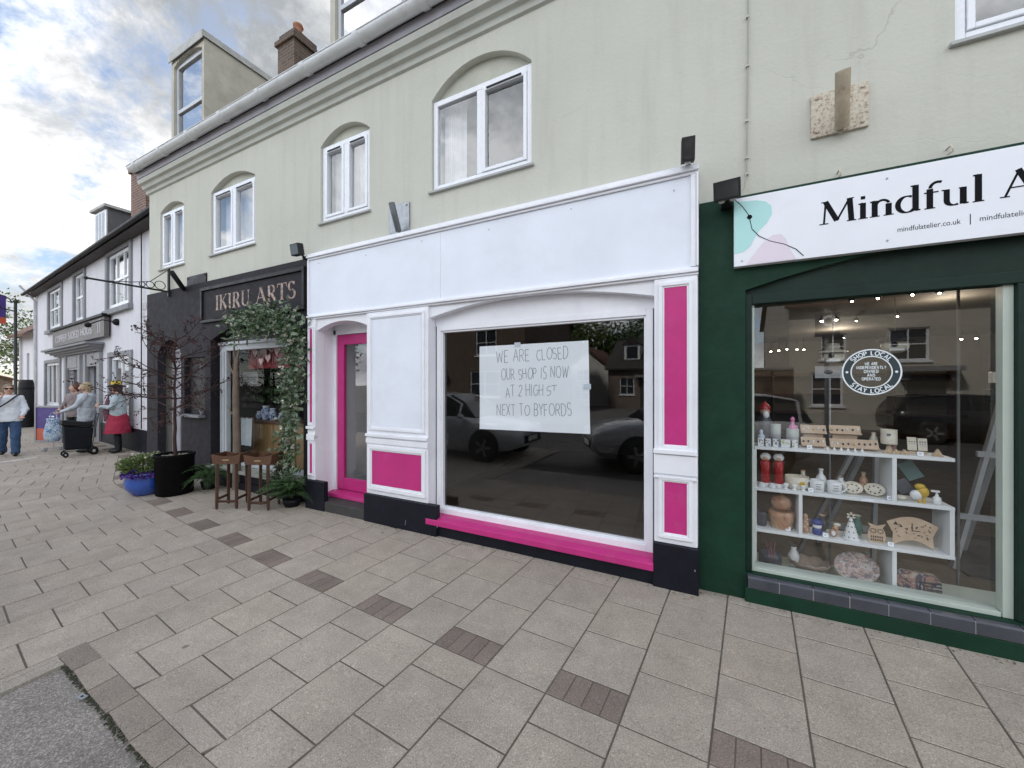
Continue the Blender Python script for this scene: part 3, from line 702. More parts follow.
# ================================================================== GREEN SHOPFRONT
gs = thing('green_shopfront', 'dark green rendered shopfront with a wide lit display window and slate tile sill', 'shopfront', (1.5, .05, 0))
def green_shop():
    GX0, GX1 = .252, 3.35
    m = MB(); poly = arch_poly(GX0, GX1, .205, 2.37, 2.60)
    m.holed([(-.068, -.05), (5.3, -.05), (5.3, 3.1), (-.068, 3.1)], [poly], .05, .12)
    m.box(-.066, 5.3, .0501, .118, 3.0, 3.1)
    m.build('rendered_front', green_paint, gs)
    p = MB(); p.box(.245, 3.4, .012, .049, -.05, .108); p.build('plinth', green_paint, gs, bevel=.01)
    # tiled sill
    t = MB(); x = .262; n = 0
    while x < 3.3:
        x2 = min(x + .2, 3.34); t.prism([(.004, .113), (.1, .113), (.1, .205), (.014, .197), (.004, .187)], x + .003, x2 - .003, M=Matrix(((0, 1, 0), (1, 0, 0), (0, 0, 1)))); x += .2
    t.build('tiled_sill', slate_tile, gs, bevel=.004)
    g = MB(); g.box(.265, 3.338, .008, .098, .112, .19); g.build('sill_grout', grout, gs)
    # green outer frame then sage sash
    f = MB(); y0 = .075
    f.box(GX0, GX0 + .045, y0, y0 + .1, .206, 2.34); f.box(GX1 - .045, GX1, y0, y0 + .1, .206, 2.34); f.prism(arch_poly(GX0 + .003, GX1 - .003, 2.27, 2.372, 2.595), y0 + .02, y0 + .09); f.box(GX0 + .045, GX1 - .045, y0, y0 + .1, 2.262, 2.335)
    f.box(1.668, 1.74, y0, y0 + .1, .206, 2.262)
    W = f.build('window', M('dark green gloss timber', (.006, .022, .015), .5, .2, 5, .2, spec=.25), gs, bevel=.005)
    s = MB(); 
    s.box(1.62, 1.667, y0 + .03, y0 + .1, .206, 2.262); s.box(GX0 + .046, 1.615, y0 + .03, y0 + .16, .206, .235); s.box(GX0 + .046, GX0 + .062, y0 + .03, y0 + .16, .235, 2.262)
    s.box(1.741, GX1 - .046, y0 + .03, y0 + .16, .206, .235)
    s.build('inner_frame', sage, W, bevel=.003)
    g = MB(); g.add([(GX0 + .062, y0 + .09, .235), (1.615, y0 + .09, .235), (1.615, y0 + .09, 2.262), (GX0 + .062, y0 + .09, 2.262)], [(0, 1, 2, 3)]); g.build('pane', MATS['shop window glass'], W)
    g = MB(); g.add([(1.741, y0 + .09, .235), (GX1 - .046, y0 + .09, .235), (GX1 - .046, y0 + .09, 2.262), (1.741, y0 + .09, 2.262)], [(0, 1, 2, 3)]); g.build('pane', MATS['shop window glass'], W)
    # room
    X0, X1, Y1 = .06, 5.1, 8.3
    d = MB(); d.box(GX0, GX1, .24, .62, .12, .165); d.build('display_deck', sage, gs)
    r = MB(); r.add([(X0, .16, .11), (X1, .16, .11), (X1, Y1, .11), (X0, Y1, .11)], [(0, 1, 2, 3)]); r.build('shop_floor', M('dark brown floor', (.075, .06, .042), .5, .15, 3, .1), gs)
    r = MB(); r.box(X0, X1, Y1, Y1 + .05, .11, 2.7); r.box(X0 - .04, X0, .18, Y1, .11, 2.7); r.box(X1, X1 + .04, .18, Y1, .11, 2.7); r.box(X0, X1, .2, Y1, 2.7, 2.75); r.build('shop_walls', M('dim shop walls', (.13, .12, .105), .8, .1, 2, 0), gs)
    # dim fittings at the back
    s = MB()
    for z in (.5, .95, 1.4, 1.85): s.box(.3, 4.6, 7.9, 8.25, z, z + .03)
    for x in (.3, 1.4, 2.5, 3.6, 4.57): s.box(x, x + .03, 7.9, 8.25, .11, 1.95)
    s.build('back_shelving', wood_dark, gs)
green_shop()

# ================================================================== CHARCOAL SHOPFRONT
cs = thing('charcoal_shopfront', 'charcoal painted shopfront with copper lettered fascia and an arched doorway', 'shopfront', (-7.4, .1, 0))
def dark_shop():
    m = MB(); door = arch_poly(-9.4, -8.5, -.05, 2.2, 2.47); win = arch_poly(-7.5, -5.06, .12, 2.38, 2.62)
    blind = [(-8.38, 1.12), (-7.68, 1.12), (-7.68, 2.12), (-8.38, 2.12)]
    m.holed([(-9.84, -.1), (-4.985, -.1), (-4.985, 3.40), (-9.84, 3.40)], [door, win, blind], .085, .13)
    m.box(-9.84, -4.985, .0851, .119, 3.38, 3.4); m.box(-9.84, -9.825, .0851, .119, -.1, 3.38)
    m.build('painted_wall', charcoal, cs)
    s = MB()
    for a in ((-7.76, -5.0, 3.235, 3.29), (-7.76, -5.0, 2.69, 2.735), (-7.76, -7.71, 2.735, 3.235), (-5.05, -5.0, 2.735, 3.235)): s.box(a[0], a[1], .045, .084, a[2], a[3])
    s.build('sign_frame', charcoal_trim, cs, bevel=.004)
    s = MB(); s.box(-7.708, -5.052, .075, .0845, 2.737, 3.233); s.build('sign_board', charcoal, cs)
    b = MB(); b.box(-8.379, -7.681, .15, .2, 1.121, 2.119); b.build('blind_window', charcoal_trim, cs)
    b = MB(); b.box(-8.45, -7.66, -.02, .084, 1.075, 1.118); b.build('ledge', grey_stone, cs, bevel=.004)
    # door leaf: pale panel behind the arch
    d = MB(); d.box(-9.38, -8.52, .30, .345, .02, 2.3); 
    d.box(-9.39, -8.51, .26, .298, 2.27, 2.36)
    D = d.build('door', M('pale lilac door', (.38, .37, .41), .5, .1, 4), cs, bevel=.004)
    g = MB()
    for i in range(5): g.box(-9.3 + i * .16, -9.2 + i * .16, .288, .3, .2, 1.35)
    g.build('door_board', M('pale lilac board', (.34, .335, .37), .5, .1, 4), D)
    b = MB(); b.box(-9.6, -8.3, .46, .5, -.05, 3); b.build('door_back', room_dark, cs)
    # window frame set back
    yf = .2
    f = MB(); x0, x1, z0, z1 = -7.45, -5.1, .31, 2.33
    for a in ((x0, x0 + .2, z0, z1), (x1 - .1, x1, z0, z1), (x0 + .2, x1 - .1, z1 - .12, z1), (x0 + .2, x1 - .1, z0, z0 + .07)): f.box(a[0], a[1], yf, yf + .07, a[2], a[3])
    f.box(x0 + .05, x0 + .06, yf - .012, yf - .001, z0, z1 - .13); f.box(x0 + .13, x0 + .145, yf - .012, yf - .001, z0, z1 - .13); f.box(x0, x1, yf - .03, yf - .001, z1 - .03, z1 + .02)
    W = f.build('window', M('silver grey frame', (.50, .53, .56), .4, .08, 5), cs, bevel=.004)
    sp = MB(); sp.prism(arch_poly(-7.498, -5.062, 2.352, 2.382, 2.615), yf + .01, yf + .06); sp.build('arch_spandrel', charcoal_trim, W)
    g = MB(); g.add([(x0 + .2, yf + .05, z0 + .07), (x1 - .1, yf + .05, z0 + .07), (x1 - .1, yf + .05, z1 - .12), (x0 + .2, yf + .05, z1 - .12)], [(0, 1, 2, 3)]); g.build('pane', dim_glass, W)
    s = MB(); s.prism([(-.01, .245), (.2, .245), (.2, .309), (-.01, .285)], -7.49, -5.06, M=Matrix(((0, 1, 0), (1, 0, 0), (0, 0, 1)))); s.build('sill', M('pale stone sill', (.3, .3, .26), .75, .12, 6, .3), cs, bevel=.006)
    s = MB(); s.box(-7.6, -5.06, .02, .084, -.05, .11); s.box(-7.5, -5.06, .05, .21, .11, .243); s.build('plinth', navy, cs)
    X0, X1, Y1 = -7.9, -5.0, 3.6
    r = MB(); r.add([(X0, .28, .15), (X1, .28, .15), (X1, Y1, .15), (X0, Y1, .15)], [(0, 1, 2, 3)]); r.build('shop_floor', shop_floor, cs)
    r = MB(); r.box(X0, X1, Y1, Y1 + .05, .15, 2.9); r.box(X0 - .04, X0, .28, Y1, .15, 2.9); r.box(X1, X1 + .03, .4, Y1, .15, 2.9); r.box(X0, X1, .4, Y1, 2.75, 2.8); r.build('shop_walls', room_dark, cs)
dark_shop()

# ================================================================== NEIGHBOURING WHITE BUILDING
LA = R(4.7); LD = Vector((-math.cos(LA), math.sin(LA), 0)); LN = Vector((-math.sin(LA), -math.cos(LA), 0)); LP = Vector((-11.35, .7, 0)); LK = 1.155
LM = Matrix(((-LD.x, -LN.x, 0, LP.x), (-LD.y, -LN.y, 0, LP.y), (0, 0, 1, 0), (0, 0, 0, 1)))   # local (x: towards the camera end, y: into the wall, z)
def ls(s): return -s * LK
def lz(z): return 1.65 + LK * (z - 1.65)
wb = thing('white_building', 'white rendered building with grey window surrounds and dark tiled roof beyond the charcoal shop', 'building', (-16, 1.1, 0))
def left_building():
    def put(mb, name, mat, par, bevel=0):
        mb.xform(LM); return mb.build(name, mat, par, bevel=bevel)
    X0, X1 = ls(11.62), 1.6; ZE = 5.33
    # openings: name, s range, z range
    UP = [(1.27, 2.86, 3.42, 4.66), (4.98, 6.0, 3.40, 4.66), (7.55, 9.3, 3.42, 4.62)]
    DN = [(1.25, 2.65, .92, 2.28), (7.75, 9.75, .98, 2.32)]
    DR = [(3.66, 4.62, -.2, 2.10), (5.5, 6.72, -.2, 2.06)]
    rect = lambda q: [(ls(q[1]), lz(q[2])), (ls(q[0]), lz(q[2])), (ls(q[0]), lz(q[3])), (ls(q[1]), lz(q[3]))]
    m = MB(); m.holed([(X0, -.3), (X1, -.3), (X1, ZE), (X0, ZE)], [rect(q) for q in UP + DN + DR], 0, .22)
    m.box(X0, X0 + .3, .001, 7, -.3, ZE); m.box(X1 - .3, X1, .001, 7, -.3, ZE); m.box(X0, X1, 6.8, 7, -.3, ZE)
    m.add([(X0 + .01, 0, ZE), (X0 + .01, 7, ZE), (X0 + .01, 3.5, ZE + 4.1)], [(0, 2, 1)]); m.add([(X1 - .01, 0, ZE), (X1 - .01, 7, ZE), (X1 - .01, 3.5, ZE + 4.1)], [(0, 1, 2)])
    put(m, 'wall', render_white, wb)
    m = MB(); m.box(X0 + .3, X1 - .3, 1.3, 1.35, -.2, ZE); put(m, 'inner_wall', sage_dark, wb)
    m = MB(); pz = lz(.71)
    xs = [X0] + sorted(sum([[ls(q[1]) - .12, ls(q[0]) + .12] for q in DR], [])) + [X1]
    for a, b in zip(xs[::2], xs[1::2]): m.box(a, b, -.035, -.001, -.25, pz)
    put(m, 'plinth', navy, wb)
    # roof with deep eaves
    r = MB(); e = .26; zt = ZE + 4.2; y0 = -e; z0 = ZE + .02
    r.add([(X0 - .2, y0, z0), (X1, y0, z0), (X1, 3.5, zt), (X0 - .3, 3.5, zt), (X0 - .3, 7.4, z0), (X1, 7.4, z0), (X0 - .2, y0, z0 - .09), (X1, y0, z0 - .09), (X0 - .3, 3.5, zt - .12), (X1, 3.5, zt - .12), (X0 - .3, 7.4, z0 - .1), (X1, 7.4, z0 - .1)],
          [(0, 1, 2, 3), (3, 2, 5, 4), (6, 7, 1, 0), (6, 0, 3, 8), (1, 7, 9, 2), (8, 3, 4, 10), (2, 9, 11, 5), (7, 6, 8, 9), (9, 8, 10, 11), (4, 5, 11, 10)])
    RF = put(r, 'roof', roof_dark, wb)
    s = MB(); s.box(X0 - .1, X1, -.25, -.001, ZE - .11, ZE - .085); put(s, 'soffit', M('dark brown soffit', (.035, .03, .028), .7), wb)
    g = MB(); g.tube([(X0 - .2, -.31, ZE - .04), (X1, -.31, ZE - .04)], .05, 8); put(g, 'gutter', black, wb)
    # surrounds, sashes
    def sash(q, nx, nz, up):
        x0, x1, z0, z1 = ls(q[1]), ls(q[0]), lz(q[2]), lz(q[3]); b = .17
        s = MB()
        for a in ((x0 - b, x0, z0 - .06, z1 + .12), (x1, x1 + b, z0 - .06, z1 + .12), (x0, x1, z1, z1 + .12)): s.box(a[0], a[1], -.04, .1, a[2], a[3])
        s.box(x0 - b - .04, x1 + b + .04, -.10, .1, z0 - .19, z0 - .061)
        S_ = put(s, 'window_surround', grey_stone, wb, .006)
        f = MB(); y = .02; w_ = .085
        for a in ((x0 + .002, x0 + w_, z0, z1), (x1 - w_, x1 - .002, z0, z1), (x0 + w_, x1 - w_, z0, z0 + .09), (x0 + w_, x1 - w_, z1 - w_, z1)): f.box(a[0], a[1], y, y + .06, a[2], a[3])
        for i in range(1, nx): xx = x0 + (x1 - x0) * i / nx; f.box(xx - .028, xx + .028, y + .005, y + .055, z0 + .09, z1 - w_)
        for i in range(1, nz): zz_ = z0 + (z1 - z0) * i / nz; f.box(x0 + w_, x1 - w_, y + .003, y + .057, zz_ - .03, zz_ + .03)
        put(f, 'sash', upvc, S_)
        g = MB(); g.add([(x0, y + .03, z0), (x1, y + .03, z0), (x1, y + .03, z1), (x0, y + .03, z1)], [(0, 1, 2, 3)]); put(g, 'pane', room_glass, S_)
        c = MB(); c.box(x0, x1, .2, .21, z0, z0 + (z1 - z0) * .95); put(c, 'curtain', curtain_m, S_)
    sash(UP[0], 3, 2, 1); sash(UP[1], 2, 2, 1); sash(UP[2], 3, 2, 1); sash(DN[0], 2, 2, 0); sash(DN[1], 3, 1, 0)
    # paired doorcase with a moulded canopy
    d = MB()
    for s_ in (3.42, 4.68, 5.25, 6.8): d.box(ls(s_) - .13, ls(s_) + .13, -.08, -.001, -.2, lz(2.42))
    for s_ in (4.14, 6.1): d.box(ls(s_) - .6, ls(s_) + .6, -.05, .12, lz(2.1), lz(2.42))
    put(d, 'doorcase', M('grey painted doorcase', (.26, .265, .28), .6, .08, 4), wb, .006)
    c = MB(); a, b = ls(8.2), ls(3.2); z = lz(2.46)
    for i, (dz, dy) in enumerate(((0, .12), (.055, .2), (.11, .3), (.17, .38))): c.box(a + .3 - .09 * i, b - .12 + .06 * i, -dy, -.001, z + dz, z + dz + .056)
    put(c, 'canopy', grey_stone, wb)
    for s0, s1 in ((3.66, 4.62), (5.5, 6.72)):
        d = MB(); x0, x1 = ls(s1), ls(s0); d.box(x0, x1, .12, .16, -.05, lz(2.08))
        D = put(d, 'door', M('dark blue grey door', (.07, .075, .09), .45, .1, 4), wb)
        w_ = MB(); w_.box(x0 + (x1 - x0) * .52, x1 - .1, .105, .119, .4, lz(1.9)); put(w_, 'door_panel', upvc, D)
        h = MB(); h.ball(((x0 + .12), .09, 1.0), .03, 8, 6); put(h, 'handle', copper, D)
    # downpipe and plaques
    p = MB(); p.tube([(ls(11.2), -.06, 0), (ls(11.2), -.06, 5.0), (ls(11.2), -.45, 5.55)], .045, 8); put(p, 'downpipe', M('pale downpipe', (.5, .5, .52), .5), wb)
    p = MB(); p.tube([(ls(.42), -.05, .6), (ls(.42), -.05, 5.2)], .012, 6); put(p, 'cable', dark_grey, wb)
    # dormer on the roof and chimney at the near end
    q0 = at(95, 214, 2.2); q1 = at(108, 232, 2.2)
    d = MB(); x0, x1, zt_, yb = q0.x, q1.x, q0.z, 2.2
    d.box(x0, x1, yb, yb + 3.0, q1.z - 1.0, zt_); D = d.build('dormer', M('dark grey dormer cladding', (.10, .10, .105), .8), wb)
    f = MB(); f.box(x0 - .1, x1 + .1, yb - .12, yb + 3.0, zt_ + .002, zt_ + .09); f.build('dormer_roof', lead, D)
    f = MB(); f.box(x0 + .1, x1 - .06, yb - .03, yb - .001, q1.z - .4, zt_ - .05); f.build('window_frame', upvc, D)
    f = MB()
    for i in range(3): a = x0 + .17 + i * (x1 - x0 - .3) / 3; f.box(a, a + (x1 - x0 - .3) / 3 - .08, yb - .036, yb - .031, q1.z - .3, zt_ - .13)
    f.build('pane', M('dull window glass', (.22, .24, .27), .1), D)
    a = at(131, 175, 1.6); b = at(149, 190, 1.6)
    c = MB(); c.box(a.x, a.x + .95, 1.6, 2.3, 5.6, a.z + .02); c.box(a.x - .05, a.x + 1.0, 1.55, 2.35, a.z + .02, a.z + .14); C_ = c.build('chimney', brick_red, wb)
    for i in (0, 1): c = MB(); c.lathe([(.12, 0), (.1, .05), (.1, .3), (.13, .33), (.13, .38), (.08, .38)], (a.x + .28 + .42 * i, 1.95, a.z + .14), 12); c.build('chimney_pot', terracotta, C_)
left_building()
# ================================================================== LETTERING (pen strokes, no font files)
def arc(cx, cy, rx, ry, a0, a1, n=14): return [(cx + rx * math.cos(R(a0 + (a1 - a0) * i / n)), cy + ry * math.sin(R(a0 + (a1 - a0) * i / n))) for i in range(n + 1)]
PLAIN = {  # single-line capitals: (advance, strokes)
 'A': (.8, [[(0, 0), (.35, 1), (.7, 0)], [(.13, .36), (.57, .36)]]), 'B': (.66, [[(0, 0), (0, 1)], [(0, 1)] + arc(.25, .76, .25, .24, 90, -90) + [(0, .52)], [(.2, .52)] + arc(.27, .26, .29, .26, 90, -90) + [(0, 0)]]),
 'C': (.75, [arc(.38, .5, .38, .5, 50, 310)]), 'D': (.76, [[(0, 0), (0, 1)], [(0, 1)] + arc(.2, .5, .46, .5, 90, -90) + [(0, 0)]]),
 'E': (.62, [[(.5, 1), (0, 1), (0, 0), (.5, 0)], [(0, .52), (.42, .52)]]), 'F': (.6, [[(.5, 1), (0, 1), (0, 0)], [(0, .52), (.42, .52)]]),
 'G': (.8, [arc(.38, .5, .38, .5, 50, 360), [(.76, .5), (.45, .5)]]), 'H': (.75, [[(0, 0), (0, 1)], [(.62, 0), (.62, 1)], [(0, .5), (.62, .5)]]),
 'I': (.24, [[(.06, 0), (.06, 1)]]), 'L': (.58, [[(0, 1), (0, 0), (.48, 0)]]), 'N': (.78, [[(0, 0), (0, 1), (.62, 0), (.62, 1)]]),
 'O': (.86, [arc(.4, .5, .4, .5, 90, 450, 22)]), 'P': (.66, [[(0, 0), (0, 1)], [(0, 1)] + arc(.25, .74, .28, .26, 90, -90) + [(0, .48)]]),
 'R': (.72, [[(0, 0), (0, 1)], [(0, 1)] + arc(.25, .74, .28, .26, 90, -90) + [(0, .48)], [(.25, .48), (.58, 0)]]),
 'S': (.66, [arc(.28, .75, .26, .25, 35, 270, 12) + arc(.28, .25, .27, .25, 90, -145, 12)]), 'T': (.7, [[(0, 1), (.62, 1)], [(.31, 1), (.31, 0)]]),
 'U': (.76, [[(0, 1), (0, .3)] + arc(.31, .3, .31, .3, 180, 360, 10) + [(.62, 1)]]), 'W': (1.05, [[(0, 1), (.22, 0), (.46, .85), (.7, 0), (.92, 1)]]),
 'X': (.7, [[(0, 1), (.58, 0)], [(0, 0), (.58, 1)]]), 'Y': (.7, [[(0, 1), (.3, .5), (.6, 1)], [(.3, .5), (.3, 0)]]), '2': (.66, [arc(.27, .74, .26, .26, 165, -20, 10) + [(0, 0), (.55, 0)]]),
 'K': (.7, [[(0, 0), (0, 1)], [(.55, 1), (0, .42)], [(.16, .56), (.58, 0)]]), ' ': (.42, []),
}
def plain_text(txt, spacing=.0, jit=0, rn=None):
    """list of strokes in a box of cap height 1, and the total advance"""
    x = 0; out = []
    for ch in txt:
        adv, st = PLAIN[ch]; k = 1 + (rn.gauss(0, jit) if rn else 0); dy = rn.gauss(0, jit * .5) if rn else 0; sh = rn.gauss(0, jit) if rn else 0
        for s in st: out.append([(x + (p[0] + sh * p[1]), p[1] * k + dy) for p in s])
        x += adv + spacing
    return out, x - spacing
SERIF = {}
def _serif():
    T, N = .185, .07
    def sf(x, z, w=.3): return ([(x - w / 2, z), (x + w / 2, z)], .045)
    def stem(x, z0, z1, w=T): return ([(x, z0), (x, z1)], w)
    G = SERIF
    G['M'] = (1.2, [([(.12, 0), (.18, .98)], N), ([(.17, 1), (.55, .1)], T), ([(.55, .1), (.95, .98)], N), ([(1.02, 0), (.96, 1)], T), sf(.12, .02), sf(1.02, .02), ([(.03, .98), (.2, .98)], .045), ([(.93, .98), (1.1, .98)], .045)])
    G['i'] = (.36, [stem(.18, 0, .68), sf(.18, .02), ([(.04, .64), (.18, .67)], .06), ([(.18, .83), (.18, .97)], .14)])
    G['n'] = (.78, [stem(.18, 0, .68), sf(.18, .02), ([(.04, .64), (.18, .67)], .06), ([(.22, .48)] + arc(.42, .45, .2, .22, 150, 20, 10), .09), stem(.6, 0, .5), sf(.6, .02)])
    G['d'] = (.8, [(arc(.36, .33, .27, .33, 60, 320, 18), 'pen'), stem(.6, .02, 1.06), ([(.46, 1.03), (.6, 1.04)], .06), ([(.6, .03), (.74, .04)], .06)])
    G['f'] = (.5, [stem(.2, 0, .8), sf(.2, .02), (arc(.42, .82, .21, .22, 180, 60, 10), .1), ([(.04, .65), (.44, .65)], .055)])
    G['u'] = (.8, [([(.16, .67)] + [(.16, .25)] + arc(.36, .22, .2, .2, 180, 300, 10), 'pen'), stem(.6, .02, .67), ([(.02, .65), (.16, .65)], .05), ([(.48, .65), (.6, .65)], .05), ([(.6, .03), (.74, .04)], .06)])
    G['l'] = (.38, [stem(.19, 0, 1.06), sf(.19, .02), ([(.05, 1.03), (.19, 1.04)], .06)])
    G['A'] = (1.0, [([(.1, 0), (.48, 1)], N), ([(.44, 1.0), (.86, 0)], T), ([(.22, .34), (.7, .34)], .05), sf(.1, .02, .26), sf(.88, .02)])
    G['t'] = (.46, [([(.2, .86), (.2, .15)] + arc(.34, .14, .14, .12, 180, 300, 8), .12), ([(.05, .65), (.4, .65)], .055)])
    G['e'] = (.68, [(arc(.34, .33, .28, .33, 0, 320, 22), 'pen'), ([(.08, .36), (.6, .36)], .05)])
    G['r'] = (.56, [stem(.18, 0, .68), sf(.18, .02), ([(.04, .64), (.18, .67)], .06), ([(.22, .48)] + arc(.4, .5, .17, .17, 150, 60, 8), .1)])
    G['I'] = (.42, [stem(.2, 0, 1), sf(.2, .02), sf(.2, .98)])
    G['K'] = (.9, [stem(.2, 0, 1), sf(.2, .02), sf(.2, .98), ([(.72, 1), (.24, .45)], N), ([(.35, .58), (.78, 0)], T), sf(.74, .98, .24), sf(.8, .02, .24)])
    G['R'] = (.86, [stem(.2, 0, 1), sf(.2, .02), ([(.1, .98), (.35, .98)] + arc(.38, .74, .25, .24, 90, -90, 10) + [(.2, .5)], 'pen'), ([(.4, .5), (.74, 0)], T), sf(.78, .02, .16)])
    G['U'] = (.95, [([(.2, 1), (.2, .35)] + arc(.46, .33, .27, .31, 180, 345, 12), 'pen'), ([(.74, .3), (.74, 1)], N), sf(.2, .98), sf(.74, .98, .24)])
    G['T'] = (.86, [stem(.42, 0, 1), sf(.42, .02), ([(.06, .97), (.78, .97)], .06), ([(.06, .98), (.04, .76)], .05), ([(.78, .98), (.8, .76)], .05)])
    G['S'] = (.72, [(arc(.34, .73, .22, .25, 30, 250, 12) + arc(.34, .27, .25, .26, 80, -150, 12), 'pen'), ([(.55, .98), (.55, .78)], .045), ([(.1, .26), (.1, .02)], .045)])
    G[' '] = (.45, [])
_serif()
def ribbon(mb, pts, w, fn, mi=0):
    """flat stroke; fn maps (x, z) to a point in space"""
    n = len(pts); L = []; Rr = []
    for i, p in enumerate(pts):
        a = pts[max(0, i - 1)]; b = pts[min(n - 1, i + 1)]; dx, dz = b[0] - a[0], b[1] - a[1]; l = math.hypot(dx, dz) or 1; dx /= l; dz /= l
        ww = (.05 + .115 * abs(dz) ** 1.3) if w == 'pen' else w
        if 0 < i < n - 1:
            d1 = (p[0] - a[0], p[1] - a[1]); d2 = (b[0] - p[0], b[1] - p[1]); l1 = math.hypot(*d1) or 1; l2 = math.hypot(*d2) or 1
            c = max(-.9, (d1[0] * d2[0] + d1[1] * d2[1]) / l1 / l2); ww /= max(.45, math.sqrt((1 + c) / 2))
        L.append((p[0] - dz * ww / 2, p[1] + dx * ww / 2)); Rr.append((p[0] + dz * ww / 2, p[1] - dx * ww / 2))
    vs = [fn(*q) for q in L] + [fn(*q) for q in Rr]
    mb.add(vs, [(n + i, n + i + 1, i + 1, i) for i in range(n - 1)], mi)
def strip_text(mb, txt, x, z, h, y, glyphs=SERIF, sx=1.0, width=None, step=.00012, spacing=0.0):
    adv = sum(glyphs[c][0] + spacing for c in txt)
    if width: sx = width / (adv * h)
    cx = 0; k = 0
    for ch in txt:
        a, st = glyphs[ch]
        for pts, w in st:
            k += 1; yy = y - step * (k % 7)
            ribbon(mb, [(cx + p[0], p[1]) for p in pts], w, lambda a_, b_, yy=yy: (x + a_ * h * sx, yy, z + b_ * h))
        cx += a + spacing
def plain_strip(mb, txt, x, z, h, y, wid, width=None, align=0, jit=0, rn=None, slope=0, spacing=.1, M_=None):
    st, adv = plain_text(txt, spacing, jit, rn); sx = (width / adv / h) if width else 1
    x -= adv * h * sx * align
    for i, s in enumerate(st):
        yy = y - .00012 * (i % 7)
        f = (lambda a_, b_, yy=yy: (x + a_ * h * sx, yy, z + b_ * h + slope * a_ * h * sx)) if M_ is None else (lambda a_, b_, yy=yy: M_(a_ * h * sx, b_ * h, yy))
        ribbon(mb, s, wid / h, f)
    return adv * h * sx
def font_text(txt, size, x, z, y, name, mat, parent, width=None):
    cu = bpy.data.curves.new('txt', 'FONT'); cu.body = txt; cu.size = size; cu.resolution_u = 3
    ob = bpy.data.objects.new('txt', cu); COL.objects.link(ob); dg = bpy.context.evaluated_depsgraph_get(); me = ob.evaluated_get(dg).to_mesh()
    xs = [v.co.x for v in me.vertices]; k = width / (max(xs) - min(xs)) if width else 1; x_0 = min(xs)
    mb = MB(); mb.add([(x + (v.co.x - x_0) * k, y, z + v.co.y) for v in me.vertices], [tuple(p.vertices) for p in me.polygons])
    bpy.data.objects.remove(ob); bpy.data.curves.remove(cu)
    return mb.build(name, mat, parent)

# copper lettering of the charcoal shop, part of its sign board
_a = sum(SERIF[c][0] for c in 'IKIRU ARTS'); _k = 2.13 / _a / .245
m = MB(); strip_text(m, 'IKIRU', -7.33, 2.875, .245, .073, sx=_k); m.build('lettering', copper, cs)
m = MB(); strip_text(m, 'ARTS', -7.33 + 2.13 * sum(SERIF[c][0] for c in 'IKIRU ') / _a, 2.875, .245, .073, sx=_k); m.build('lettering', copper, cs)

# big white sign of the green shop
sg = thing('shop_sign', 'long white sign with teal and pink blobs and black serif lettering over the green shopfront', 'sign', (1.6, 0, 2.8))
def sign():
    m = MB(); m.box(.173, 3.3, -.008, .048, 2.543, 3.06); B = m.build('sign_panel', sign_white, sg, bevel=.002)
    m = MB(); x0, z0 = .175, 2.545
    b = [(x0, 2.64), (.235, 2.648), (.275, 2.68), (.30, 2.73), (.335, 2.79), (.385, 2.84), (.415, 2.90), (.41, 2.96), (.375, 3.00), (.32, 3.02), (.25, 3.028), (x0, 3.04)]
    m.prism(b, -.0095, -.0085); m.build('teal_blob', M('teal print', (.42, .72, .70), .4, .02, 3, 0), sg)
    m = MB(); b = [(.255, 2.547), (.285, 2.60), (.33, 2.66), (.375, 2.715), (.42, 2.745), (.47, 2.74), (.50, 2.70), (.515, 2.64), (.545, 2.58), (.56, 2.547)]
    m.prism(b, -.0102, -.0097); m.build('pink_blob', M('pale pink print', (.74, .66, .74), .4, .02, 3, 0), sg)
    m = MB(); pts = []
    ctrl = [at(u, v, -.01) for u, v in ((735, 200), (742, 206), (748, 214), (750, 220), (752, 229), (759, 236), (770, 241), (784, 244), (796, 249), (806, 258))]
    for i in range(len(ctrl) - 1):
        for q in range(4): a = ctrl[i].lerp(ctrl[i + 1], q / 4); pts.append((a.x, a.z))
    ribbon(m, pts, .005, lambda a, b: (a, -.0106, b)); c = at(749.6, 217, -.01)
    m.lathe([(.0165, 0), (.0165, .0004)], (c.x, -.0112, c.z), 18, M=Matrix.Rotation(R(90), 3, 'X')); m.build('line_and_dot', ink, sg)
    m = MB(); z = at(822, 226, 0).z; h = .158
    xa = at(820, 226, 0).x; xb = at(985, 200, 0).x; strip_text(m, 'Mindful', xa, z + .004, h, -.0086, width=xb - xa)
    strip_text(m, 'Atelier', at(1000, 198, 0).x, z + .004, h, -.0086, sx=1.0); m.build('lettering', ink, sg)
    xa = at(897, 233, 0); xb = at(960, 224, 0)
    font_text('mindfulatelier.co.uk', .046, xa.x, xa.z + .003, -.0087, 'small_lettering', ink, sg, width=xb.x - xa.x)
    xc = at(979, 221.5, 0); font_text('mindfulatelier', .046, xc.x, xa.z + .003, -.0087, 'small_lettering', ink, sg, width=(xb.x - xa.x) * .72)
    m = MB(); xm = at(969.5, 222, 0).x; m.box(xm - .002, xm + .002, -.0088, -.0082, xa.z - .01, xa.z + .055); m.build('divider', ink, sg)
    for u, v in ((887, 178.5), (887.5, 240.5), (741, 206.5), (742, 261)):
        q = at(u, v, -.01); m = MB(); m.lathe([(.006, 0), (.006, .003)], (q.x, -.009, q.z), 10, M=Matrix.Rotation(R(90), 3, 'X')); m.build('screw_cap', galv, sg)
sign()

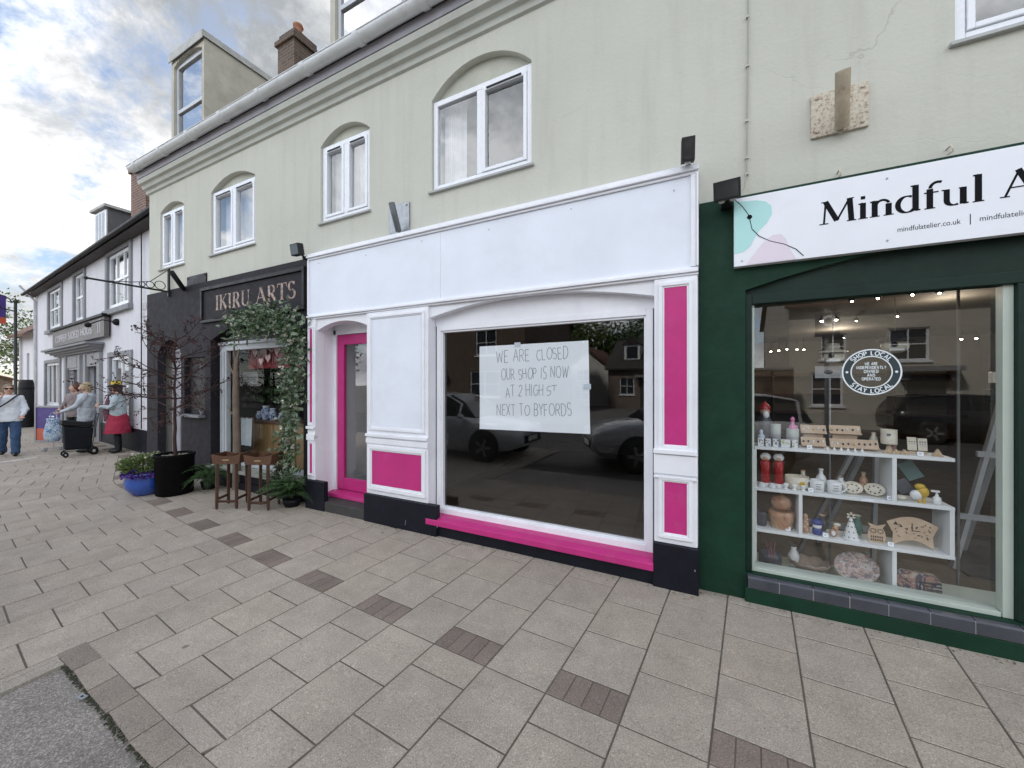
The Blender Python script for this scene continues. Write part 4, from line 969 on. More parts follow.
# round sticker on the green shop's window
PY = .165
def sticker():
    c = at(871, 372, PY); r = .158 * (PY + 3.395) / 3.475
    t = thing('window_sticker', 'round white ring sticker lettered SHOP LOCAL STAY LOCAL on the display window', 'sticker', (c.x, PY - .003, c.z))
    def ring(m, r0, r1, y, n=56):
        vs = []
        for i in range(n): a = 2 * PI * i / n; vs += [(c.x + r0 * math.cos(a), y, c.z + r0 * math.sin(a)), (c.x + r1 * math.cos(a), y, c.z + r1 * math.sin(a))]
        m.add(vs, [(2 * i, 2 * i + 1, (2 * i + 3) % (2 * n), (2 * i + 2) % (2 * n)) for i in range(n)])
    wv = M('white vinyl', (.72, .78, .80), .4, .03, 5, 0)
    m = MB(); ring(m, r * .69, r * .965, PY - .004); m.build('dark_band', M('dark teal vinyl', (.025, .04, .048), .4, .05, 5, 0), t)
    m = MB(); ring(m, r * .945, r, PY - .0046); m.build('outer_ring', wv, t); m = MB(); ring(m, r * .655, r * .70, PY - .0046); m.build('inner_ring', wv, t)
    m = MB()
    def curved(m, txt, full, pre, rad, a_mid, top, h, wid):
        st, adv = plain_text(txt, .2); L = plain_text(full, .2)[1] * h; off = plain_text(pre, .2)[1] * h + .2 * h if pre else 0
        for i, s in enumerate(st):
            def f(x, z, i=i):
                d = (x * h + off - L / 2); rr = rad + z * h if top else rad - z * h
                a = R(a_mid) - d / (rad + h / 2 if top else rad - h / 2) if top else R(a_mid) + d / (rad - h / 2)
                return (c.x + rr * math.cos(a), PY - .0048 - .0001 * (i % 5), c.z + rr * math.sin(a))
            ribbon(m, s, wid / h, f)
    h = r * .17
    for wd, full, pre in (('SHOP', 'SHOP LOCAL', ''), ('LOCAL', 'SHOP LOCAL', 'SHOP ')): m = MB(); curved(m, wd, full, pre, r * .735, 90, True, h, .0058); m.build('ring_lettering', wv, t)
    for wd, full, pre in (('STAY', 'STAY LOCAL', ''), ('LOCAL', 'STAY LOCAL', 'STAY ')): m = MB(); curved(m, wd, full, pre, r * .91, 270, False, h, .0058); m.build('ring_lettering', wv, t)
    for a in (180, 0): d = MB(); d.lathe([(r * .05, 0), (r * .05, .0004)], (c.x + r * .82 * math.cos(R(a)), PY - .0046, c.z), 14, M=Matrix.Rotation(R(90), 3, 'X')); d.build('ring_dot', wv, t)
    for i, (s, wd) in enumerate((('WE ARE', .42), ('INDEPENDENTLY', .98), ('OWNED', .48), ('AND', .26), ('OPERATED', .62))):
        m = MB(); plain_strip(m, s, c.x - r * wd / 2, c.z + r * (.30 - .165 * i), r * .115, PY - .0046, .0042, width=r * wd, spacing=.2); m.build('centre_lettering', wv, t)
sticker()

# hand-written notice inside the white shop's window
def notice():
    y = .155; c = [at(u, v, y) for u, v in ((479.5, 346.5), (588.5, 340.5), (590.5, 434), (479.3, 429))]
    t = thing('paper_notice', 'large handwritten closed notice on white paper taped inside the empty shop window', 'notice', (c[0].x, y, c[3].z))
    def f(a, b, dy=0.0):
        top = c[0].lerp(c[1], a); bot = c[3].lerp(c[2], a); p = bot.lerp(top, b)
        yy = y + .006 * math.sin(a * 5 + 1) + .004 * math.sin(b * 6 + a * 3) - .006 * (a > .97) + dy
        return (p.x, yy, p.z)
    m = MB(); N = 40; K = 26
    m.add([f(i / N, j / K) for j in range(K + 1) for i in range(N + 1)], [(j * (N + 1) + i, j * (N + 1) + i + 1, (j + 1) * (N + 1) + i + 1, (j + 1) * (N + 1) + i) for j in range(K) for i in range(N)], 0, True)
    m.add([f(i / N, j / K, .0015) for j in range(K + 1) for i in range(N + 1)], [(j * (N + 1) + i, (j + 1) * (N + 1) + i, (j + 1) * (N + 1) + i + 1, j * (N + 1) + i + 1) for j in range(K) for i in range(N)], 0, True)
    m.build('sheet', paper, t)
    rn = random.Random(3)
    # (text, left, right, baseline, cap height) in fractions of the sheet
    for s, a0, a1, b0, hh in (('WE ARE', .175, .50, .80, .135), ('CLOSED', .56, .835, .815, .13), ('OUR SHOP IS NOW', .225, .835, .60, .13), ('AT 2 HIGH', .265, .62, .405, .13), ('S', .645, .69, .41, .10), ('NEXT TO BYFORDS', .175, .86, .18, .135)):
        st, adv = plain_text(s, .12, .06, rn); m = MB()
        for q in st:
            d = []
            for (p, p2) in zip(q, q[1:]): d += [(p[0] + (p2[0] - p[0]) * k / 4, p[1] + (p2[1] - p[1]) * k / 4) for k in range(4)]
            d.append(q[-1])
            d = [(a0 + (a1 - a0) * p[0] / adv, b0 + hh * p[1] + (.02 * (p[0] / adv - .5))) for p in d]
            mm = MB(); ribbon(mm, [(p[0], p[1] * .72) for p in d], .0042, lambda a, b: f(a, b / .72, -.0012)); m.add(mm.v, mm.f)
        m.build('handwriting', marker, t)
    m = MB()
    for q in ([(.69, .52), (.735, .525)], [(.712, .52), (.712, .46)]): ribbon(m, [(p[0], p[1] * .72) for p in q], .0042, lambda a, b: f(a, b / .72, -.0012))
    m.build('handwriting', marker, t)
    tp = M('clear tape', (.62, .70, .78), .25, .02, 4, 0)
    for a, b in ((.38, .99), (.985, .5)):
        p = Vector(f(a, b)); m = MB(); m.box(p.x - .035, p.x + .035, p.y - .0035, p.y - .0025, p.z - .02, p.z + .03); m.build('tape', tp, t)
notice()

# ================================================================== THINGS FIXED TO THE WALLS
def flood(name, label, p, wd, hg, yaw, knobs, pitch=25):
    t = thing(name, label, 'floodlight', p, 'floodlights over the shopfronts')
    Mx = Matrix.Rotation(yaw, 3, 'Z') @ Matrix.Rotation(R(pitch), 3, 'X'); c = Vector(p) + Vector((0, -.10, 0))
    b = MB(); b.obox(c, (wd / 2, .04, hg / 2), Mx)
    for i in range(5): b.obox(c + Mx @ Vector((0, .055, -hg * .35 + hg * .175 * i)), (wd / 2 - .02, .012, .003), Mx)
    b.build('housing', dark_grey, t, bevel=.006)
    g = MB(); g.obox(c + Mx @ Vector((0, -.042, 0)), (wd / 2 - .012, .0012, hg / 2 - .012), Mx); g.build('lens', M('floodlight lens', (.03, .032, .034), .15, .05, 4, 0), t)
    k = MB(); k.box(p[0] - .035, p[0] + .035, p[1] + .0, p[1] + .12, p[2] - hg * .62, p[2] - hg * .40); k.bar((p[0], p[1] + .01, p[2] - hg * .5), c + Mx @ Vector((0, .03, -hg * .2)), .03, .012); k.build('bracket', black, t)
    for i in range(knobs):
        q = c + Mx @ Vector(((i - (knobs - 1) / 2) * .075, -.0, -hg / 2)); s = MB(); s.ball(q, (.024, .022, .018), 10, 6); s.build('sensor', M('pale sensor dome', (.55, .53, .5), .4), t)
p = at(688.5, 157, -.02); flood('floodlight', 'dark grey floodlight perched on the right end of the white fascia', (p.x, p.y, p.z), .095, .17, R(8), 1, 12)
p = at(726.5, 196, -.02); flood('floodlight', 'wide black floodlight with two sensor domes at the corner of the long white sign', (p.x, p.y, p.z), .175, .135, R(-6), 2, 20)
p = at(304, 252, .0); flood('floodlight', 'small boxy floodlight between the charcoal sign and the white fascia', (p.x, p.y, p.z), .17, .15, R(0), 0, 10)

def socket(label, pl, base, tip, mats, rw):
    """square wall plate with an upturned flagpole tube"""
    t = thing('flagpole_bracket', label, 'wall bracket', ((pl[0] + pl[1]) / 2, .1, pl[2]), 'flagpole sockets bolted to the upper wall')
    m = MB(); m.box(pl[0], pl[1], .098, .1185, pl[2], pl[3]); m.build('wall_plate', mats[0], t, bevel=.003)
    a, b = Vector(base), Vector(tip); m = MB(); d = (b - a).normalized(); n = 14
    q = d.orthogonal().normalized(); q2 = d.cross(q); R1, R0 = rw, rw * .8; vs = []
    for (pt, r) in ((a, R1), (b, R1), (b, R0), (a + d * .02, R0)): vs += [pt + (q * math.cos(2 * PI * k / n) + q2 * math.sin(2 * PI * k / n)) * r for k in range(n)]
    m.add(vs, [(i * n + k, i * n + (k + 1) % n, (i + 1) * n + (k + 1) % n, (i + 1) * n + k) for i in range(3) for k in range(n)], 0, True)
    m.bar(a + Vector((0, .02, -.02)), a + d * .12, rw * .5, rw * 1.6); m.build('tube', mats[1], t)
    for x in (pl[0] + .035, pl[1] - .035):
        for z in (pl[2] + .035, pl[3] - .035):
            k = MB(); k.lathe([(.012, 0), (.012, .006), (.008, .012)], (x, .098, z), 6, M=Matrix.Rotation(R(90), 3, 'X')); k.build('bolt', mats[0], t)
a = at(811, 96, .1); b = at(869, 125, .1)
socket('rusty square wall plate with an upturned tube above the long white sign', (a.x, b.x, at(840, 132, .1).z, at(840, 88, .1).z), at(842, 128, .06), at(843, 70, -.14), (rust, M('rust stained tube', (.33, .28, .20), .8, .25, 12, .4, 40, dirt=.6, dirtcol=(.2, .09, .04))), .042)
a = at(389, 220, .1); b = at(409, 220, .1)
socket('grey galvanised wall plate with an upturned tube above the white fascia', (a.x, b.x, at(399, 235.5, .1).z, at(399, 204, .1).z), at(398.5, 231, .05), at(391.5, 203, -.15), (galv, M('dull zinc tube', (.13, .14, .15), .5, .15, 10, .1, metal=.4)), .036)
a = at(187, 284, .1); b = at(206, 284, .1)
socket('black painted wall plate with an upturned bar over the charcoal front', (a.x, b.x, at(196, 294, .1).z, at(196, 275, .1).z), at(183.5, 289, .05), at(171.5, 272, -.2), (charcoal_trim, charcoal_trim), .04)
# scrolled iron sign arm, empty
def sign_arm():
    p = at(171, 284, .1); t = thing('sign_arm', 'black scrolled iron hanging sign arm with no sign, over the arched door', 'sign bracket', (p.x, .085, p.z))
    z0, z1 = at(171, 296, .1).z, at(171, 272, .1).z
    yend = -1.0; za = z0 + .07
    m = MB(); m.box(p.x - .018, p.x + .018, .05, .084, z0 - .02, z1 + .05); m.build('wall_post', black_metal, t)
    m = MB(); m.tube([(p.x, .05, za), (p.x, yend, za)], .016, 8); m.ball((p.x, yend, za), .03, 8, 6); m.build('arm', black_metal, t)
    m = MB(); m.tube([(p.x, .05, z1 + .02), (p.x, -.2, za + .13), (p.x, -.45, za + .06), (p.x, -.75, za + .01)], .007, 6); m.build('stay', black_metal, t)
    for y, r in ((-.06, .075), (-.20, .055), (-.31, .04)):
        m = MB(); m.tube([(p.x, y + r * math.cos(2 * PI * k / 20), za + .018 + r + r * math.sin(2 * PI * k / 20)) for k in range(21)], .007, 6); m.build('scroll_ring', black_metal, t)
sign_arm()
def wiring():
    t = thing('wall_cable', 'thin pale cable clipped straight down the green render above the long white sign', 'cable', (at(747, 100, .1).x, .11, at(747, 190, .1).z))
    pts = [at(748.5, -40, .108), at(748, 60, .108), at(747, 120, .108), at(746.5, 172, .108), at(744, 188, .08), at(738, 193, .0)]
    m = MB(); m.tube(pts, .0045, 6); m.build('cable', M('painted over cable', (.36, .36, .31), .6), t)
    for v in (17, 66, 121, 158, 174):
        q = at(747.5 if v < 100 else 746.8, v, .108); m = MB(); m.box(q.x - .011, q.x + .011, .098, .1185, q.z - .006, q.z + .006); m.build('cable_clip', M('pale clip', (.5, .5, .47), .5), t)
    for u, v, lab in ((838, 172, 'small rusty hook in the render above the word Mindful'), (948, 148, 'small rusty hook in the render above the letter A of the sign')):
        q = at(u, v, .1); h = MB(); h.tube([(q.x, .125, q.z), (q.x, .07, q.z), (q.x, .05, q.z - .02), (q.x + .006, .055, q.z - .045), (q.x - .01, .08, q.z - .05)], .005, 6)
        tag(h.build('wall_hook', rust, loc=(q.x, .1, q.z)), lab, 'hook', 'hooks above the long sign')
wiring()

# ================================================================== DISPLAY SHELF AND ITS WARES (green shop)
SY0, SY1 = .26, .50
sh = thing('display_shelf', 'white stepped open shelf unit full of crafts behind the display window', 'shelf', (.9, .38, .165))
shelf_w = M('white shelf board', (.74, .77, .78), .45, .03, 3, 0)
def shelf():
    T = .012
    for nm, x0, x1, z in (('shelf', .33, 1.475, 1.137), ('shelf', .33, 1.475, .807), ('shelf', .33, 1.475, .477)):
        m = MB(); m.box(x0, x1, SY0, SY1, z - T, z + T); m.build(nm, shelf_w, sh, bevel=.002)
    for x, z0, z1 in ((.333, .167, 1.125), (1.172, .819, 1.125), (.632, .489, .795), (1.462, .489, .795), (1.172, .167, .465)):
        m = MB(); m.box(x - T, x + T, SY0 + .001, SY1 - .001, z0, z1)
        m.build('upright', shelf_w, sh, bevel=.002)
    m = MB(); m.box(.99, 1.06, SY0 - .003, SY0 - .0005, .798, .82); m.build('price_strip', paper, sh)
shelf()
Z1, Z2, Z3, Z4 = 1.15, .82, .49, .166
cream = M('cream glazed ceramic', (.62, .58, .48), .3, .08, 14, 0); ceram_w = M('white glazed ceramic', (.72, .74, .75), .25, .04, 8, 0)
red_cer = M('red glazed ceramic', (.32, .012, .014), .25, .15, 12, 0); blue_cer = M('cobalt glaze', (.02, .04, .22), .25, .15, 12, 0)
dark_cer = M('dark slate glaze', (.045, .05, .065), .35, .25, 12, .2); clay_m = mat_pattern('streaked clay glaze', [(.28, .13, .08), (.40, .22, .13), (.5, .33, .22), (.2, .11, .08)], 5)
swirl_m = mat_pattern('marbled glaze', [(.38, .33, .31), (.15, .15, .17), (.36, .25, .22), (.46, .42, .39), (.2, .2, .22)], 22)
strata_m = mat_pattern('layered resin stripes', [(.46, .40, .35), (.36, .22, .17), (.10, .10, .13), (.5, .46, .42), (.28, .33, .32)], 9)
yellow_cer = M('yellow glaze', (.55, .36, .03), .3, .15, 10, 0); pink_cer = M('pink glaze', (.62, .22, .42), .3, .1, 10, 0); brown_dot = M('dark brown glaze', (.05, .03, .02), .4)
def item(name, label, cat, x, z, y=.38, group=None): return thing(name, label, cat, (x, y, z), group)
def P(mb, name, mat, par, **k): return mb.build(name, mat, par, **k)
def wares():
    y = .36
    # red figurines
    for x, lab in ((.415, 'red dressed pot figurine with white hair, nearer the left upright'), (.505, 'red dressed pot figurine with white hair, beside the painted bowl')):
        t = item('figurine', lab, 'figurine', x, Z2, y, 'red figurines on the middle shelf'); c = (x, y, Z2)
        m = MB(); m.lathe([(.03, .02), (.034, .035), (.03, .10), (.036, .19), (.02, .215), (0, .22)], c, 14); P(m, 'dress', red_cer, t)
        m = MB(); m.lathe([(.045, 0), (.05, .012), (.03, .028)], c, 14); P(m, 'foot', ceram_w, t)
        m = MB(); m.ball((x, y, Z2 + .235), (.038, .036, .033), 12, 8); P(m, 'hair', ceram_w, t)
        m = MB(); m.ball((x - .003, y - .022, Z2 + .228), (.02, .018, .02), 10, 6); P(m, 'face', skin, t)
    # painted oval bowl
    t = item('bowl', 'cream oval bowl painted with a yellow flower between figurines and mugs', 'bowl', .625, Z2, y)
    m = MB(); m.lathe([(.06, 0), (.078, .01), (.08, .1), (.076, .1), (.072, .02), (0, .015)], (.625, y, Z2), 24, sx=1, sy=.8); P(m, 'bowl_body', cream, t)
    m = MB()
    for k in range(6): m.ball((.65 + .013 * math.cos(k * PI / 3), y - .0645, Z2 + .05 + .013 * math.sin(k * PI / 3)), (.009, .003, .009), 8, 4)
    P(m, 'flower', yellow_cer, t)
    # little white spouts
    for i, x in enumerate((.385, .455, .545, .60, .655)):
        t = item('spout_pot', ('tiny white pouring pot lined up under the figurines' if i < 2 else 'tiny white egg cup in front of the painted bowl'), 'pot', x, Z2, .30, 'tiny white pots at the front of the middle shelf')
        m = MB()
        if i < 2: m.lathe([(.02, 0), (.026, .012), (.018, .03), (.02, .034), (.012, .03), (0, .008)], (x, .30, Z2), 12); m.tube([(x + .02, .30, Z2 + .014), (x + .036, .30, Z2 + .03)], .005, 6)
        else: m.lathe([(.018, 0), (.008, .012), (.018, .03), (.016, .045), (.013, .045), (0, .02)], (x, .30, Z2), 12)
        P(m, 'pot_body', ceram_w, t)
    for x, lab in ((.745, 'white mug with grey writing, its handle to the left'), (.85, 'white mug with grey writing, its handle to the right')):
        t = item('mug', lab, 'mug', x, Z2, .32, 'white mugs'); m = MB(); m.lathe([(.036, 0), (.043, .006), (.045, .092), (.041, .092), (.038, .01), (0, .008)], (x, .32, Z2), 22); P(m, 'mug_body', ceram_w, t)
        s = -1 if x < .8 else 1; m = MB(); m.tube([(x + s * (.043 + .025 * math.sin(a)), .32, Z2 + .047 + .03 * math.cos(a)) for a in [PI * i / 10 for i in range(11)]], .006, 7); P(m, 'handle', ceram_w, t)
        m = MB()
        for j in range(3): m.obox((x, .32 - .0458, Z2 + .03 + .018 * j), (.018 - .004 * (j % 2), .0006, .0022))
        P(m, 'writing', marker, t)
    t = item('bottle', 'small white bottle standing behind the two mugs', 'bottle', .79, Z2, .42); m = MB(); m.lathe([(.034, 0), (.036, .07), (.03, .10), (.014, .12), (.013, .15), (.017, .155), (.017, .162), (0, .162)], (.79, .42, Z2), 16); P(m, 'bottle_body', ceram_w, t)
    for x, lab in ((.965, 'oval patterned cream dish leaning next to the mug'), (1.09, 'oval patterned cream dish leaning by the middle upright')):
        t = item('dish', lab, 'dish', x, Z2, .37, 'oval dishes'); Mx = Matrix.Rotation(R(58), 3, 'X')
        m = MB(); m.lathe([(0, .006), (.04, .006), (.056, .016), (.06, .018), (.056, .012), (.042, 0), (0, 0)], (x, .36, Z2 + .045), 24, M=Mx @ Matrix.Diagonal((1, .78, 1))); P(m, 'dish_body', cream, t)
        m = MB()
        for k in range(8): m.ball(Vector((x, .36, Z2 + .045)) + Mx @ Vector((.034 * math.cos(k * PI / 4), .026 * math.sin(k * PI / 4), .0095)), .005, 6, 4)
        P(m, 'pattern', brown_dot, t)
    # right cell: leaning frames, yellow creature, pump bottle
    t = item('picture', 'small teal picture leaning at a tilt in the right cell of the shelf', 'picture', 1.3, Z2, .42); Mx = Matrix.Rotation(R(-28), 3, 'Y') @ Matrix.Rotation(R(-14), 3, 'X')
    m = MB(); m.obox((1.31, .43, Z2 + .20), (.045, .006, .065), Mx); P(m, 'panel', M('teal cloth', (.10, .17, .165), .8), t)
    m = MB(); m.obox((1.265, .405, Z2 + .085), (.04, .006, .05), Mx); P(m, 'lower_panel', dark_cer, t)
    t = item('ceramic_bird', 'yellow and white ceramic bird squatting in front of the leaning picture', 'figurine', 1.315, Z2, .31)
    m = MB(); m.ball((1.30, .31, Z2 + .05), (.034, .028, .034), 12, 8); P(m, 'breast', ceram_w, t); m = MB(); m.ball((1.335, .31, Z2 + .075), (.032, .028, .04), 12, 8); m.ball((1.32, .31, Z2 + .11), (.03, .024, .022), 12, 8); P(m, 'body', yellow_cer, t)
    m = MB(); m.tube([(1.31, .30, Z2 + .03), (1.315, .295, Z2)], .007, 6); m.tube([(1.335, .30, Z2 + .04), (1.338, .295, Z2)], .007, 6); P(m, 'legs', yellow_cer, t)
    t = item('soap_pump', 'small white pump bottle at the right end of the middle shelf', 'bottle', 1.405, Z2, .31); m = MB(); m.lathe([(.02, 0), (.024, .008), (.022, .045), (.01, .055), (.008, .07)], (1.405, .31, Z2), 14); P(m, 'bottle_body', ceram_w, t)
    m = MB(); m.tube([(1.405, .31, Z2 + .065), (1.405, .31, Z2 + .085)], .006, 6); m.bar((1.375, .31, Z2 + .088), (1.418, .31, Z2 + .088), .016, .012); P(m, 'pump', ceram_w, t)
    t = item('pebble_dish', 'pale pebble shaped dish lying at the foot of the leaning picture', 'dish', 1.225, Z2, .33); m = MB(); m.ball((1.225, .33, Z2 + .018), (.035, .03, .018), 12, 7); m.ball((1.20, .37, Z2 + .03), (.02, .02, .03), 10, 7); P(m, 'dish_body', cream, t)
    # third shelf
    t = item('clay_pot', 'round terracotta pot stacked on top of the wide clay bowl', 'pot', .525, Z3 + .135, .38); m = MB(); m.lathe([(.02, 0), (.06, .02), (.072, .06), (.06, .105), (.02, .12), (.012, .125), (0, .125)], (.525, .38, Z3 + .138), 22); m.ball((.525, .38, Z3 + .268), .01, 8, 5); P(m, 'pot_body', clay_m, t)
    t = item('clay_bowl', 'wide streaked clay bowl at the left of the third shelf', 'bowl', .525, Z3, .38); m = MB(); m.lathe([(.07, 0), (.08, .02), (.075, .04), (.09, .09), (.088, .135), (.07, .136), (0, .125)], (.525, .38, Z3), 22); P(m, 'bowl_body', clay_m, t)
    t = item('dark_pot', 'small dark slate pot by the left upright of the third shelf', 'pot', .39, Z3, .36); m = MB(); m.lathe([(.03, 0), (.036, .02), (.038, .10), (.034, .115), (.028, .115), (.026, .03), (0, .02)], (.39, .36, Z3), 16); P(m, 'pot_body', dark_cer, t)
    t = item('owl_figurine', 'slim brown spotted figurine standing just right of the short upright', 'figurine', .675, Z3, .33); m = MB(); m.lathe([(.02, 0), (.024, .03), (.02, .09), (.014, .12), (.016, .135), (0, .15)], (.675, .33, Z3), 12); P(m, 'figure', clay_m, t)
    m = MB()
    for k in range(5): m.ball((.675 + .01 * (-1) ** k, .33 - .02, Z3 + .03 + .02 * k), .005, 6, 4)
    P(m, 'spots', ceram_w, t)
    t = item('blue_figurine', 'blue and white round figurine in a cap on the third shelf', 'figurine', .745, Z3, .32); c = (.745, .32, Z3)
    m = MB(); m.lathe([(.022, 0), (.03, .01), (.03, .04), (.02, .055)], c, 14); P(m, 'body', blue_cer, t); m = MB(); m.ball((.745, .315, Z3 + .068), (.03, .027, .024), 12, 8); P(m, 'face', ceram_w, t); m = MB(); m.lathe([(.034, .08), (.036, .088), (.03, .11), (0, .125)], c, 14); P(m, 'cap', blue_cer, t)
    t = item('mouse_figurine', 'small brown and cream animal figurine beside the spotted cone', 'figurine', .845, Z3, .32); m = MB(); m.ball((.845, .32, Z3 + .03), (.026, .022, .03), 12, 8); m.ball((.855, .315, Z3 + .07), (.02, .018, .018), 10, 7); P(m, 'body', clay_m, t)
    m = MB(); m.ball((.865, .315, Z3 + .095), (.024, .01, .014), 10, 6); P(m, 'ears', cream, t); m = MB(); m.ball((.84, .30, Z3 + .03), (.014, .008, .018), 8, 6); P(m, 'belly', ceram_w, t)
    t = item('spotted_cone', 'white ceramic cone tree with brown spots and a star top', 'ornament', .95, Z3, .33); m = MB(); m.lathe([(.05, 0), (.05, .006), (.008, .155)], (.95, .33, Z3), 20); P(m, 'cone', ceram_w, t)
    m = MB()
    for k in range(6): a = -PI / 2 + k * PI / 3; m.obox((.95 + .012 * math.cos(a), .33, Z3 + .172 + .012 * math.sin(a)), (.014, .006, .006), Matrix.Rotation(-a, 3, 'Y'))
    P(m, 'star', cream, t)
    m = MB()
    for j in range(4):
        for k in range(9 - j):
            a = 2 * PI * k / (9 - j) + j; r = .047 - .042 * (.02 + .037 * j) / .155; m.ball((.95 + r * math.cos(a), .33 + r * math.sin(a), Z3 + .02 + .037 * j), .0065, 6, 4)
    P(m, 'spots', brown_dot, t)
    t = item('wooden_owl_clock', 'pale plywood owl shaped dial with two pointed ears', 'ornament', 1.095, Z3, .33); poly = [(1.055, Z3), (1.135, Z3), (1.146, Z3 + .04), (1.14, Z3 + .085), (1.128, Z3 + .11), (1.145, Z3 + .14), (1.095, Z3 + .122), (1.045, Z3 + .14), (1.062, Z3 + .11), (1.05, Z3 + .085), (1.044, Z3 + .04)]
    m = MB(); m.prism(poly, .325, .335); P(m, 'board', wood_pale, t); m = MB()
    for dx in (-.02, .02):
        for k in range(8): a = k * PI / 4; m.obox((1.095 + dx + .015 * math.cos(a), .324, Z3 + .085 + .015 * math.sin(a)), (.004, .001, .003))
    for k in range(12): m.obox((1.065 + .012 * (k % 6), .324, Z3 + .02 + .022 * (k // 6)), (.0035, .001, .007))
    P(m, 'markings', brown_dot, t)
    t = item('wooden_clock', 'wide pale plywood clock with curved hide shaped outline', 'clock', 1.28, Z3, .33)
    top = [(1.15 + .27 * k / 12, Z3 + .165 + .05 * math.sin(PI * k / 12)) for k in range(13)]; bot = [(1.40 - .22 * k / 12, Z3 + .002 + .05 * math.sin(PI * k / 12)) for k in range(13)]
    rs = [(1.39, Z3 + .09)]; l_ = [(1.185, Z3 + .09)]
    m = MB(); m.prism((top + rs + bot + l_)[::-1], .325, .335); P(m, 'board', wood_pale, t)
    m = MB(); rn = random.Random(5)
    m.obox((1.285, .324, Z3 + .145), (.0025, .001, .028)); m.obox((1.305, .3238, Z3 + .12), (.022, .001, .0025))
    for k in range(26): m.obox((1.19 + rn.random() * .19, .3242, Z3 + .07 + rn.random() * .10), (rn.uniform(.002, .009), .001, rn.uniform(.0015, .004)), Matrix.Rotation(rn.random() * 3, 3, 'Y'))
    m.prism([(1.185, Z3 + .15), (1.21, Z3 + .15), (1.198, Z3 + .175)], .3235, .3245); P(m, 'markings', brown_dot, t)
    # bottom row
    t = item('purple_vase', 'round dark blue vase with a red twig motif at the bottom left', 'vase', .45, Z4, .38); m = MB(); m.lathe([(.06, 0), (.078, .02), (.08, .09), (.06, .125), (.025, .14), (.018, .16), (.012, .16), (0, .12)], (.45, .38, Z4), 22); P(m, 'vase_body', dark_cer, t)
    m = MB(); m.tube([(.45, .30, Z4 + .06), (.452, .31, Z4 + .12), (.445, .37, Z4 + .19)], .004, 5); m.tube([(.455, .305, Z4 + .07), (.47, .32, Z4 + .13), (.48, .37, Z4 + .2)], .004, 5); m.tube([(.44, .305, Z4 + .05), (.43, .32, Z4 + .13), (.42, .37, Z4 + .19)], .003, 5); P(m, 'twigs', M('dark red twig', (.2, .03, .03), .6), t)
    t = item('leaf_bowl', 'grey brown leaf edged shallow bowl on the display deck', 'bowl', .71, Z4, .38); m = MB(); n = 36; vs = []; 
    for (rr, zz_) in ((.05, .0), (.12, .045), (.135, .075), (.128, .075), (.11, .05), (.045, .012)):
        for k in range(n):
            a = 2 * PI * k / n; w_ = 1 + (.06 * abs(math.sin(a * 4.5)) if rr > .1 else 0); vs.append((.71 + rr * w_ * math.cos(a), .40 + .8 * rr * w_ * math.sin(a), Z4 + zz_ * (1 + .18 * abs(math.sin(a * 4.5)))))
    m.add(vs, [(i * n + k, i * n + (k + 1) % n, (i + 1) * n + (k + 1) % n, (i + 1) * n + k) for i in range(5) for k in range(n)], 0, True); m.add(vs[-n:], [tuple(range(n))]); P(m, 'bowl_body', M('grey brown stoneware', (.25, .2, .165), .5, .3, 10, .3), t)
    t = item('marbled_platter', 'round marbled platter tilted up against the lower upright', 'platter', .985, Z4, .36); Mx = Matrix.Rotation(R(52), 3, 'X') @ Matrix.Rotation(R(14), 3, 'Z')
    m = MB(); m.lathe([(0, .012), (.11, .012), (.132, .024), (.137, .022), (.12, 0), (0, 0)], (.985, .36, Z4 + .10), 32, M=Mx @ Matrix.Diagonal((1, .82, 1))); P(m, 'platter_body', swirl_m, t)
    t = item('striped_block', 'striped layered resin board standing at the right of the display deck', 'ornament', 1.315, Z4, .36)
    m = MB(); poly = [(1.19, Z4), (1.44, Z4), (1.445, Z4 + .06), (1.435, Z4 + .12), (1.41, Z4 + .14), (1.24, Z4 + .145), (1.205, Z4 + .12), (1.192, Z4 + .06)]; m.prism(poly, .34, .385); P(m, 'block', strata_m, t, bevel=.012)
    m = MB(); 
    for k, cz in enumerate((.0, .022, .044)): m.tube([(1.33 + .02 * k, .338, Z4 + .005), (1.33 + .02 * k, .338, Z4 + .085 - cz), (1.44, .338, Z4 + .09 - cz)], .006, 6)
    P(m, 'stripes', dark_cer, t); m = MB(); m.box(1.25, 1.45, .30, .338, Z4, Z4 + .012); P(m, 'base', ceram_w, t)
    # top board: jewellery trays, boxes, canisters, cards
    for (x0, x1, zc, y_, lab) in ((.665, .83, 1.285, .46, 'pale wooden earring tray tilted up in the back row, left one'), (.85, 1.04, 1.29, .46, 'pale wooden earring tray tilted up in the back row, right one'), (.655, .81, 1.195, .38, 'pale wooden earring tray in the front row beside the boxes'), (.835, 1.12, 1.195, .38, 'long pale wooden earring tray in the front row with gold pieces')):
        t = item('jewellery_tray', lab, 'tray', (x0 + x1) / 2, Z1, y_, 'wooden jewellery trays on the top board'); Mx = Matrix.Rotation(R(-24), 3, 'X'); hx = (x1 - x0) / 2; c = Vector(((x0 + x1) / 2, y_, zc))
        m = MB(); m.obox(c, (hx, .006, .036), Mx); m.obox(c + Mx @ Vector((0, -.01, -.034)), (hx, .012, .005), Mx); 
        if y_ > .4: m.box(x0 + .02, x1 - .02, y_ - .005, y_ + .03, Z1, zc - .03)
        else: m.box(x0 + .01, x1 - .01, y_ - .0, y_ + .025, Z1, zc - .02)
        P(m, 'tray_board', wood_pale, t); m = MB(); rn = random.Random(int(x0 * 100)); n = max(4, int(hx * 2 / .03))
        for k in range(n): q = c + Mx @ Vector((-hx + (k + .5) * 2 * hx / n, -.008, rn.uniform(-.008, .01))); m.ball(q, (.007, .004, .010), 8, 5, mi=rn.choice((0, 1, 1, 2)))
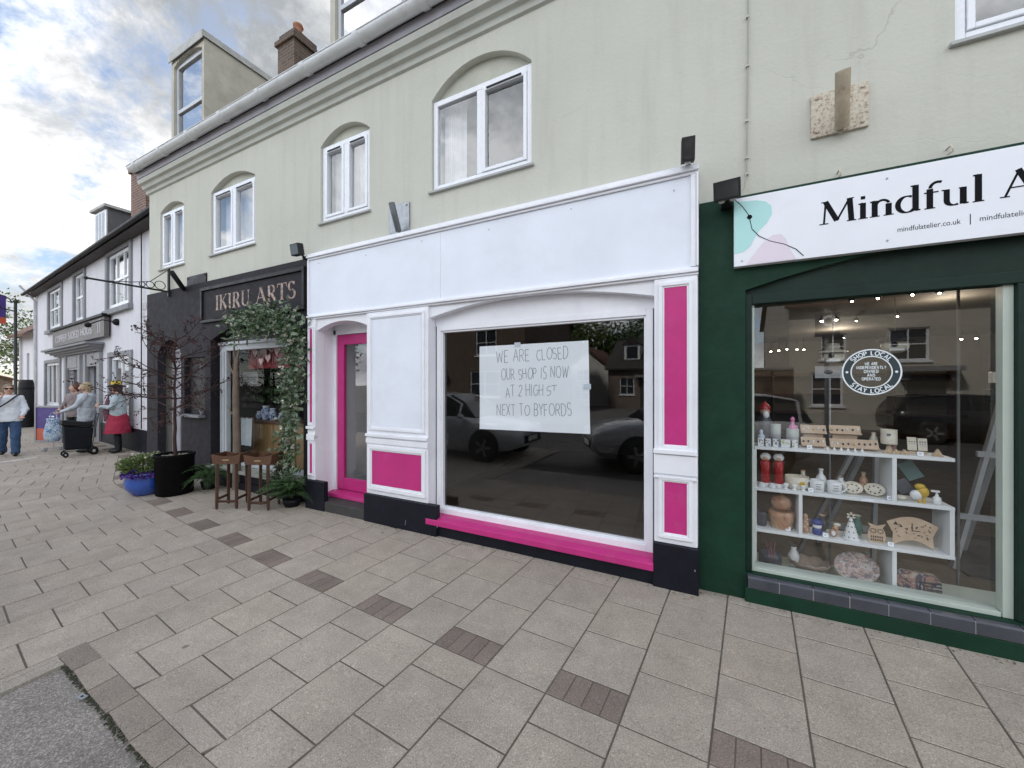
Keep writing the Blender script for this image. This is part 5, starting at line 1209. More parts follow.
        P(m, 'earrings', [M('gold metal', (.6, .42, .14), .3, .1, 5, 0, metal=.8), dark_cer, ceram_w], t)
    for i, (x, w_) in enumerate(((.375, .04), (.425, .036), (.475, .036), (.54, .06), (.60, .036))):
        lab = ['small blue and white patterned box at the left end of the top board', 'small patterned box, second from the left end of the top board', 'small patterned box below the tall grey canister', 'wide pale green box below the pink creature', 'small pale box touching the first wooden tray'][i]
        t = item('patterned_box', lab, 'box', x, Z1, .31, 'patterned gift boxes'); m = MB(); m.box(x - w_ / 2, x + w_ / 2, .28, .33, Z1, Z1 + .062); P(m, 'box_body', ceram_w, t, bevel=.002)
        m = MB(); rn = random.Random(i)
        for k in range(6): m.obox((x + rn.uniform(-.4, .4) * w_, .2793, Z1 + .01 + rn.random() * .045), (.005, .0005, .004), Matrix.Rotation(rn.random() * 3, 3, 'Y'))
        P(m, 'print', [marker, marker, marker, M('lime print', (.4, .5, .1), .5), M('lime print', (.4, .5, .1), .5)][i], t)
    for x, zc, r, lab in ((.49, 1.15, .037, 'tall pale grey canister at the back left of the top board'), (.605, 1.15, .042, 'pale grey canister with a pink creature sitting on it')):
        t = item('canister', lab, 'canister', x, Z1, .41, 'grey canisters'); h_ = .165 if x < .5 else .135
        m = MB(); m.lathe([(r * .9, 0), (r, .01), (r, h_ * .55)], (x, .41, Z1), 20); P(m, 'base', M('lilac grey tin', (.36, .36, .40), .4), t); m = MB(); m.lathe([(r * 1.02, h_ * .56), (r * 1.02, h_), (r * .9, h_ + .006), (0, h_ + .006)], (x, .41, Z1), 20); P(m, 'upper_band', M('pale sage tin', (.46, .50, .47), .4), t)
    t = item('pink_creature', 'pink animal figurine sitting on a grey canister', 'figurine', .605, Z1 + .141, .41); m = MB(); m.lathe([(.03, 0), (.026, .02), (.013, .035), (.012, .06), (.018, .075), (.008, .09), (0, .095)], (.605, .41, Z1 + .141), 12); m.ball((.625, .40, Z1 + .155), (.016, .014, .012), 8, 6); P(m, 'body', pink_cer, t)
    t = item('blue_boxes', 'pale pyramid of blue lidded trinket jars at the far left of the top board', 'jars', .375, Z1 + .062, .31)
    m = MB(); m.lathe([(.024, .0), (.026, .02), (.012, .035), (.014, .06), (0, .07)], (.38, .31, Z1 + .0625), 10); P(m, 'jar', M('pale blue print tin', (.42, .48, .58), .4, .2, 40), t)
    t = item('lamp_drum', 'cream drum shaped lamp shade with a small crest on the top board', 'lamp shade', 1.185, Z1, .40); m = MB(); m.lathe([(.046, .06), (.046, .165), (.043, .165), (.043, .06)], (1.185, .40, Z1), 24); P(m, 'shade', cream, t); m = MB(); m.lathe([(.03, 0), (.02, .01), (.012, .06)], (1.185, .40, Z1), 12); P(m, 'base', wood_pale, t); m = MB(); m.obox((1.17, .354, Z1 + .13), (.01, .0015, .008)); P(m, 'crest', marker, t)
    for x, zc, lab in ((1.295, .085, 'small upright card printed with a grid, left of the two on the top board'), (1.35, .08, 'small upright card printed with a grid, right of the two on the top board')):
        t = item('gift_card', lab, 'card', x, Z1, .36, 'upright printed cards'); m = MB(); m.obox((x, .36, Z1 + zc * .62 + .02), (.024, .004, zc * .55), Matrix.Rotation(R(-8), 3, 'X')); P(m, 'card', cream, t); m = MB()
        for a in range(3):
            for b in range(4): m.obox((x - .013 + .013 * a, .353 + .0018 * b, Z1 + .035 + .017 * b), (.0035, .001, .005))
        P(m, 'print', marker, t); m = MB(); m.box(x - .02, x + .02, .35, .385, Z1, Z1 + .018); P(m, 'stand', wood_pale, t)
    for i, x in enumerate((1.15, 1.195, 1.24, 1.41)):
        t = item('wooden_triangle', ['pale wooden wedge ornament in front of the drum shade', 'second pale wooden wedge right of the drum shade base', 'pale wooden wedge below the first printed card', 'pale wooden wedge alone at the right end of the top board'][i], 'ornament', x, Z1, .31, 'wooden wedge ornaments'); m = MB(); m.prism([(x - .028, Z1), (x + .028, Z1), (x, Z1 + (.05 if i == 3 else .035))], .30, .325); P(m, 'wedge', wood_pale, t)
        m = MB(); m.ball((x, .298, Z1 + .014), (.007, .003, .007), 8, 5); P(m, 'bead', M('gold metal', (.6, .42, .14), .3), t)
    for i in range(6):
        x = .80 + .04 * i; t = item('ring_cone', 'tiny white ring cone at the front edge of the top board', 'ring cone', x, Z1, .275, 'white ring cones'); m = MB(); m.lathe([(.012, 0), (.012, .004), (.002, .028), (0, .029)], (x, .275, Z1), 10); P(m, 'cone', ceram_w, t)
    t = item('dark_puppet', 'dark puppet with red hat and white beard behind the boxes at the window edge', 'puppet', .42, Z1, .45); m = MB(); m.lathe([(.05, 0), (.06, .1), (.05, .2), (.03, .24)], (.42, .45, Z1), 14); P(m, 'body', dark_cer, t); m = MB(); m.ball((.42, .44, Z1 + .27), (.036, .034, .036), 12, 8); P(m, 'head', skin, t); m = MB(); m.lathe([(.045, .29), (.04, .31), (.0, .36)], (.42, .45, Z1), 14); P(m, 'hat', red_cer, t); m = MB(); m.ball((.425, .41, Z1 + .245), (.024, .012, .03), 10, 6); P(m, 'beard', ceram_w, t)
wares()
def hanging():
    # round nesting boxes hung on cords behind the window
    for u, v, uc, y_, rr, lab in ((833, 357, 833, .62, .078, 'cream ceramic nesting box hanging to the upper left of the round sticker'), (895, 346, 893, .62, .088, 'cream ceramic nesting box in a black hat hanging above right of the round sticker')):
        c = at(u, v, y_); t = thing('nesting_box', lab, 'nesting box', (c.x, c.y, c.z), 'ceramic nesting boxes on cords')
        m = MB(); m.ball(c, (rr * .95, rr * .8, rr * .66), 18, 12); P(m, 'shell', cream, t); m = MB(); m.lathe([(.02, 0), (.02, .004), (0, .004)], (c.x - .025, c.y - rr * .765, c.z + .008), 14, M=Matrix.Rotation(R(90), 3, 'X')); P(m, 'entrance', black, t)
        m = MB(); m.box(c.x - .055, c.x + .03, c.y - rr * .86, c.y - rr * .6, c.z - .04, c.z - .022); P(m, 'perch', ceram_w, t)
        m = MB(); m.lathe([(rr * 1.25, .035), (rr * 1.22, .045), (rr * .6, .06), (rr * .5, .11), (0, .115)], c, 18); P(m, 'hat', M('black felt', (.02, .018, .017), .9) if u > 850 else cream, t)
        m = MB(); m.tube([(c.x, c.y, c.z + .1), (c.x, c.y, 2.70)], .0022, 5); P(m, 'cord', M('pale cord', (.5, .47, .4), .8), t)
    c = at(830, 372, .66); t = thing('hanging_board', 'pale grey rectangular board on a thin stand behind the hanging nesting box', 'board', (c.x, c.y, .11)); m = MB(); m.box(c.x - .10, c.x + .10, c.y, c.y + .012, c.z - .05, c.z + .05); P(m, 'board', M('pale grey card', (.38, .39, .40), .6), t); m = MB(); m.tube([(c.x, c.y + .006, .12), (c.x, c.y + .006, c.z - .05)], .008, 8); m.lathe([(.09, 0), (.09, .008), (.02, .02)], (c.x, c.y + .006, .11), 18); P(m, 'stand', galv, t); m = MB(); m.ball((c.x - .01, c.y - .002, c.z), (.03, .004, .02), 10, 6); P(m, 'motif', dark_cer, t)
    for u, y_, lab, x2 in ((985, 1.15, 'tall grey wooden easel leaning near the right edge of the display window', 0), (835, .78, 'grey wooden easel standing behind the white shelf', 1)):
        a = at(1002, 398, 1.15) if not x2 else at(851, 455, .8); b = at(968, 516, 1.15) if not x2 else at(820, 512, .8)
        zb = .115; d = (b - a); f = a + d * ((a.z - zb) / (a.z - b.z)); w_ = .52
        t = thing('easel', lab, 'easel', ((f.x + a.x) / 2, f.y, .11)); gm = M('grey painted timber', (.30, .31, .32), .6, .1, 4, 0)
        s = -1 if not x2 else 1
        m = MB(); m.bar(f, a, .05, .028); P(m, 'leg', gm, t); m = MB(); m.bar((f.x + w_, f.y, zb), (a.x + .16, a.y, a.z), .05, .028); P(m, 'leg', gm, t); m = MB(); m.bar((f.x + w_ / 2, f.y + .5, zb), (a.x + .08, a.y + .05, a.z), .045, .028); P(m, 'leg', gm, t)
        for z in ((.56, 1.08) if not x2 else (.45,)):
            k = (z - f.z) / (a.z - f.z); p0 = f.lerp(a, k); m = MB(); m.bar((p0.x - .06, p0.y - .02, z), (p0.x + w_ + .02 - .3 * k, p0.y - .02, z), .03, .045); P(m, 'rail', gm, t)
    a = at(958, 310, .7); b = at(957, 432, .7); m = MB(); m.box(a.x - .007, a.x + .007, .69, .704, .115, 2.69); tag(m.build('display_pole', M('dull grey pole', (.1, .1, .1), .6), loc=(a.x, .7, .11)), 'slim pale pole standing floor to ceiling behind the display glass', 'pole')
    q0 = at(991, 372, .3); q1 = at(1009, 383, .3); m = MB(); m.box(q0.x, q0.x + .07, .28, .33, q1.z, q0.z); t = tag(m.build('card_box', cream, loc=(q0.x, .3, q1.z), bevel=.003), 'small white control box fixed on the sage window post', 'box')
    q0 = at(988, 389, .3); q1 = at(1010, 402, .3); m = MB(); m.box(q0.x, q0.x + .09, .27, .34, q1.z, q0.z); tag(m.build('black_speaker', black, loc=(q0.x, .3, q1.z), bevel=.006), 'small black speaker box below the white control box', 'speaker')
    m = MB(); z = .1125; m.add([(1.85, 1.0, z), (3.0, 1.0, z), (3.0, 2.2, z), (1.85, 2.2, z), (1.85, 1.0, z + .012), (3.0, 1.0, z + .012), (3.0, 2.2, z + .012), (1.85, 2.2, z + .012)], [(4, 5, 6, 7), (0, 1, 5, 4), (1, 2, 6, 5), (2, 3, 7, 6), (3, 0, 4, 7)]); tag(m.build('door_mat', M('charcoal mat', (.03, .03, .032), .95, .2, 40, .4), loc=(2.4, 1.6, z)), 'dark charcoal mat on the floor at the right of the green shop', 'mat')
    # ceiling spots
    bulb = emit('lit lamp', (1.0, .86, .66), 22)
    sp = [(404 / 3.066, 187 / 3.066, 2.2), (448 / 3.066, 183 / 3.066, 2.2), (248 / 3.066, 280 / 3.066, 3.6), (272 / 3.066, 277 / 3.066, 3.6), (297 / 3.066, 273 / 3.066, 3.6), (328 / 3.066, 274 / 3.066, 3.6), (349 / 3.066, 274 / 3.066, 3.6), (832 / 3.066, 242 / 3.066, 3.0), (878 / 3.066, 240 / 3.066, 3.0), (472 / 3.066, 238 / 3.066, 2.8), (510 / 3.066, 186 / 3.066, 2.0), (682 / 3.066, 106 / 3.066, 1.1), (765 / 3.066, 101 / 3.066, 1.1), (497 / 3.066, 126 / 3.066, 1.2), (576 / 3.066, 117 / 3.066, 1.2), (636 / 3.066, 173 / 3.066, 1.9)]
    for i, (du, dv, y_) in enumerate(sp):
        d = ray(690 + du, 260 + dv); c = CAM + d * ((2.63 - CAM.z) / d.z)
        if c.y > 7.7: c = at(690 + du, 260 + dv, 7.6)
        if not (.1 < c.x < 5 and c.y > .3): continue
        t = thing('spotlight', 'small lit ceiling spotlight inside the green shop', 'spotlight', (c.x, c.y, 2.695), 'lit ceiling spotlights')
        z = min(c.z, 2.66); m = MB(); m.tube([(c.x, c.y, 2.699), (c.x, c.y, z + .035)], .008, 6); m.lathe([(.028, .04), (.034, .0), (.03, .0), (.02, .035)], (c.x, c.y, z), 12); P(m, 'lamp_body', black, t)
        m = MB(); r = .02 if i < 9 else .012; m.ball((c.x, c.y, z - .004), (r, r, r * .8), 10, 7); P(m, 'bulb', bulb, t)
    for i, (x, y_, e) in enumerate(((1.0, 1.4, 5), (2.6, 3.2, 8), (2.2, 6, 12))):
        l = bpy.data.lights.new('shop_lamp', 'POINT'); l.energy = e; l.color = (1, .86, .68); l.shadow_soft_size = .15; o = bpy.data.objects.new('shop_lamp', l); COL.objects.link(o); o.location = (x, y_, 2.5)
hanging()
def clutter():
    """the smaller odds and ends standing between the wares"""
    rn = random.Random(21)
    for x, z, y, lab in ((.56, Z3, .31, 'paper price tag before the wide clay bowl'), (.79, Z3, .285, 'paper price tag before the blue capped figurine'), (1.16, Z3, .285, 'paper price tag between the owl dial and the hide shaped clock'), (.70, Z2, .285, 'paper price tag before the handle of the left mug'), (1.155, Z2, .285, 'paper price tag at the foot of the upper middle upright'), (1.31, Z1, .275, 'paper price tag before the printed cards'), (.69, Z1, .272, 'paper price tag before the front left earring tray'), (.60, Z4, .28, 'paper price tag on the deck before the leaf bowl'), (1.10, Z4, .28, 'paper price tag on the deck beside the marbled platter')):
        t = thing('price_tag', lab, 'price tag', (x, y, z), 'price tags among the wares'); Mx = Matrix.Rotation(R(-18), 3, 'X')
        m = MB(); m.obox((x, y, z + .015), (.016, .001, .0145), Mx); m.build('card', paper, t); m = MB()
        for k in range(2): m.obox(Vector((x - .003 * k, y, z + .015)) + Mx @ Vector((0, -.0014, .004 - .008 * k)), (.009 - .002 * k, .0003, .0014), Mx)
        m.build('print', marker, t)
    cols = [cream, ceram_w, clay_m, dark_cer, M('sea green glaze', (.10, .22, .19), .3, .2, 12, 0), M('dusty pink glaze', (.40, .22, .2), .35, .2, 12, 0)]
    for i, (x, z, y, r, h, lab) in enumerate(((.68, Z2, .45, .028, .13, 'slim vase behind the painted bowl'), (.92, Z2, .46, .036, .10, 'squat vase behind the right mug'), (1.06, Z2, .47, .026, .15, 'tall bud vase behind the oval dishes'), (.80, Z3, .44, .04, .12, 'jar at the back behind the blue capped figurine'), (1.02, Z3, .45, .032, .15, 'tall jar at the back behind the spotted cone'), (1.22, Z1, .46, .03, .10, 'small jar at the back right of the drum shade'), (1.12, Z1, .47, .024, .13, 'bud vase behind the cream drum shade'), (.62, Z4, .46, .04, .16, 'jar standing at the back of the deck behind the leaf bowl'), (1.08, Z4, .47, .035, .19, 'tall jar behind the marbled platter'))):
        t = thing('jar', lab, 'jar', (x, y, z), 'jars at the back of the shelves'); m = MB(); k = rn.uniform(.25, .6)
        m.lathe([(r * .6, 0), (r, h * k), (r * .95, h * (k + .15)), (r * .45, h * .85), (r * .55, h), (r * .4, h), (0, h * .8)], (x, y, z), 16); m.build('jar_body', cols[i % 6], t)
        m = MB(); m.lathe([(r * .57, h * .985), (r * .62, h), (r * .57, h * 1.02), (r * .42, h * 1.015)], (x, y, z), 16); m.build('rim', cols[(i + 2) % 6], t)
clutter()
# ================================================================== PLANTS
leaf_grey = mat_leaf('eucalyptus leaf', (.11, .16, .10), (.22, .27, .19)); leaf_dark = mat_leaf('dark fern leaf', (.035, .075, .025), (.07, .13, .045)); leaf_mid = mat_leaf('fresh green leaf', (.08, .13, .03), (.16, .21, .07))
petal_purple = mat_leaf('purple petal', (.06, .025, .20), (.12, .05, .30)); petal_pale = mat_leaf('pale petal', (.45, .44, .36), (.6, .58, .48)); petal_pink = mat_leaf('faded pink petal', (.35, .2, .22), (.45, .3, .3))
bark = M('brown bark', (.10, .07, .05), .9, .3, 12, .6, 30); bark_pale = M('pale bare bark', (.17, .13, .10), .9, .25, 10, .6, 30); twig_m = M('dark red brown twig', (.05, .025, .022), .8, .2, 10, 0)
bud_m = mat_leaf('dark dried bud', (.04, .016, .015), (.09, .03, .026), .8)
def leaf(mb, p, d, L, W, up=None, rn=rnd, mi=0, fold=.25):
    d = d.normalized(); s = d.cross(up or Vector((rn.gauss(0, 1), rn.gauss(0, 1), rn.gauss(0, 1))))
    if s.length < 1e-3: s = d.orthogonal()
    s.normalize(); n = s.cross(d)
    mb.add([p, p + d * L * .45 + s * W / 2 + n * W * fold, p + d * L, p + d * L * .45 - s * W / 2 + n * W * fold, p + d * L * .45], [(0, 1, 4), (1, 2, 4), (0, 4, 3), (4, 2, 3)], mi)
def rdir(rn=rnd):
    v = Vector((rn.gauss(0, 1), rn.gauss(0, 1), rn.gauss(0, 1))); return v.normalized() if v.length > 1e-4 else Vector((0, 0, 1))
def frond(mb, p, d, L, W, rn, droop=.9, n=16, mi=0):
    """arching fern frond: rachis with paired leaflets"""
    pts = []; q = Vector(p); dd = Vector(d).normalized()
    for i in range(n): pts.append(q.copy()); q = q + dd * (L / n); dd = (dd + Vector((0, 0, -droop * 1.5 / n))).normalized()
    mb.tube(pts, [.004 * (1 - .8 * i / n) for i in range(n)], 4, mi)
    for i in range(2, n):
        t = i / n; w_ = W * math.sin(PI * min(1, t * .9 + .12)) ; a = (pts[i] - pts[i - 1]).normalized(); s = a.cross(Vector((0, 0, 1)))
        if s.length < .05: s = a.orthogonal()
        s.normalize()
        for sg_ in (-1, 1): leaf(mb, pts[i], s * sg_ + a * .6 + Vector((0, 0, -.15)), w_, w_ * .36, Vector((0, 0, 1)), rn, mi)
def plants():
    rn = random.Random(11)
    # garland round the charcoal shop's window
    path = [at(u, v, -.06) for u, v in ((233, 327), (243, 324), (254, 322), (266, 319), (278, 318), (288, 322), (295, 330), (298, 345), (297, 362), (295, 380), (293, 400), (292, 420), (291, 440), (290, 460), (289, 480))]
    t = thing('garland', 'thick leafy garland trailing over and down the right side of the charcoal shop window', 'garland', (path[7].x, -.05, 0)); A = MB(); B = MB(); F = MB()
    st = MB(); st.tube(path, .012, 6); st.build('garland_stem', bark, t)
    for i in range(len(path) - 1):
        a, b = path[i], path[i + 1]; k = int((b - a).length / (.0013 if i < 7 else .0020))
        rad = .15 if i < 6 else .14
        for j in range(k):
            c = a.lerp(b, j / k) + Vector((rn.gauss(0, rad * .75), -abs(rn.gauss(0, .06)) + .02, rn.gauss(0, rad * .75)))
            r_ = rn.random()
            if r_ < .58: leaf(A, c, rdir(rn) + Vector((0, -.6, -.1)), rn.uniform(.06, .11), rn.uniform(.04, .065), None, rn)
            elif r_ < .93: leaf(B, c, rdir(rn) + Vector((0, -.4, -.5)), rn.uniform(.07, .13), rn.uniform(.022, .036), None, rn)
            elif r_ < .96:
                for q in range(6): leaf(F, c + rdir(rn) * .015 + Vector((0, -.05, 0)), rdir(rn) + Vector((0, -.8, 0)), .035, .028, None, rn)
    for i in range(70):
        c = path[rn.randrange(3, 8)] + rdir(rn) * .08; frond(B, c, rdir(rn) + Vector((.1, -.7, -.3)), rn.uniform(.2, .38), .05, rn, .7, 10)
    A.build('leaves', leaf_grey, t); B.build('fern_leaves', leaf_dark, t); F.build('blossom', petal_pale, t)
    def fern(label, base, n, Ls, pot=None, z=.12, spread=1.0, dirs=(0, 6.28)):
        t = thing('fern', label, 'fern', base, 'ferns at the foot of the charcoal shop'); mb = MB(); c = Vector(base) + Vector((0, 0, z))
        for i in range(n):
            a = rn.uniform(*dirs); frond(mb, c + rdir(rn) * .04, Vector((math.cos(a) * spread, math.sin(a) * spread, rn.uniform(.5, 1.6))), rn.uniform(*Ls), rn.uniform(.06, .1), rn, rn.uniform(.8, 1.5), 16)
        mb.build('fronds', leaf_dark, t)
        k = MB(); k.lathe([(.09, 0), (.11, .05), (.12, z * .6), (.1, z * .6), (0, z * .5)], base, 14); k.build('pot', black, t)
    p = atg(207, 489); fern('dark bushy fern in a pot by the left end of the charcoal window', (p.x, -.14, 0), 44, (.35, .55), z=.2, dirs=(PI, 2 * PI + .4))
    p = atg(288, 508); fern('dark bushy fern at the foot of the garland beside the white shopfront', (p.x - .03, -.10, 0), 64, (.3, .6), z=.16, dirs=(PI - .3, 2 * PI + .1), spread=.6)
    # blue glazed pot of purple flowers
    c = (-7.66, -.70, gz(-.70)); t = thing('flower_pot', 'round blue glazed pot of purple flowers on the paving', 'plant pot', c)
    m = MB(); m.lathe([(.13, 0), (.17, .02), (.235, .12), (.25, .2), (.23, .29), (.245, .32), (.25, .335), (.225, .335), (.215, .28), (0, .27)], c, 28); m.build('pot', M('blue glazed pot', (.025, .08, .36), .2, .2, 5, .05, spec=.6, coat=.5), t)
    m = MB(); m.lathe([(.21, 0), (.0, .012)], (c[0], c[1], c[2] + .28), 18); m.build('soil', M('dark soil', (.03, .022, .016), .95), t)
    fl = MB(); fo = MB(); fw_ = MB()
    for i in range(420):
        a = rn.random() * 2 * PI; r = .27 * math.sqrt(rn.random()); z = c[2] + .33 + .05 * rn.random() - .05 * (r > .2)
        p = Vector((c[0] + r * math.cos(a), c[1] + r * math.sin(a), z)); 
        if r > .16: 
            for q in range(4): leaf(fl, p, rdir(rn) + Vector((0, 0, .4)), .04, .035, None, rn)
    for i in range(1500):
        v = rdir(rn); p = Vector((c[0], c[1], c[2] + .44)) + Vector((v.x * .30, v.y * .30, v.z * .13 + .02)) * rn.random() ** .4
        leaf(fo, p, v + Vector((0, 0, .3)), rn.uniform(.035, .07), rn.uniform(.018, .03), None, rn)
    for i in range(26):
        a = rn.random() * 2 * PI; p = Vector((c[0] + .22 * rn.random() * math.cos(a), c[1] + .22 * rn.random() * math.sin(a), c[2] + .56 + rn.random() * .05))
        for q in range(5): leaf(fw_, p, rdir(rn) + Vector((0, 0, .8)), .03, .024, None, rn)
    fo.build('leaves', leaf_mid, t); tag(fl.build('purple_flowers', petal_purple, t), kind='stuff'); tag(fw_.build('white_flowers', petal_pale, t), kind='stuff')
    # black tub with the twiggy tree
    c = (-7.26, -.50, gz(-.50)); t = thing('black_planter', 'tall black ribbed tub standing on the paving beside the blue pot', 'planter', c)
    m = MB(); prof = [(.21, 0), (.225, .02), (.238, .56), (.25, .575), (.25, .61), (.225, .61), (.22, .55), (0, .55)]; m.lathe(prof, c, 40); m.build('tub', M('matt black tub', (.004, .004, .004), .8, .2, 10, .2, spec=.1), t)
    m = MB(); 
    for i in range(70):
        a = rn.random() * 6.28; r = .2 * math.sqrt(rn.random()); m.ball((c[0] + r * math.cos(a), c[1] + r * math.sin(a), c[2] + .56), rn.uniform(.015, .03), 6, 4)
    tag(m.build('pebbles', M('mixed pebbles', (.2, .18, .15), .8, .4, 20), t), kind='stuff')
    t2 = thing('twiggy_tree', 'bare twiggy tree with dark red brown buds growing out of the black tub', 'tree', (c[0], c[1], c[2] + .55)); tr = MB(); bd = MB(); br = MB()
    tp = [Vector((c[0], c[1], c[2] + .54 + i * .15)) + Vector((.015 * math.sin(i * 1.7), .01 * math.cos(i * 2.1), 0)) for i in range(14)]
    tr.tube(tp, [.026 - .0014 * i for i in range(14)], 7); tr.build('trunk', twig_m, t2)
    def branch(p, d, L, r, dep):
        n = 7; pts = [p]; dd = d.normalized()
        for i in range(n): 
            dd = (dd + rdir(rn) * .16 + Vector((0, 0, -.035 + .02 * dep))).normalized(); pts.append(pts[-1] + dd * L / n)
        br.tube(pts, [max(.0016, r * (1 - .75 * i / n)) for i in range(n + 1)], 4, cap=False)
        if dep > 0:
            for i in range(2, n + 1):
                for _ in range(1 if rn.random() < .62 else 0): branch(pts[i], dd + rdir(rn) * .9, L * rn.uniform(.3, .5), r * .5, dep - 1)
        for i in range(3, n + 1):
            if rn.random() < (.55 if dep < 2 else .3):
                for q in range(rn.choice((1, 1, 2))): leaf(bd, pts[i] + rdir(rn) * .012, rdir(rn) + Vector((0, 0, -.3)), rn.uniform(.02, .05), rn.uniform(.012, .026), None, rn)
    for i, z in enumerate((5, 5.5, 6, 6.5, 7, 7.5, 8, 8.5, 9, 9.5, 10, 11, 12)):
        for s in range(2):
            a = 2.4 * i + s * PI + rn.uniform(-.4, .4); k = int(z)
            branch(tp[k], Vector((math.cos(a), math.sin(a), .12 + .07 * (k - 5))), .85 - .07 * (k - 5) + rn.uniform(-.1, .1), .012, 2)
    br.build('branches', twig_m, t2); bd.build('buds', bud_m, t2)
    # bare trunk against the window frame
    b = (at(236.5, 440, .02).x, .02, 0); t3 = thing('bare_branch', 'tall bare brown branch standing upright against the silver window frame', 'branch', b); m = MB()
    m.tube([(b[0], b[1], .0), (b[0] + .015, b[1], .7), (b[0] - .01, b[1], 1.4), (b[0] + .005, b[1] - .01, 1.8), (b[0] + .005, b[1], 2.05)], [.06, .055, .05, .042, .03], 10); m.build('trunk', bark_pale, t3)
    for (z, dx, dz, L) in ((1.75, -.18, .38, 0), (1.8, .12, .4, 0), (1.15, -.18, .14, 0), (2.0, -.02, .35, 0), (1.95, .10, .22, 0)):
        m = MB(); m.tube([(b[0], b[1], z), (b[0] + dx * .6, b[1] - .03, z + dz * .4), (b[0] + dx, b[1] - .02, z + dz)], [.025, .015, .006], 7); m.build('limb', bark_pale, t3)
plants()

# ================================================================== TWO TRAY TABLES
def tray_table(label, loc, rz):
    t = thing('tray_table', label, 'side table', loc, 'wooden tray tables outside the charcoal shop', rz=rz, local=True)
    W_, D_, H = .15, .14, .60
    for x in (-1, 1):
        for y in (-1, 1):
            m = MB(); m.bar((x * (W_ - .025), y * (D_ - .02), .03), (x * (W_ - .03), y * (D_ - .025), H), .034, .034); m.ball((x * (W_ - .025), y * (D_ - .02), .018), .018, 8, 6); m.build('leg', wood_dark, t, bevel=.003)
        m = MB(); m.bar((x * (W_ - .025), -(D_ - .02), .13), (x * (W_ - .025), D_ - .02, .13), .02, .028); m.build('stretcher', wood_dark, t)
    m = MB(); m.bar((-(W_ - .025), -D_ + .02, .10), (W_ - .025, -D_ + .02, .10), .02, .028); m.build('stretcher', wood_dark, t)
    m = MB(); m.box(-W_ - .005, W_ + .005, -D_, D_, H, H + .016); b = .014
    for y in (-1, 1): m.prism([(-W_ - .02, H + .016), (W_ + .02, H + .016), (W_ + .035, H + .13), (.04, H + .105), (-.04, H + .105), (-W_ - .035, H + .13)], y * (D_ - b / 2) - b / 2, y * (D_ - b / 2) + b / 2)
    for x in (-1, 1): m.bar((x * (W_ + .012), -D_ + .016, H + .074), (x * (W_ + .012), D_ - .016, H + .074), b, .112)
    m.box(-.008, .008, -D_ + .016, D_ - .016, H + .017, H + .10)
    m.build('tray', wood_tray, t, bevel=.003)
    m = MB(); m.box(-.04, .04, -D_ - .004, -D_ - .0005, H + .045, H + .065); m.build('label_plate', M('brass label', (.45, .34, .2), .4, .1, 20, 0, metal=.5), t)
    return t
a = tray_table('wooden tray table outside the charcoal window, the left one of the pair', (-5.79, -.45, gz(-.45)), R(32))
b = tray_table('wooden tray table nearer the white shopfront, with a pale cloth in its tray', (-5.32, -.30, gz(-.3)), R(28))
m = MB(); N = 12; c0 = Vector((-5.32, -.30, gz(-.3) + .61))
vs = []
for i in range(N + 1):
    for j in range(7): vs.append(c0 + Matrix.Rotation(R(28), 3, 'Z') @ Vector((.02 + .12 * i / N, -.11 + .03 * j, .04 + .03 * math.sin(i * 1.1 + j) * math.sin(j * .8 + 1))))
m.add(vs, [(i * 7 + j, (i + 1) * 7 + j, (i + 1) * 7 + j + 1, i * 7 + j + 1) for i in range(N) for j in range(6)], 0, True); tag(m.build('folded_cloth', paper, loc=tuple(c0)), 'pale crumpled cloth lying in the right tray table', 'cloth')

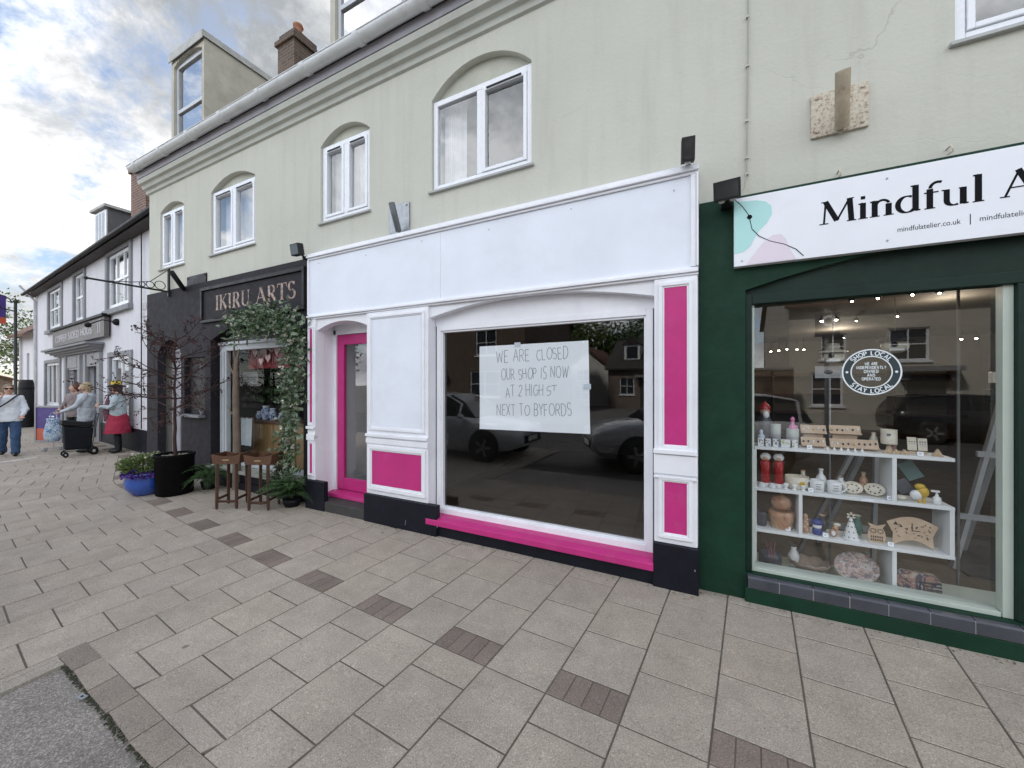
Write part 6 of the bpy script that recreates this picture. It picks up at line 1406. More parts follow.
# ================================================================== CHARCOAL SHOP DISPLAY
def dark_display():
    y = .62; a = at(251, 422, y); b = at(292, 424, y)
    t = thing('wooden_counter', 'honey brown boarded counter inside the charcoal shop window', 'counter', ((a.x + b.x) / 2, y + .2, .15))
    m = MB(); m.box(a.x, b.x + .5, y + .02, y + .42, .15, a.z); m.build('body', wood_counter, t); m = MB(); m.box(a.x - .03, b.x + .53, y - .01, y + .45, a.z + .001, a.z + .035); m.build('counter_top', wood_tray, t, bevel=.004)
    for i in range(6): m = MB(); x = a.x + .05 + i * .2; m.box(x, x + .185, y + .004, y + .0195, .2, a.z - .04); m.build('board', wood_counter, t, bevel=.004)
    zt = a.z + .036
    blue_w = mat_pattern('blue and white glaze', [(.6, .63, .66), (.05, .1, .28), (.55, .6, .65), (.10, .2, .4)], 22)
    for i, (u, r, h, lab) in enumerate(((266, .085, .24, 'blue and white patterned jar on the wooden counter, the largest'), (259, .055, .13, 'blue and white patterned bowl left of the large jar'), (273, .07, .2, 'blue and white patterned jar right of the large jar'), (281, .05, .12, 'small blue and white cup at the right of the counter'))):
        p = at(u, 410, y + .15 + .05 * (i % 2)); t2 = thing('glazed_jar', lab, 'pottery', (p.x, p.y, zt), 'blue and white pottery on the counter'); m = MB(); m.lathe([(r * .6, 0), (r, h * .35), (r * .9, h * .7), (r * .55, h * .9), (r * .65, h), (r * .5, h), (0, h * .8)], (p.x, p.y, zt), 20); m.build('jar', blue_w, t2)
        m = MB(); m.lathe([(r * .66, h), (r * .7, h + .012), (r * .5, h + .012)], (p.x, p.y, zt), 20); m.build('rim', ceram_w, t2)
    p0 = at(239, 417, .45); p1 = at(253, 446, .45); m = MB(); N = 14; vs = []
    for i in range(N + 1):
        for j in range(9): vs.append((p0.x + (p1.x - p0.x) * i / N, .45 + .018 * math.sin(i * 1.3) - .02 * j / 8, p0.z + (p1.z - p0.z) * j / 8))
    m.add(vs, [(i * 9 + j, (i + 1) * 9 + j, (i + 1) * 9 + j + 1, i * 9 + j + 1) for i in range(N) for j in range(8)], 0, True)
    m.tube([(p0.x - .05, .45, p0.z), (p1.x + .05, .45, p0.z)], .012, 8, 1); m.tube([(p0.x - .03, .45, p0.z), (p0.x - .03, .45, .15)], .012, 8, 1); m.tube([(p1.x + .03, .45, p0.z), (p1.x + .03, .45, .15)], .012, 8, 1)
    tag(m.build('towel_on_rail', [M('pale blue grey towel', (.45, .50, .52), .9, .1, 12, .3), wood_dark], loc=(p0.x, .45, .15)), 'pale blue grey towel hanging on a stand inside the charcoal window', 'towel')
    # red bunting with white hearts, hung along the window head
    t = thing('heart_bunting', 'dark red cloth with white hanging hearts across the top of the charcoal window', 'bunting', (-6.3, .5, 2.1)); m = MB(); N = 40
    q0 = at(247, 352, .42); q1 = at(300, 345, .42); vs = []
    for i in range(N + 1):
        f = i / N
        for j in range(4): vs.append((q0.x + (q1.x - q0.x) * f, .44 + .006 * math.sin(i * 1.4), 2.24 - .11 * j))
    m.add(vs, [(i * 4 + j, (i + 1) * 4 + j, (i + 1) * 4 + j + 1, i * 4 + j + 1) for i in range(N) for j in range(3)], 0, True); m.build('red_cloth', M('dark red cloth', (.20, .018, .026), .9, .3, 9, 0), t)
    for u, v, k in ((255, 352, 1.1), (261, 361, 1), (268, 358, 1.1), (277, 350, 1.3), (286, 359, 1)):
        c = at(u, v, .40); h = [(c.x + k * .0042 * 16 * math.sin(s) ** 3 * .9, c.z + k * .0042 * (13 * math.cos(s) - 5 * math.cos(2 * s) - 2 * math.cos(3 * s) - math.cos(4 * s))) for s in [2 * PI * i / 22 for i in range(22)]]
        m = MB(); m.prism(h[::-1], .395, .41); m.build('heart', M('pale pink felt heart', (.80, .52, .54), .9), t)
    # dim greenery and framed things behind
    rn = random.Random(4); t = thing('hanging_plant', 'dim leafy plants hanging inside the charcoal shop above the pottery', 'plant', (-6.6, .9, 1.4)); m = MB()
    for i in range(700):
        c = at(rn.uniform(246, 296), rn.uniform(362, 402), rn.uniform(.7, 1.2)); leaf(m, c, rdir(rn) + Vector((0, 0, -.4)), rn.uniform(.06, .12), rn.uniform(.03, .05), None, rn)
    m.build('leaves', leaf_dark, t)
    p = at(247, 386, .75); q = at(262, 404, .75); m = MB(); 
    t = thing('framed_card', 'pale framed card behind the glass above the towel', 'picture', ((p.x + q.x) / 2, .75, q.z)); 
    p = at(243, 372, .6); q = at(258, 384, .6); m = MB(); m.box(p.x, q.x, .6, .615, q.z, p.z); m.build('card', M('grey card', (.3, .31, .3), .8), t); m = MB()
    for a_ in ((p.x - .02, q.x + .02, p.z, p.z + .02), (p.x - .02, q.x + .02, q.z - .02, q.z), (p.x - .02, p.x, q.z, p.z), (q.x, q.x + .02, q.z, p.z)): m.box(a_[0], a_[1], .595, .62, a_[2], a_[3])
    m.tube([((p.x + q.x) / 2, .61, p.z), ((p.x + q.x) / 2, .61, 2.74)], .002, 4)
    m.build('frame', wood_dark, t)
    p = at(206, 408, .0); m = MB(); m.lathe([(.02, 0), (.03, .05), (.026, .07)], (-7.72, .06, 1.118), 12); m.tube([(-7.72, .06, 1.18), (-7.62, -.02, 1.2)], .01, 6); tag(m.build('wall_tap', galv, loc=(-7.72, .06, 1.118)), 'small metal bottle lamp on the ledge left of the charcoal window', 'ornament')
    p = at(149, 307, .0); 
    for i, (v0, v1, lab) in enumerate(((316, 320, 'small pale street plaque at the corner of the white building'), (305, 313, 'small square pale plaque above the street plaque on the white building'))):
        f = Vector(); s0 = (.24, .62)[0]; m = MB(); m.box(ls(.62 if i == 0 else .5), ls(.18 if i == 0 else .28), -.015, -.001, lz(3.02 if i == 0 else 3.16), lz(3.12 if i == 0 else 3.3)); m.xform(LM); o = tag(m.build('wall_plaque', M('grey white plaque', (.5, .5, .52), .5), loc=tuple(m.v[0])), lab, 'plaque')
    p = at(179, 428, -.02); 
dark_display()

# ================================================================== SIGN ON THE WHITE BUILDING
def left_sign():
    a = LM @ Vector((ls(7.98), -.1, lz(2.75))); t = thing('fascia_sign', 'brown grey fascia sign with pale script lettering over the paired doors', 'sign', tuple(LM @ Vector((ls(5.2), -.1, lz(2.73)))))
    m = MB(); m.box(ls(7.98), ls(2.63), -.14, -.04, lz(2.76), lz(3.22)); m.xform(LM); m.build('sign_board', M('brown grey board', (.12, .105, .105), .5, .1, 4), t, bevel=.004)
    m = MB(); m.box(ls(8.05), ls(2.55), -.2, -.04, lz(3.225), lz(3.28)); m.xform(LM); m.build('sign_cap', black, t)
    pale = M('pale lilac lettering', (.36, .34, .38), .5)
    z = lz(2.88); h = .2
    m = MB(); plain_strip(m, 'COPPER', ls(7.6), z, h, -.1405, .04, width=1.6, spacing=.15); m.xform(LM); m.build('lettering', pale, t)
    m = MB(); plain_strip(m, 'SIDED', ls(6.05), z + .02, h, -.1405, .04, width=1.35, spacing=.15); m.xform(LM); m.build('lettering', pale, t)
    m = MB(); plain_strip(m, 'HOGS', ls(4.7), z + .03, h, -.1405, .05, width=1.2, spacing=.15); m.xform(LM); m.build('lettering', pale, t)
    m = MB(); x = ls(3.15); ribbon(m, [(x, z - .02), (x, z + .34)], .05, lambda a_, b_: (a_, -.1405, b_)); ribbon(m, [(x + .2, z - .02), (x + .2, z + .34)], .05, lambda a_, b_: (a_, -.1407, b_)); ribbon(m, [(x - .08, z + .3), (x + .28, z + .34)], .05, lambda a_, b_: (a_, -.1409, b_)); m.xform(LM); m.build('emblem', pale, t)
    for s0, wd in ((4.0, 'LAR'), (6.2, 'SON')):
        m = MB(); plain_strip(m, wd, ls(s0) - .25, lz(2.2), .14, -.052, .03, spacing=.15); m.xform(LM); o = m.build('door_lettering', pale, wb)
    f0 = LM @ Vector((ls(2.2), -.02, lz(3.02))); tt = thing('spot_lamp', 'small black swan neck lamp at the right end of the fascia sign', 'lamp', tuple(f0)); m = MB(); m.tube([LM @ Vector((ls(2.1), -.0, lz(3.05))), LM @ Vector((ls(2.1), -.3, lz(3.07))), LM @ Vector((ls(2.55), -.42, lz(3.0)))], .016, 6); m.build('arm', black, tt); m = MB(); m.ball(LM @ Vector((ls(2.1), -.03, lz(3.05))), .09, 10, 7); m.ball(LM @ Vector((ls(2.6), -.44, lz(2.98))), .07, 10, 7); m.build('lamp_head', black, tt)
left_sign()

# ================================================================== PEOPLE
def remesh(mb, name, mat, par, vox=.014, smooth=4, fold=0):
    me = bpy.data.meshes.new('tmp'); me.from_pydata([tuple(v) for v in mb.v], [], mb.f); o = bpy.data.objects.new('tmp', me); COL.objects.link(o)
    r = o.modifiers.new('r', 'REMESH'); r.mode = 'VOXEL'; r.voxel_size = vox; r.use_smooth_shade = True
    s = o.modifiers.new('s', 'SMOOTH'); s.iterations = smooth; s.factor = .5
    if fold:
        tx = bpy.data.textures.new('folds', 'CLOUDS'); tx.noise_scale = .09; tx.noise_depth = 2
        d = o.modifiers.new('d', 'DISPLACE'); d.texture = tx; d.strength = fold; d.mid_level = .5; d.texture_coords = 'LOCAL'
    dg = bpy.context.evaluated_depsgraph_get(); me2 = bpy.data.meshes.new_from_object(o.evaluated_get(dg)); me2.name = name; bpy.data.objects.remove(o)
    me2.materials.clear(); me2.materials.append(mat); me2.polygons.foreach_set('use_smooth', [True] * len(me2.polygons))
    o = bpy.data.objects.new(name, me2); link(o, par); ORG[o.name] = Vector((0, 0, 0)); return o
V = Vector
def cap(mb, a, b, ra, rb, n=12):
    a = V(a); b = V(b); k = 5; pts = [a.lerp(b, i / k) for i in range(k + 1)]; mb.tube(pts, [ra + (rb - ra) * i / k for i in range(k + 1)], n); mb.ball(a, ra, n, 8); mb.ball(b, rb, n, 8)
def torso(mb, k=1.0, o=0.0, z0=.80, z1=1.42, lean=0):
    prof = [(.10, .80), (.165, .86), (.172, .93), (.155, 1.02), (.15, 1.08), (.165, 1.18), (.175, 1.28), (.165, 1.36), (.10, 1.41), (.055, 1.44)]
    prof = [(r * k + o, z) for r, z in prof if z0 <= z <= z1 + .03]
    mb.lathe([(.001, prof[0][1] - .002)] + prof + [(.001, prof[-1][1] + .002)], (0, 0, 0), 20, sx=1, sy=.70)
def hand(mb, w_, d, palm_n, curl=.5):
    """palm, four fingers of different lengths and a thumb; d: pointing direction, palm_n: palm side"""
    d = V(d).normalized(); s = d.cross(V(palm_n)).normalized(); n = s.cross(d); w_ = V(w_)
    Mx = Matrix((s, d, n)).transposed(); mb.ball(w_ + d * .05, (.04, .052, .018), 10, 7, M=Mx)
    for i, L in enumerate((.068, .078, .073, .056)):
        b = w_ + d * .085 + s * (.03 - .02 * i); m_ = b + (d * math.cos(curl) - n * math.sin(curl)) * L * .5; e = m_ + (d * math.cos(curl * 2) - n * math.sin(curl * 2)) * L * .5; mb.tube([b - d * .02, b, m_, e], [.009, .0095, .009, .007], 7)
    t0 = w_ + d * .03 + s * .032; mb.tube([t0 - s * .01, t0 + s * .025 + d * .025, t0 + s * .03 + d * .055], [.012, .0105, .008], 7)
def person(label, loc, fd, h, arms, legs, wear, look=0.0, k=1.0, lean=0.0):
    rz = math.atan2(-fd[0], fd[1]); t = thing('person', label, 'person', loc, None, rz=rz, local=True); t.scale = (h / 1.65,) * 3
    sw = lambda mb: mb.xform(Matrix.Rotation(-lean, 4, 'X')) if lean else mb
    hips = ((-.09, 0, .86), (.09, 0, .86)); B = MB()
    torso(B, .95 * k); cap(B, (0, .0, 1.40), (0, .015, 1.48), .05, .048); 
    HM = Matrix.Rotation(look, 3, 'Z'); hc = V((0, .03, 1.545)); hp = lambda x, y, z: hc + HM @ V((x, y, z))
    B.ball(hc, (.076, .094, .112), 18, 14, M=HM); B.ball(hp(0, .035, -.062), (.052, .05, .045), 12, 8, M=HM)
    B.tube([hp(0, .088, .03), hp(0, .108, -.02), hp(0, .09, -.035)], [.009, .016, .013], 8)
    for s in (-1, 1): B.ball(hp(s * .076, -.005, -.005), (.012, .022, .03), 8, 6, M=HM); B.ball(hp(s * .036, .078, -.025), (.02, .016, .016), 8, 6, M=HM)
    for (sh_, el, wr, pn, cu), s in zip(arms, (-1, 1)):
        cap(B, (s * .165 * k, 0, 1.345), el, .048 * k, .038); cap(B, el, wr, .038, .026); hand(B, wr, V(wr) - V(el), pn, cu)
    for (kn, an), hp_, s in zip(legs, hips, (-1, 1)):
        cap(B, hp_, kn, .078 * k, .052); cap(B, kn, an, .05, .034); B.ball((an[0] + .0, an[1] + .06, an[2] - .02), (.038, .10, .034), 12, 8)
    body = remesh(sw(B), 'body', skin, t, .011, 5)
    e = MB()
    for s in (-1, 1): e.ball(hp(s * .031, .082, .012), (.012, .008, .007), 8, 6)
    sw(e).build('eyes', M('dark eyes', (.02, .015, .012), .3), t); e = MB(); e.ball(hp(0, .087, -.058), (.024, .008, .006), 8, 6, M=HM); sw(e).build('mouth', M('lips', (.36, .13, .11), .5), t)
    for nm, mat, fn in wear:
        mb = MB(); fn(mb, dict(arms=arms, legs=legs, hips=hips, hc=hc, HM=HM, hp=hp, k=k)); sw(mb)
        if nm.startswith('='): mb.build(nm[1:], mat, t)
        else: remesh(mb, nm, mat, t, .013, 3, {'hair': .02, 'shoes': 0}.get(nm, .035))
    return t
def jacket(zb=.78, o=.019, sl=.060):
    def f(mb, q):
        torso(mb, q['k'], o, .8, 1.40); mb.lathe([(.001, zb), (.185 * q['k'] + o * .8, zb + .002), (.175 * q['k'] + o, zb + .12), (.165 * q['k'] + o, zb + .3), (.001, zb + .31)], (0, 0, 0), 20, sy=.72)
        for (sh_, el, wr, pn, cu), s in zip(q['arms'], (-1, 1)): cap(mb, (s * .165 * q['k'], 0, 1.34), el, sl * q['k'] + .004, sl * .85); cap(mb, el, V(el).lerp(V(wr), .9), sl * .85, sl * .66)
    return f
def trousers(o=.014, zt=.98):
    def f(mb, q):
        mb.lathe([(.001, .78), (.165 * q['k'] + o, .80), (.172 * q['k'] + o, .90), (.155 * q['k'] + o, zt), (.001, zt + .01)], (0, 0, 0), 20, sy=.72)
        for (kn, an), hp_ in zip(q['legs'], q['hips']): cap(mb, hp_, kn, .086 * q['k'] + o * .5, .062 + o); cap(mb, kn, V(kn).lerp(V(an), .97), .062 + o, .052 + o)
    return f
def shoes(mb, q):
    for kn, an in q['legs']: a = V(an); mb.ball((a.x, a.y + .055, a.z - .03), (.047, .125, .048), 14, 8); mb.ball((a.x, a.y - .01, a.z), (.044, .05, .05), 12, 8)
def hair(dz=0, r=1.0, back=0.0, low=-.02):
    def f(mb, q):
        HM, hp = q['HM'], q['hp']; mb.ball(hp(0, -.018, .035 + dz), (.088 * r, .096 * r, .096 * r), 16, 10, M=HM); mb.ball(hp(0, -.05, low), (.084 * r, .06 * r, .09 * r), 14, 9, M=HM)
        if back: mb.ball(hp(0, -.07, -.14), (.085, .05, back), 14, 9, M=HM)
        for s in (-1, 1): mb.ball(hp(s * .07, .0, .01), (.022, .045, .06), 10, 7, M=HM)
    return f
def people():
    denim = M('blue denim', (.035, .075, .16), .85, .2, 9, .2, 90); jw = M('white jacket cloth', (.68, .72, .78), .8, .06, 9, .3, 30); cg = M('light grey cardigan', (.40, .44, .48), .9, .08, 12, .3, 50)
    blk = M('black shoe', (.012, .012, .013), .5); dk = M('dark cloth', (.014, .014, .018), .9, .2, 9, .2); red = M('raspberry red skirt', (.30, .018, .05), .85, .12, 9, .2); pden = M('pale denim jacket', (.36, .43, .46), .9, .12, 12, .3)
    h_grey = M('ash blond hair', (.34, .27, .17), .7, .25, 40, .4, 120); h_lt = M('greyish brown hair', (.2, .155, .11), .7, .25, 40, .4, 120); h_dk = M('dark brown hair', (.03, .02, .015), .6, .25, 40, .4, 120)
    yel = M('yellow straw', (.55, .43, .05), .8, .1, 40, .3); taupe = M('taupe jumper', (.24, .2, .2), .9, .12, 9, .3)
    stand = (((-.10, .0, .47), (-.105, -.01, .08)), ((.10, .02, .47), (.105, .0, .08)))
    step = (((-.10, .09, .48), (-.10, .10, .08)), ((.10, -.04, .47), (.11, -.18, .10)))
    # woman in white, walking up the pavement, one hand at her mouth
    pw = atg(9, 456); gl = lambda mb, q: (mb.obox(q['hp'](-.034, .094, .013), (.028, .006, .02), q['HM']), mb.obox(q['hp'](.034, .094, .013), (.028, .006, .02), q['HM']), mb.obox(q['hp'](0, .097, .018), (.01, .004, .005), q['HM']), mb.obox(q['hp'](-.08, .04, .018), (.003, .06, .005), q['HM']), mb.obox(q['hp'](.08, .04, .018), (.003, .06, .005), q['HM']))
    armsw = ((None, (-.25, .02, 1.08), (-.2, .2, .93), (0, 0, -1), .5), (None, (.245, .10, 1.13), (.10, .22, 1.36), (-1, 0, .2), .9))
    person('woman in white jacket, blue jeans and sunglasses walking with a hand at her mouth', (pw.x, pw.y, gz(pw.y)), (.95, -.25), 1.66, armsw, step,
           [('jacket', jw, jacket(.80)), ('jeans', denim, trousers(.02)), ('shoes', blk, shoes), ('hair', h_lt, hair()), ('=sunglasses', black, gl)], k=1.0, look=.1)
    rot = math.atan2(-.95, -.25)
    def W(p, base, fd):
        r = math.atan2(-fd[0], fd[1]); return V(base) + Matrix.Rotation(r, 3, 'Z') @ V(p)
    bs = (pw.x, pw.y, gz(pw.y)); fd = (.95, -.25)
    t = thing('crossbody_bag', 'black bag slung across the woman in white', 'bag', tuple(W((.27, .1, .82), bs, fd))); m = MB(); c = W((.275, .09, .90), bs, fd); Mx = Matrix.Rotation(math.atan2(-fd[0], fd[1]), 3, 'Z'); m.obox(c, (.07, .13, .11), Mx); m.obox(c + Mx @ V((.0, .03, .12)), (.06, .09, .015), Mx); m.build('bag_body', black, t, bevel=.02)
    m = MB(); m.tube([W(p, bs, fd) for p in ((.24, .10, 1.0), (.15, .19, 1.12), (0, .20, 1.26), (-.10, .14, 1.385), (-.14, 0, 1.43), (-.06, -.15, 1.32), (.14, -.19, 1.1), (.25, .0, .99))], .014, 6); m.build('strap', black, t)
    # woman in grey cardigan leaning on a black trolley
    pg = atg(87, 452); fl = (-.42, -.91); bs = (pg.x, pg.y, gz(pg.y))
    armg = ((None, (-.24, .16, 1.10), (-.16, .38, .98), (0, 0, -1), .8), (None, (.24, .16, 1.10), (.16, .38, .98), (0, 0, -1), .8))
    person('woman with short ash hair in light grey cardigan holding a black shopping trolley', bs, fl, 1.66, armg, stand,
           [('cardigan', cg, jacket(.74, .035)), ('trousers', M('grey trousers', (.09, .09, .1), .9), trousers(.018)), ('shoes', blk, shoes), ('hair', h_grey, hair(.005, 1.04, low=-.05))], k=1.08, look=.15)
    # trolley
    f2 = V((fl[0], fl[1], 0)).normalized(); tb = V(bs) + f2 * .62 + V((.10, -.10, 0)); tb = V((-12.95, -.04, gz(-.04))); rz = R(-8)
    t = thing('shopping_trolley', 'black fabric shopping trolley on four wheels in front of the woman in grey', 'trolley', tuple(tb), rz=rz, local=True); t.scale = (.85, .70, .95)
    def L(mb): return mb
    m = MB(); m.add([(-.16, -.30, .18), (.16, -.30, .18), (.16, .27, .16), (-.16, .27, .16), (-.18, -.33, .74), (.18, -.33, .74), (.18, .33, .66), (-.18, .33, .66)], [(0, 3, 2, 1), (4, 5, 6, 7), (0, 1, 5, 4), (1, 2, 6, 5), (2, 3, 7, 6), (3, 0, 4, 7)]); m.build('fabric_body', M('black nylon', (.008, .010, .014), .8, .25, 9, .4, 20, spec=.2), t, bevel=.03)
    m = MB(); m.add([(-.2, -.40, .76), (.2, -.40, .76), (.2, .34, .69), (-.2, .34, .69), (-.17, -.36, .88), (.17, -.36, .88), (.16, .26, .80), (-.16, .26, .80)], [(0, 3, 2, 1), (4, 5, 6, 7), (0, 1, 5, 4), (1, 2, 6, 5), (2, 3, 7, 6), (3, 0, 4, 7)]); m.build('flap', black, t, bevel=.025)
    for x in (-1, 1): m = MB(); m.tube([(x * .19, -.3, .14), (x * .19, .27, .14), (x * .19, .42, .9), (x * .17, .44, 1.0)], .011, 6); m.build('frame', black_metal, t)
    m = MB(); m.tube([(-.17, .44, 1.0), (.17, .44, 1.0)], .015, 8); m.build('handle', black, t)
    for x in (-1, 1):
        for y, r in ((-.29, .065), (.33, .105)):
            m = MB(); n = 18; Mx = Matrix.Rotation(R(90), 3, 'Y'); m.lathe([(r * .7, -.018), (r, -.014), (r, .014), (r * .7, .018)], (x * .2, y, r), n, M=Mx); w_ = m.build('wheel', black, t); m = MB(); m.lathe([(0, -.02), (r * .68, -.016), (r * .68, .016), (0, .02)], (x * .2, y, r), n, M=Mx); m.build('hub', M('grey hub', (.35, .35, .34), .5), w_)
    # person behind, facing the camera, holding a blue patterned bag
    pb = atg(72, 447.5); bs = (pb.x - .2, pb.y + .12, gz(pb.y + .12)); fb = (.45, -.89)
    armb = ((None, (-.26, .08, 1.10), (-.22, .32, 1.05), (0, 0, -1), .8), (None, (.27, .04, 1.10), (.18, .22, 1.0), (0, 0, -1), .6))
    person('person with brown hair in taupe jumper standing behind the woman in grey', bs, fb, 1.63, armb, stand, [('jumper', taupe, jacket(.78)), ('trousers', dk, trousers(.016)), ('shoes', blk, shoes), ('hair', M('chestnut hair', (.09, .04, .025), .6, .25, 40, .4, 120), hair())], k=1.05, look=-.3)
    c = atx(53, 428, pb.x + .15); t = thing('patterned_bag', 'blue and white patterned shopping bag hanging left of the black trolley', 'bag', (c.x, c.y, gz(c.y))); m = MB(); bm = mat_pattern('blue white floral cloth', [(.55, .62, .70), (.08, .2, .42), (.62, .68, .74), (.2, .38, .6), (.6, .66, .72)], 9, rough=.8)
    m.lathe([(.001, .22), (.10, .23), (.15, .3), (.16, .45), (.13, .62), (.10, .74), (.12, .80), (.001, .78)], (c.x, c.y, gz(c.y)), 18, sx=.6, sy=1.0); m.build('bag_body', bm, t); m = MB(); m.tube([(c.x, c.y - .06, .70), (c.x, c.y - .03, .92), (c.x, c.y + .05, .98), (c.x, c.y + .07, .7)], .012, 6); m.build('handle', bm, t)
    # a wheeled base peeping out under the bag
    m = MB(); m.bar((c.x + .02, c.y - .14, gz(c.y) + .06), (c.x + .02, c.y + .14, gz(c.y) + .06), .03, .03)
    for y in (-.14, .14): m.lathe([(.02, -.015), (.055, -.012), (.055, .012), (.02, .015)], (c.x + .02, c.y + y, gz(c.y) + .055), 14, M=Matrix.Rotation(R(90), 3, 'Y'))
    m.tube([(c.x + .02, c.y, gz(c.y) + .06), (c.x + .02, c.y, gz(c.y) + .2)], .012, 6); m.build('wheeled_base', M('pale grey plastic', (.4, .4, .4), .5), t)
    # person in red skirt and yellow hat
    pr = atg(112, 451); bs = (pr.x + .35, pr.y - .0, gz(pr.y)); fr = (-.40, -.92)
    armr = ((None, (-.25, .10, 1.10), (-.12, .28, 1.12), (0, 0, 1), .7), (None, (.26, .06, 1.09), (.12, .27, 1.16), (0, 0, 1), .7))
    def skirt(mb, q): mb.lathe([(.13, 1.02), (.165, .98), (.20, .88), (.25, .66), (.29, .46), (.275, .455), (.23, .66), (.16, .95)], (0, 0, 0), 28, sy=.85)
    def scarf(mb, q): mb.tube([(-.06, -.06, 1.44), (.06, -.04, 1.45), (.09, .05, 1.42), (.02, .12, 1.38), (.0, .17, 1.2), (-.01, .19, 1.0), (.0, .18, .78)], [.045, .05, .05, .055, .06, .07, .06], 10)
    def hatb(mb, q): mb.lathe([(.0, .09), (.085, .10), (.15, .07), (.175, .035), (.17, .03), (.145, .058), (.0, .06)], q['hc'], 24, M=q['HM'])
    def hatc(mb, q): mb.lathe([(.098, .085), (.095, .14), (.085, .17), (.05, .19), (0, .195)], q['hc'], 22, M=q['HM'])
    def hatf(mb, q):
        for i in range(9): a = i * 2 * PI / 9; mb.ball(q['hp'](.035 + .02 * math.cos(a), .09 + .012 * math.sin(a * 2), .13 + .02 * math.sin(a)), .017, 8, 6)
    def lpl(mb, q): hair(0, 1.0, .12)(mb, q)
    person('person in yellow flowered hat, pale denim jacket and raspberry skirt by the white building', bs, fr, 1.63, armr, stand, [('jacket', pden, jacket(.92, .03)), ('skirt', red, skirt), ('leggings', dk, trousers(.004, .95)), ('shoes', blk, shoes), ('hair', h_dk, lpl), ('=hat_brim', black, hatb), ('=hat_crown', yel, hatc), ('=hat_flower', M('red cloth flower', (.35, .02, .03), .8), hatf), ('scarf', mat_pattern('dark patterned scarf', [(.03, .02, .03), (.2, .08, .1), (.05, .03, .05), (.3, .22, .22)], 18, rough=.9), scarf)], k=1.0)
people()

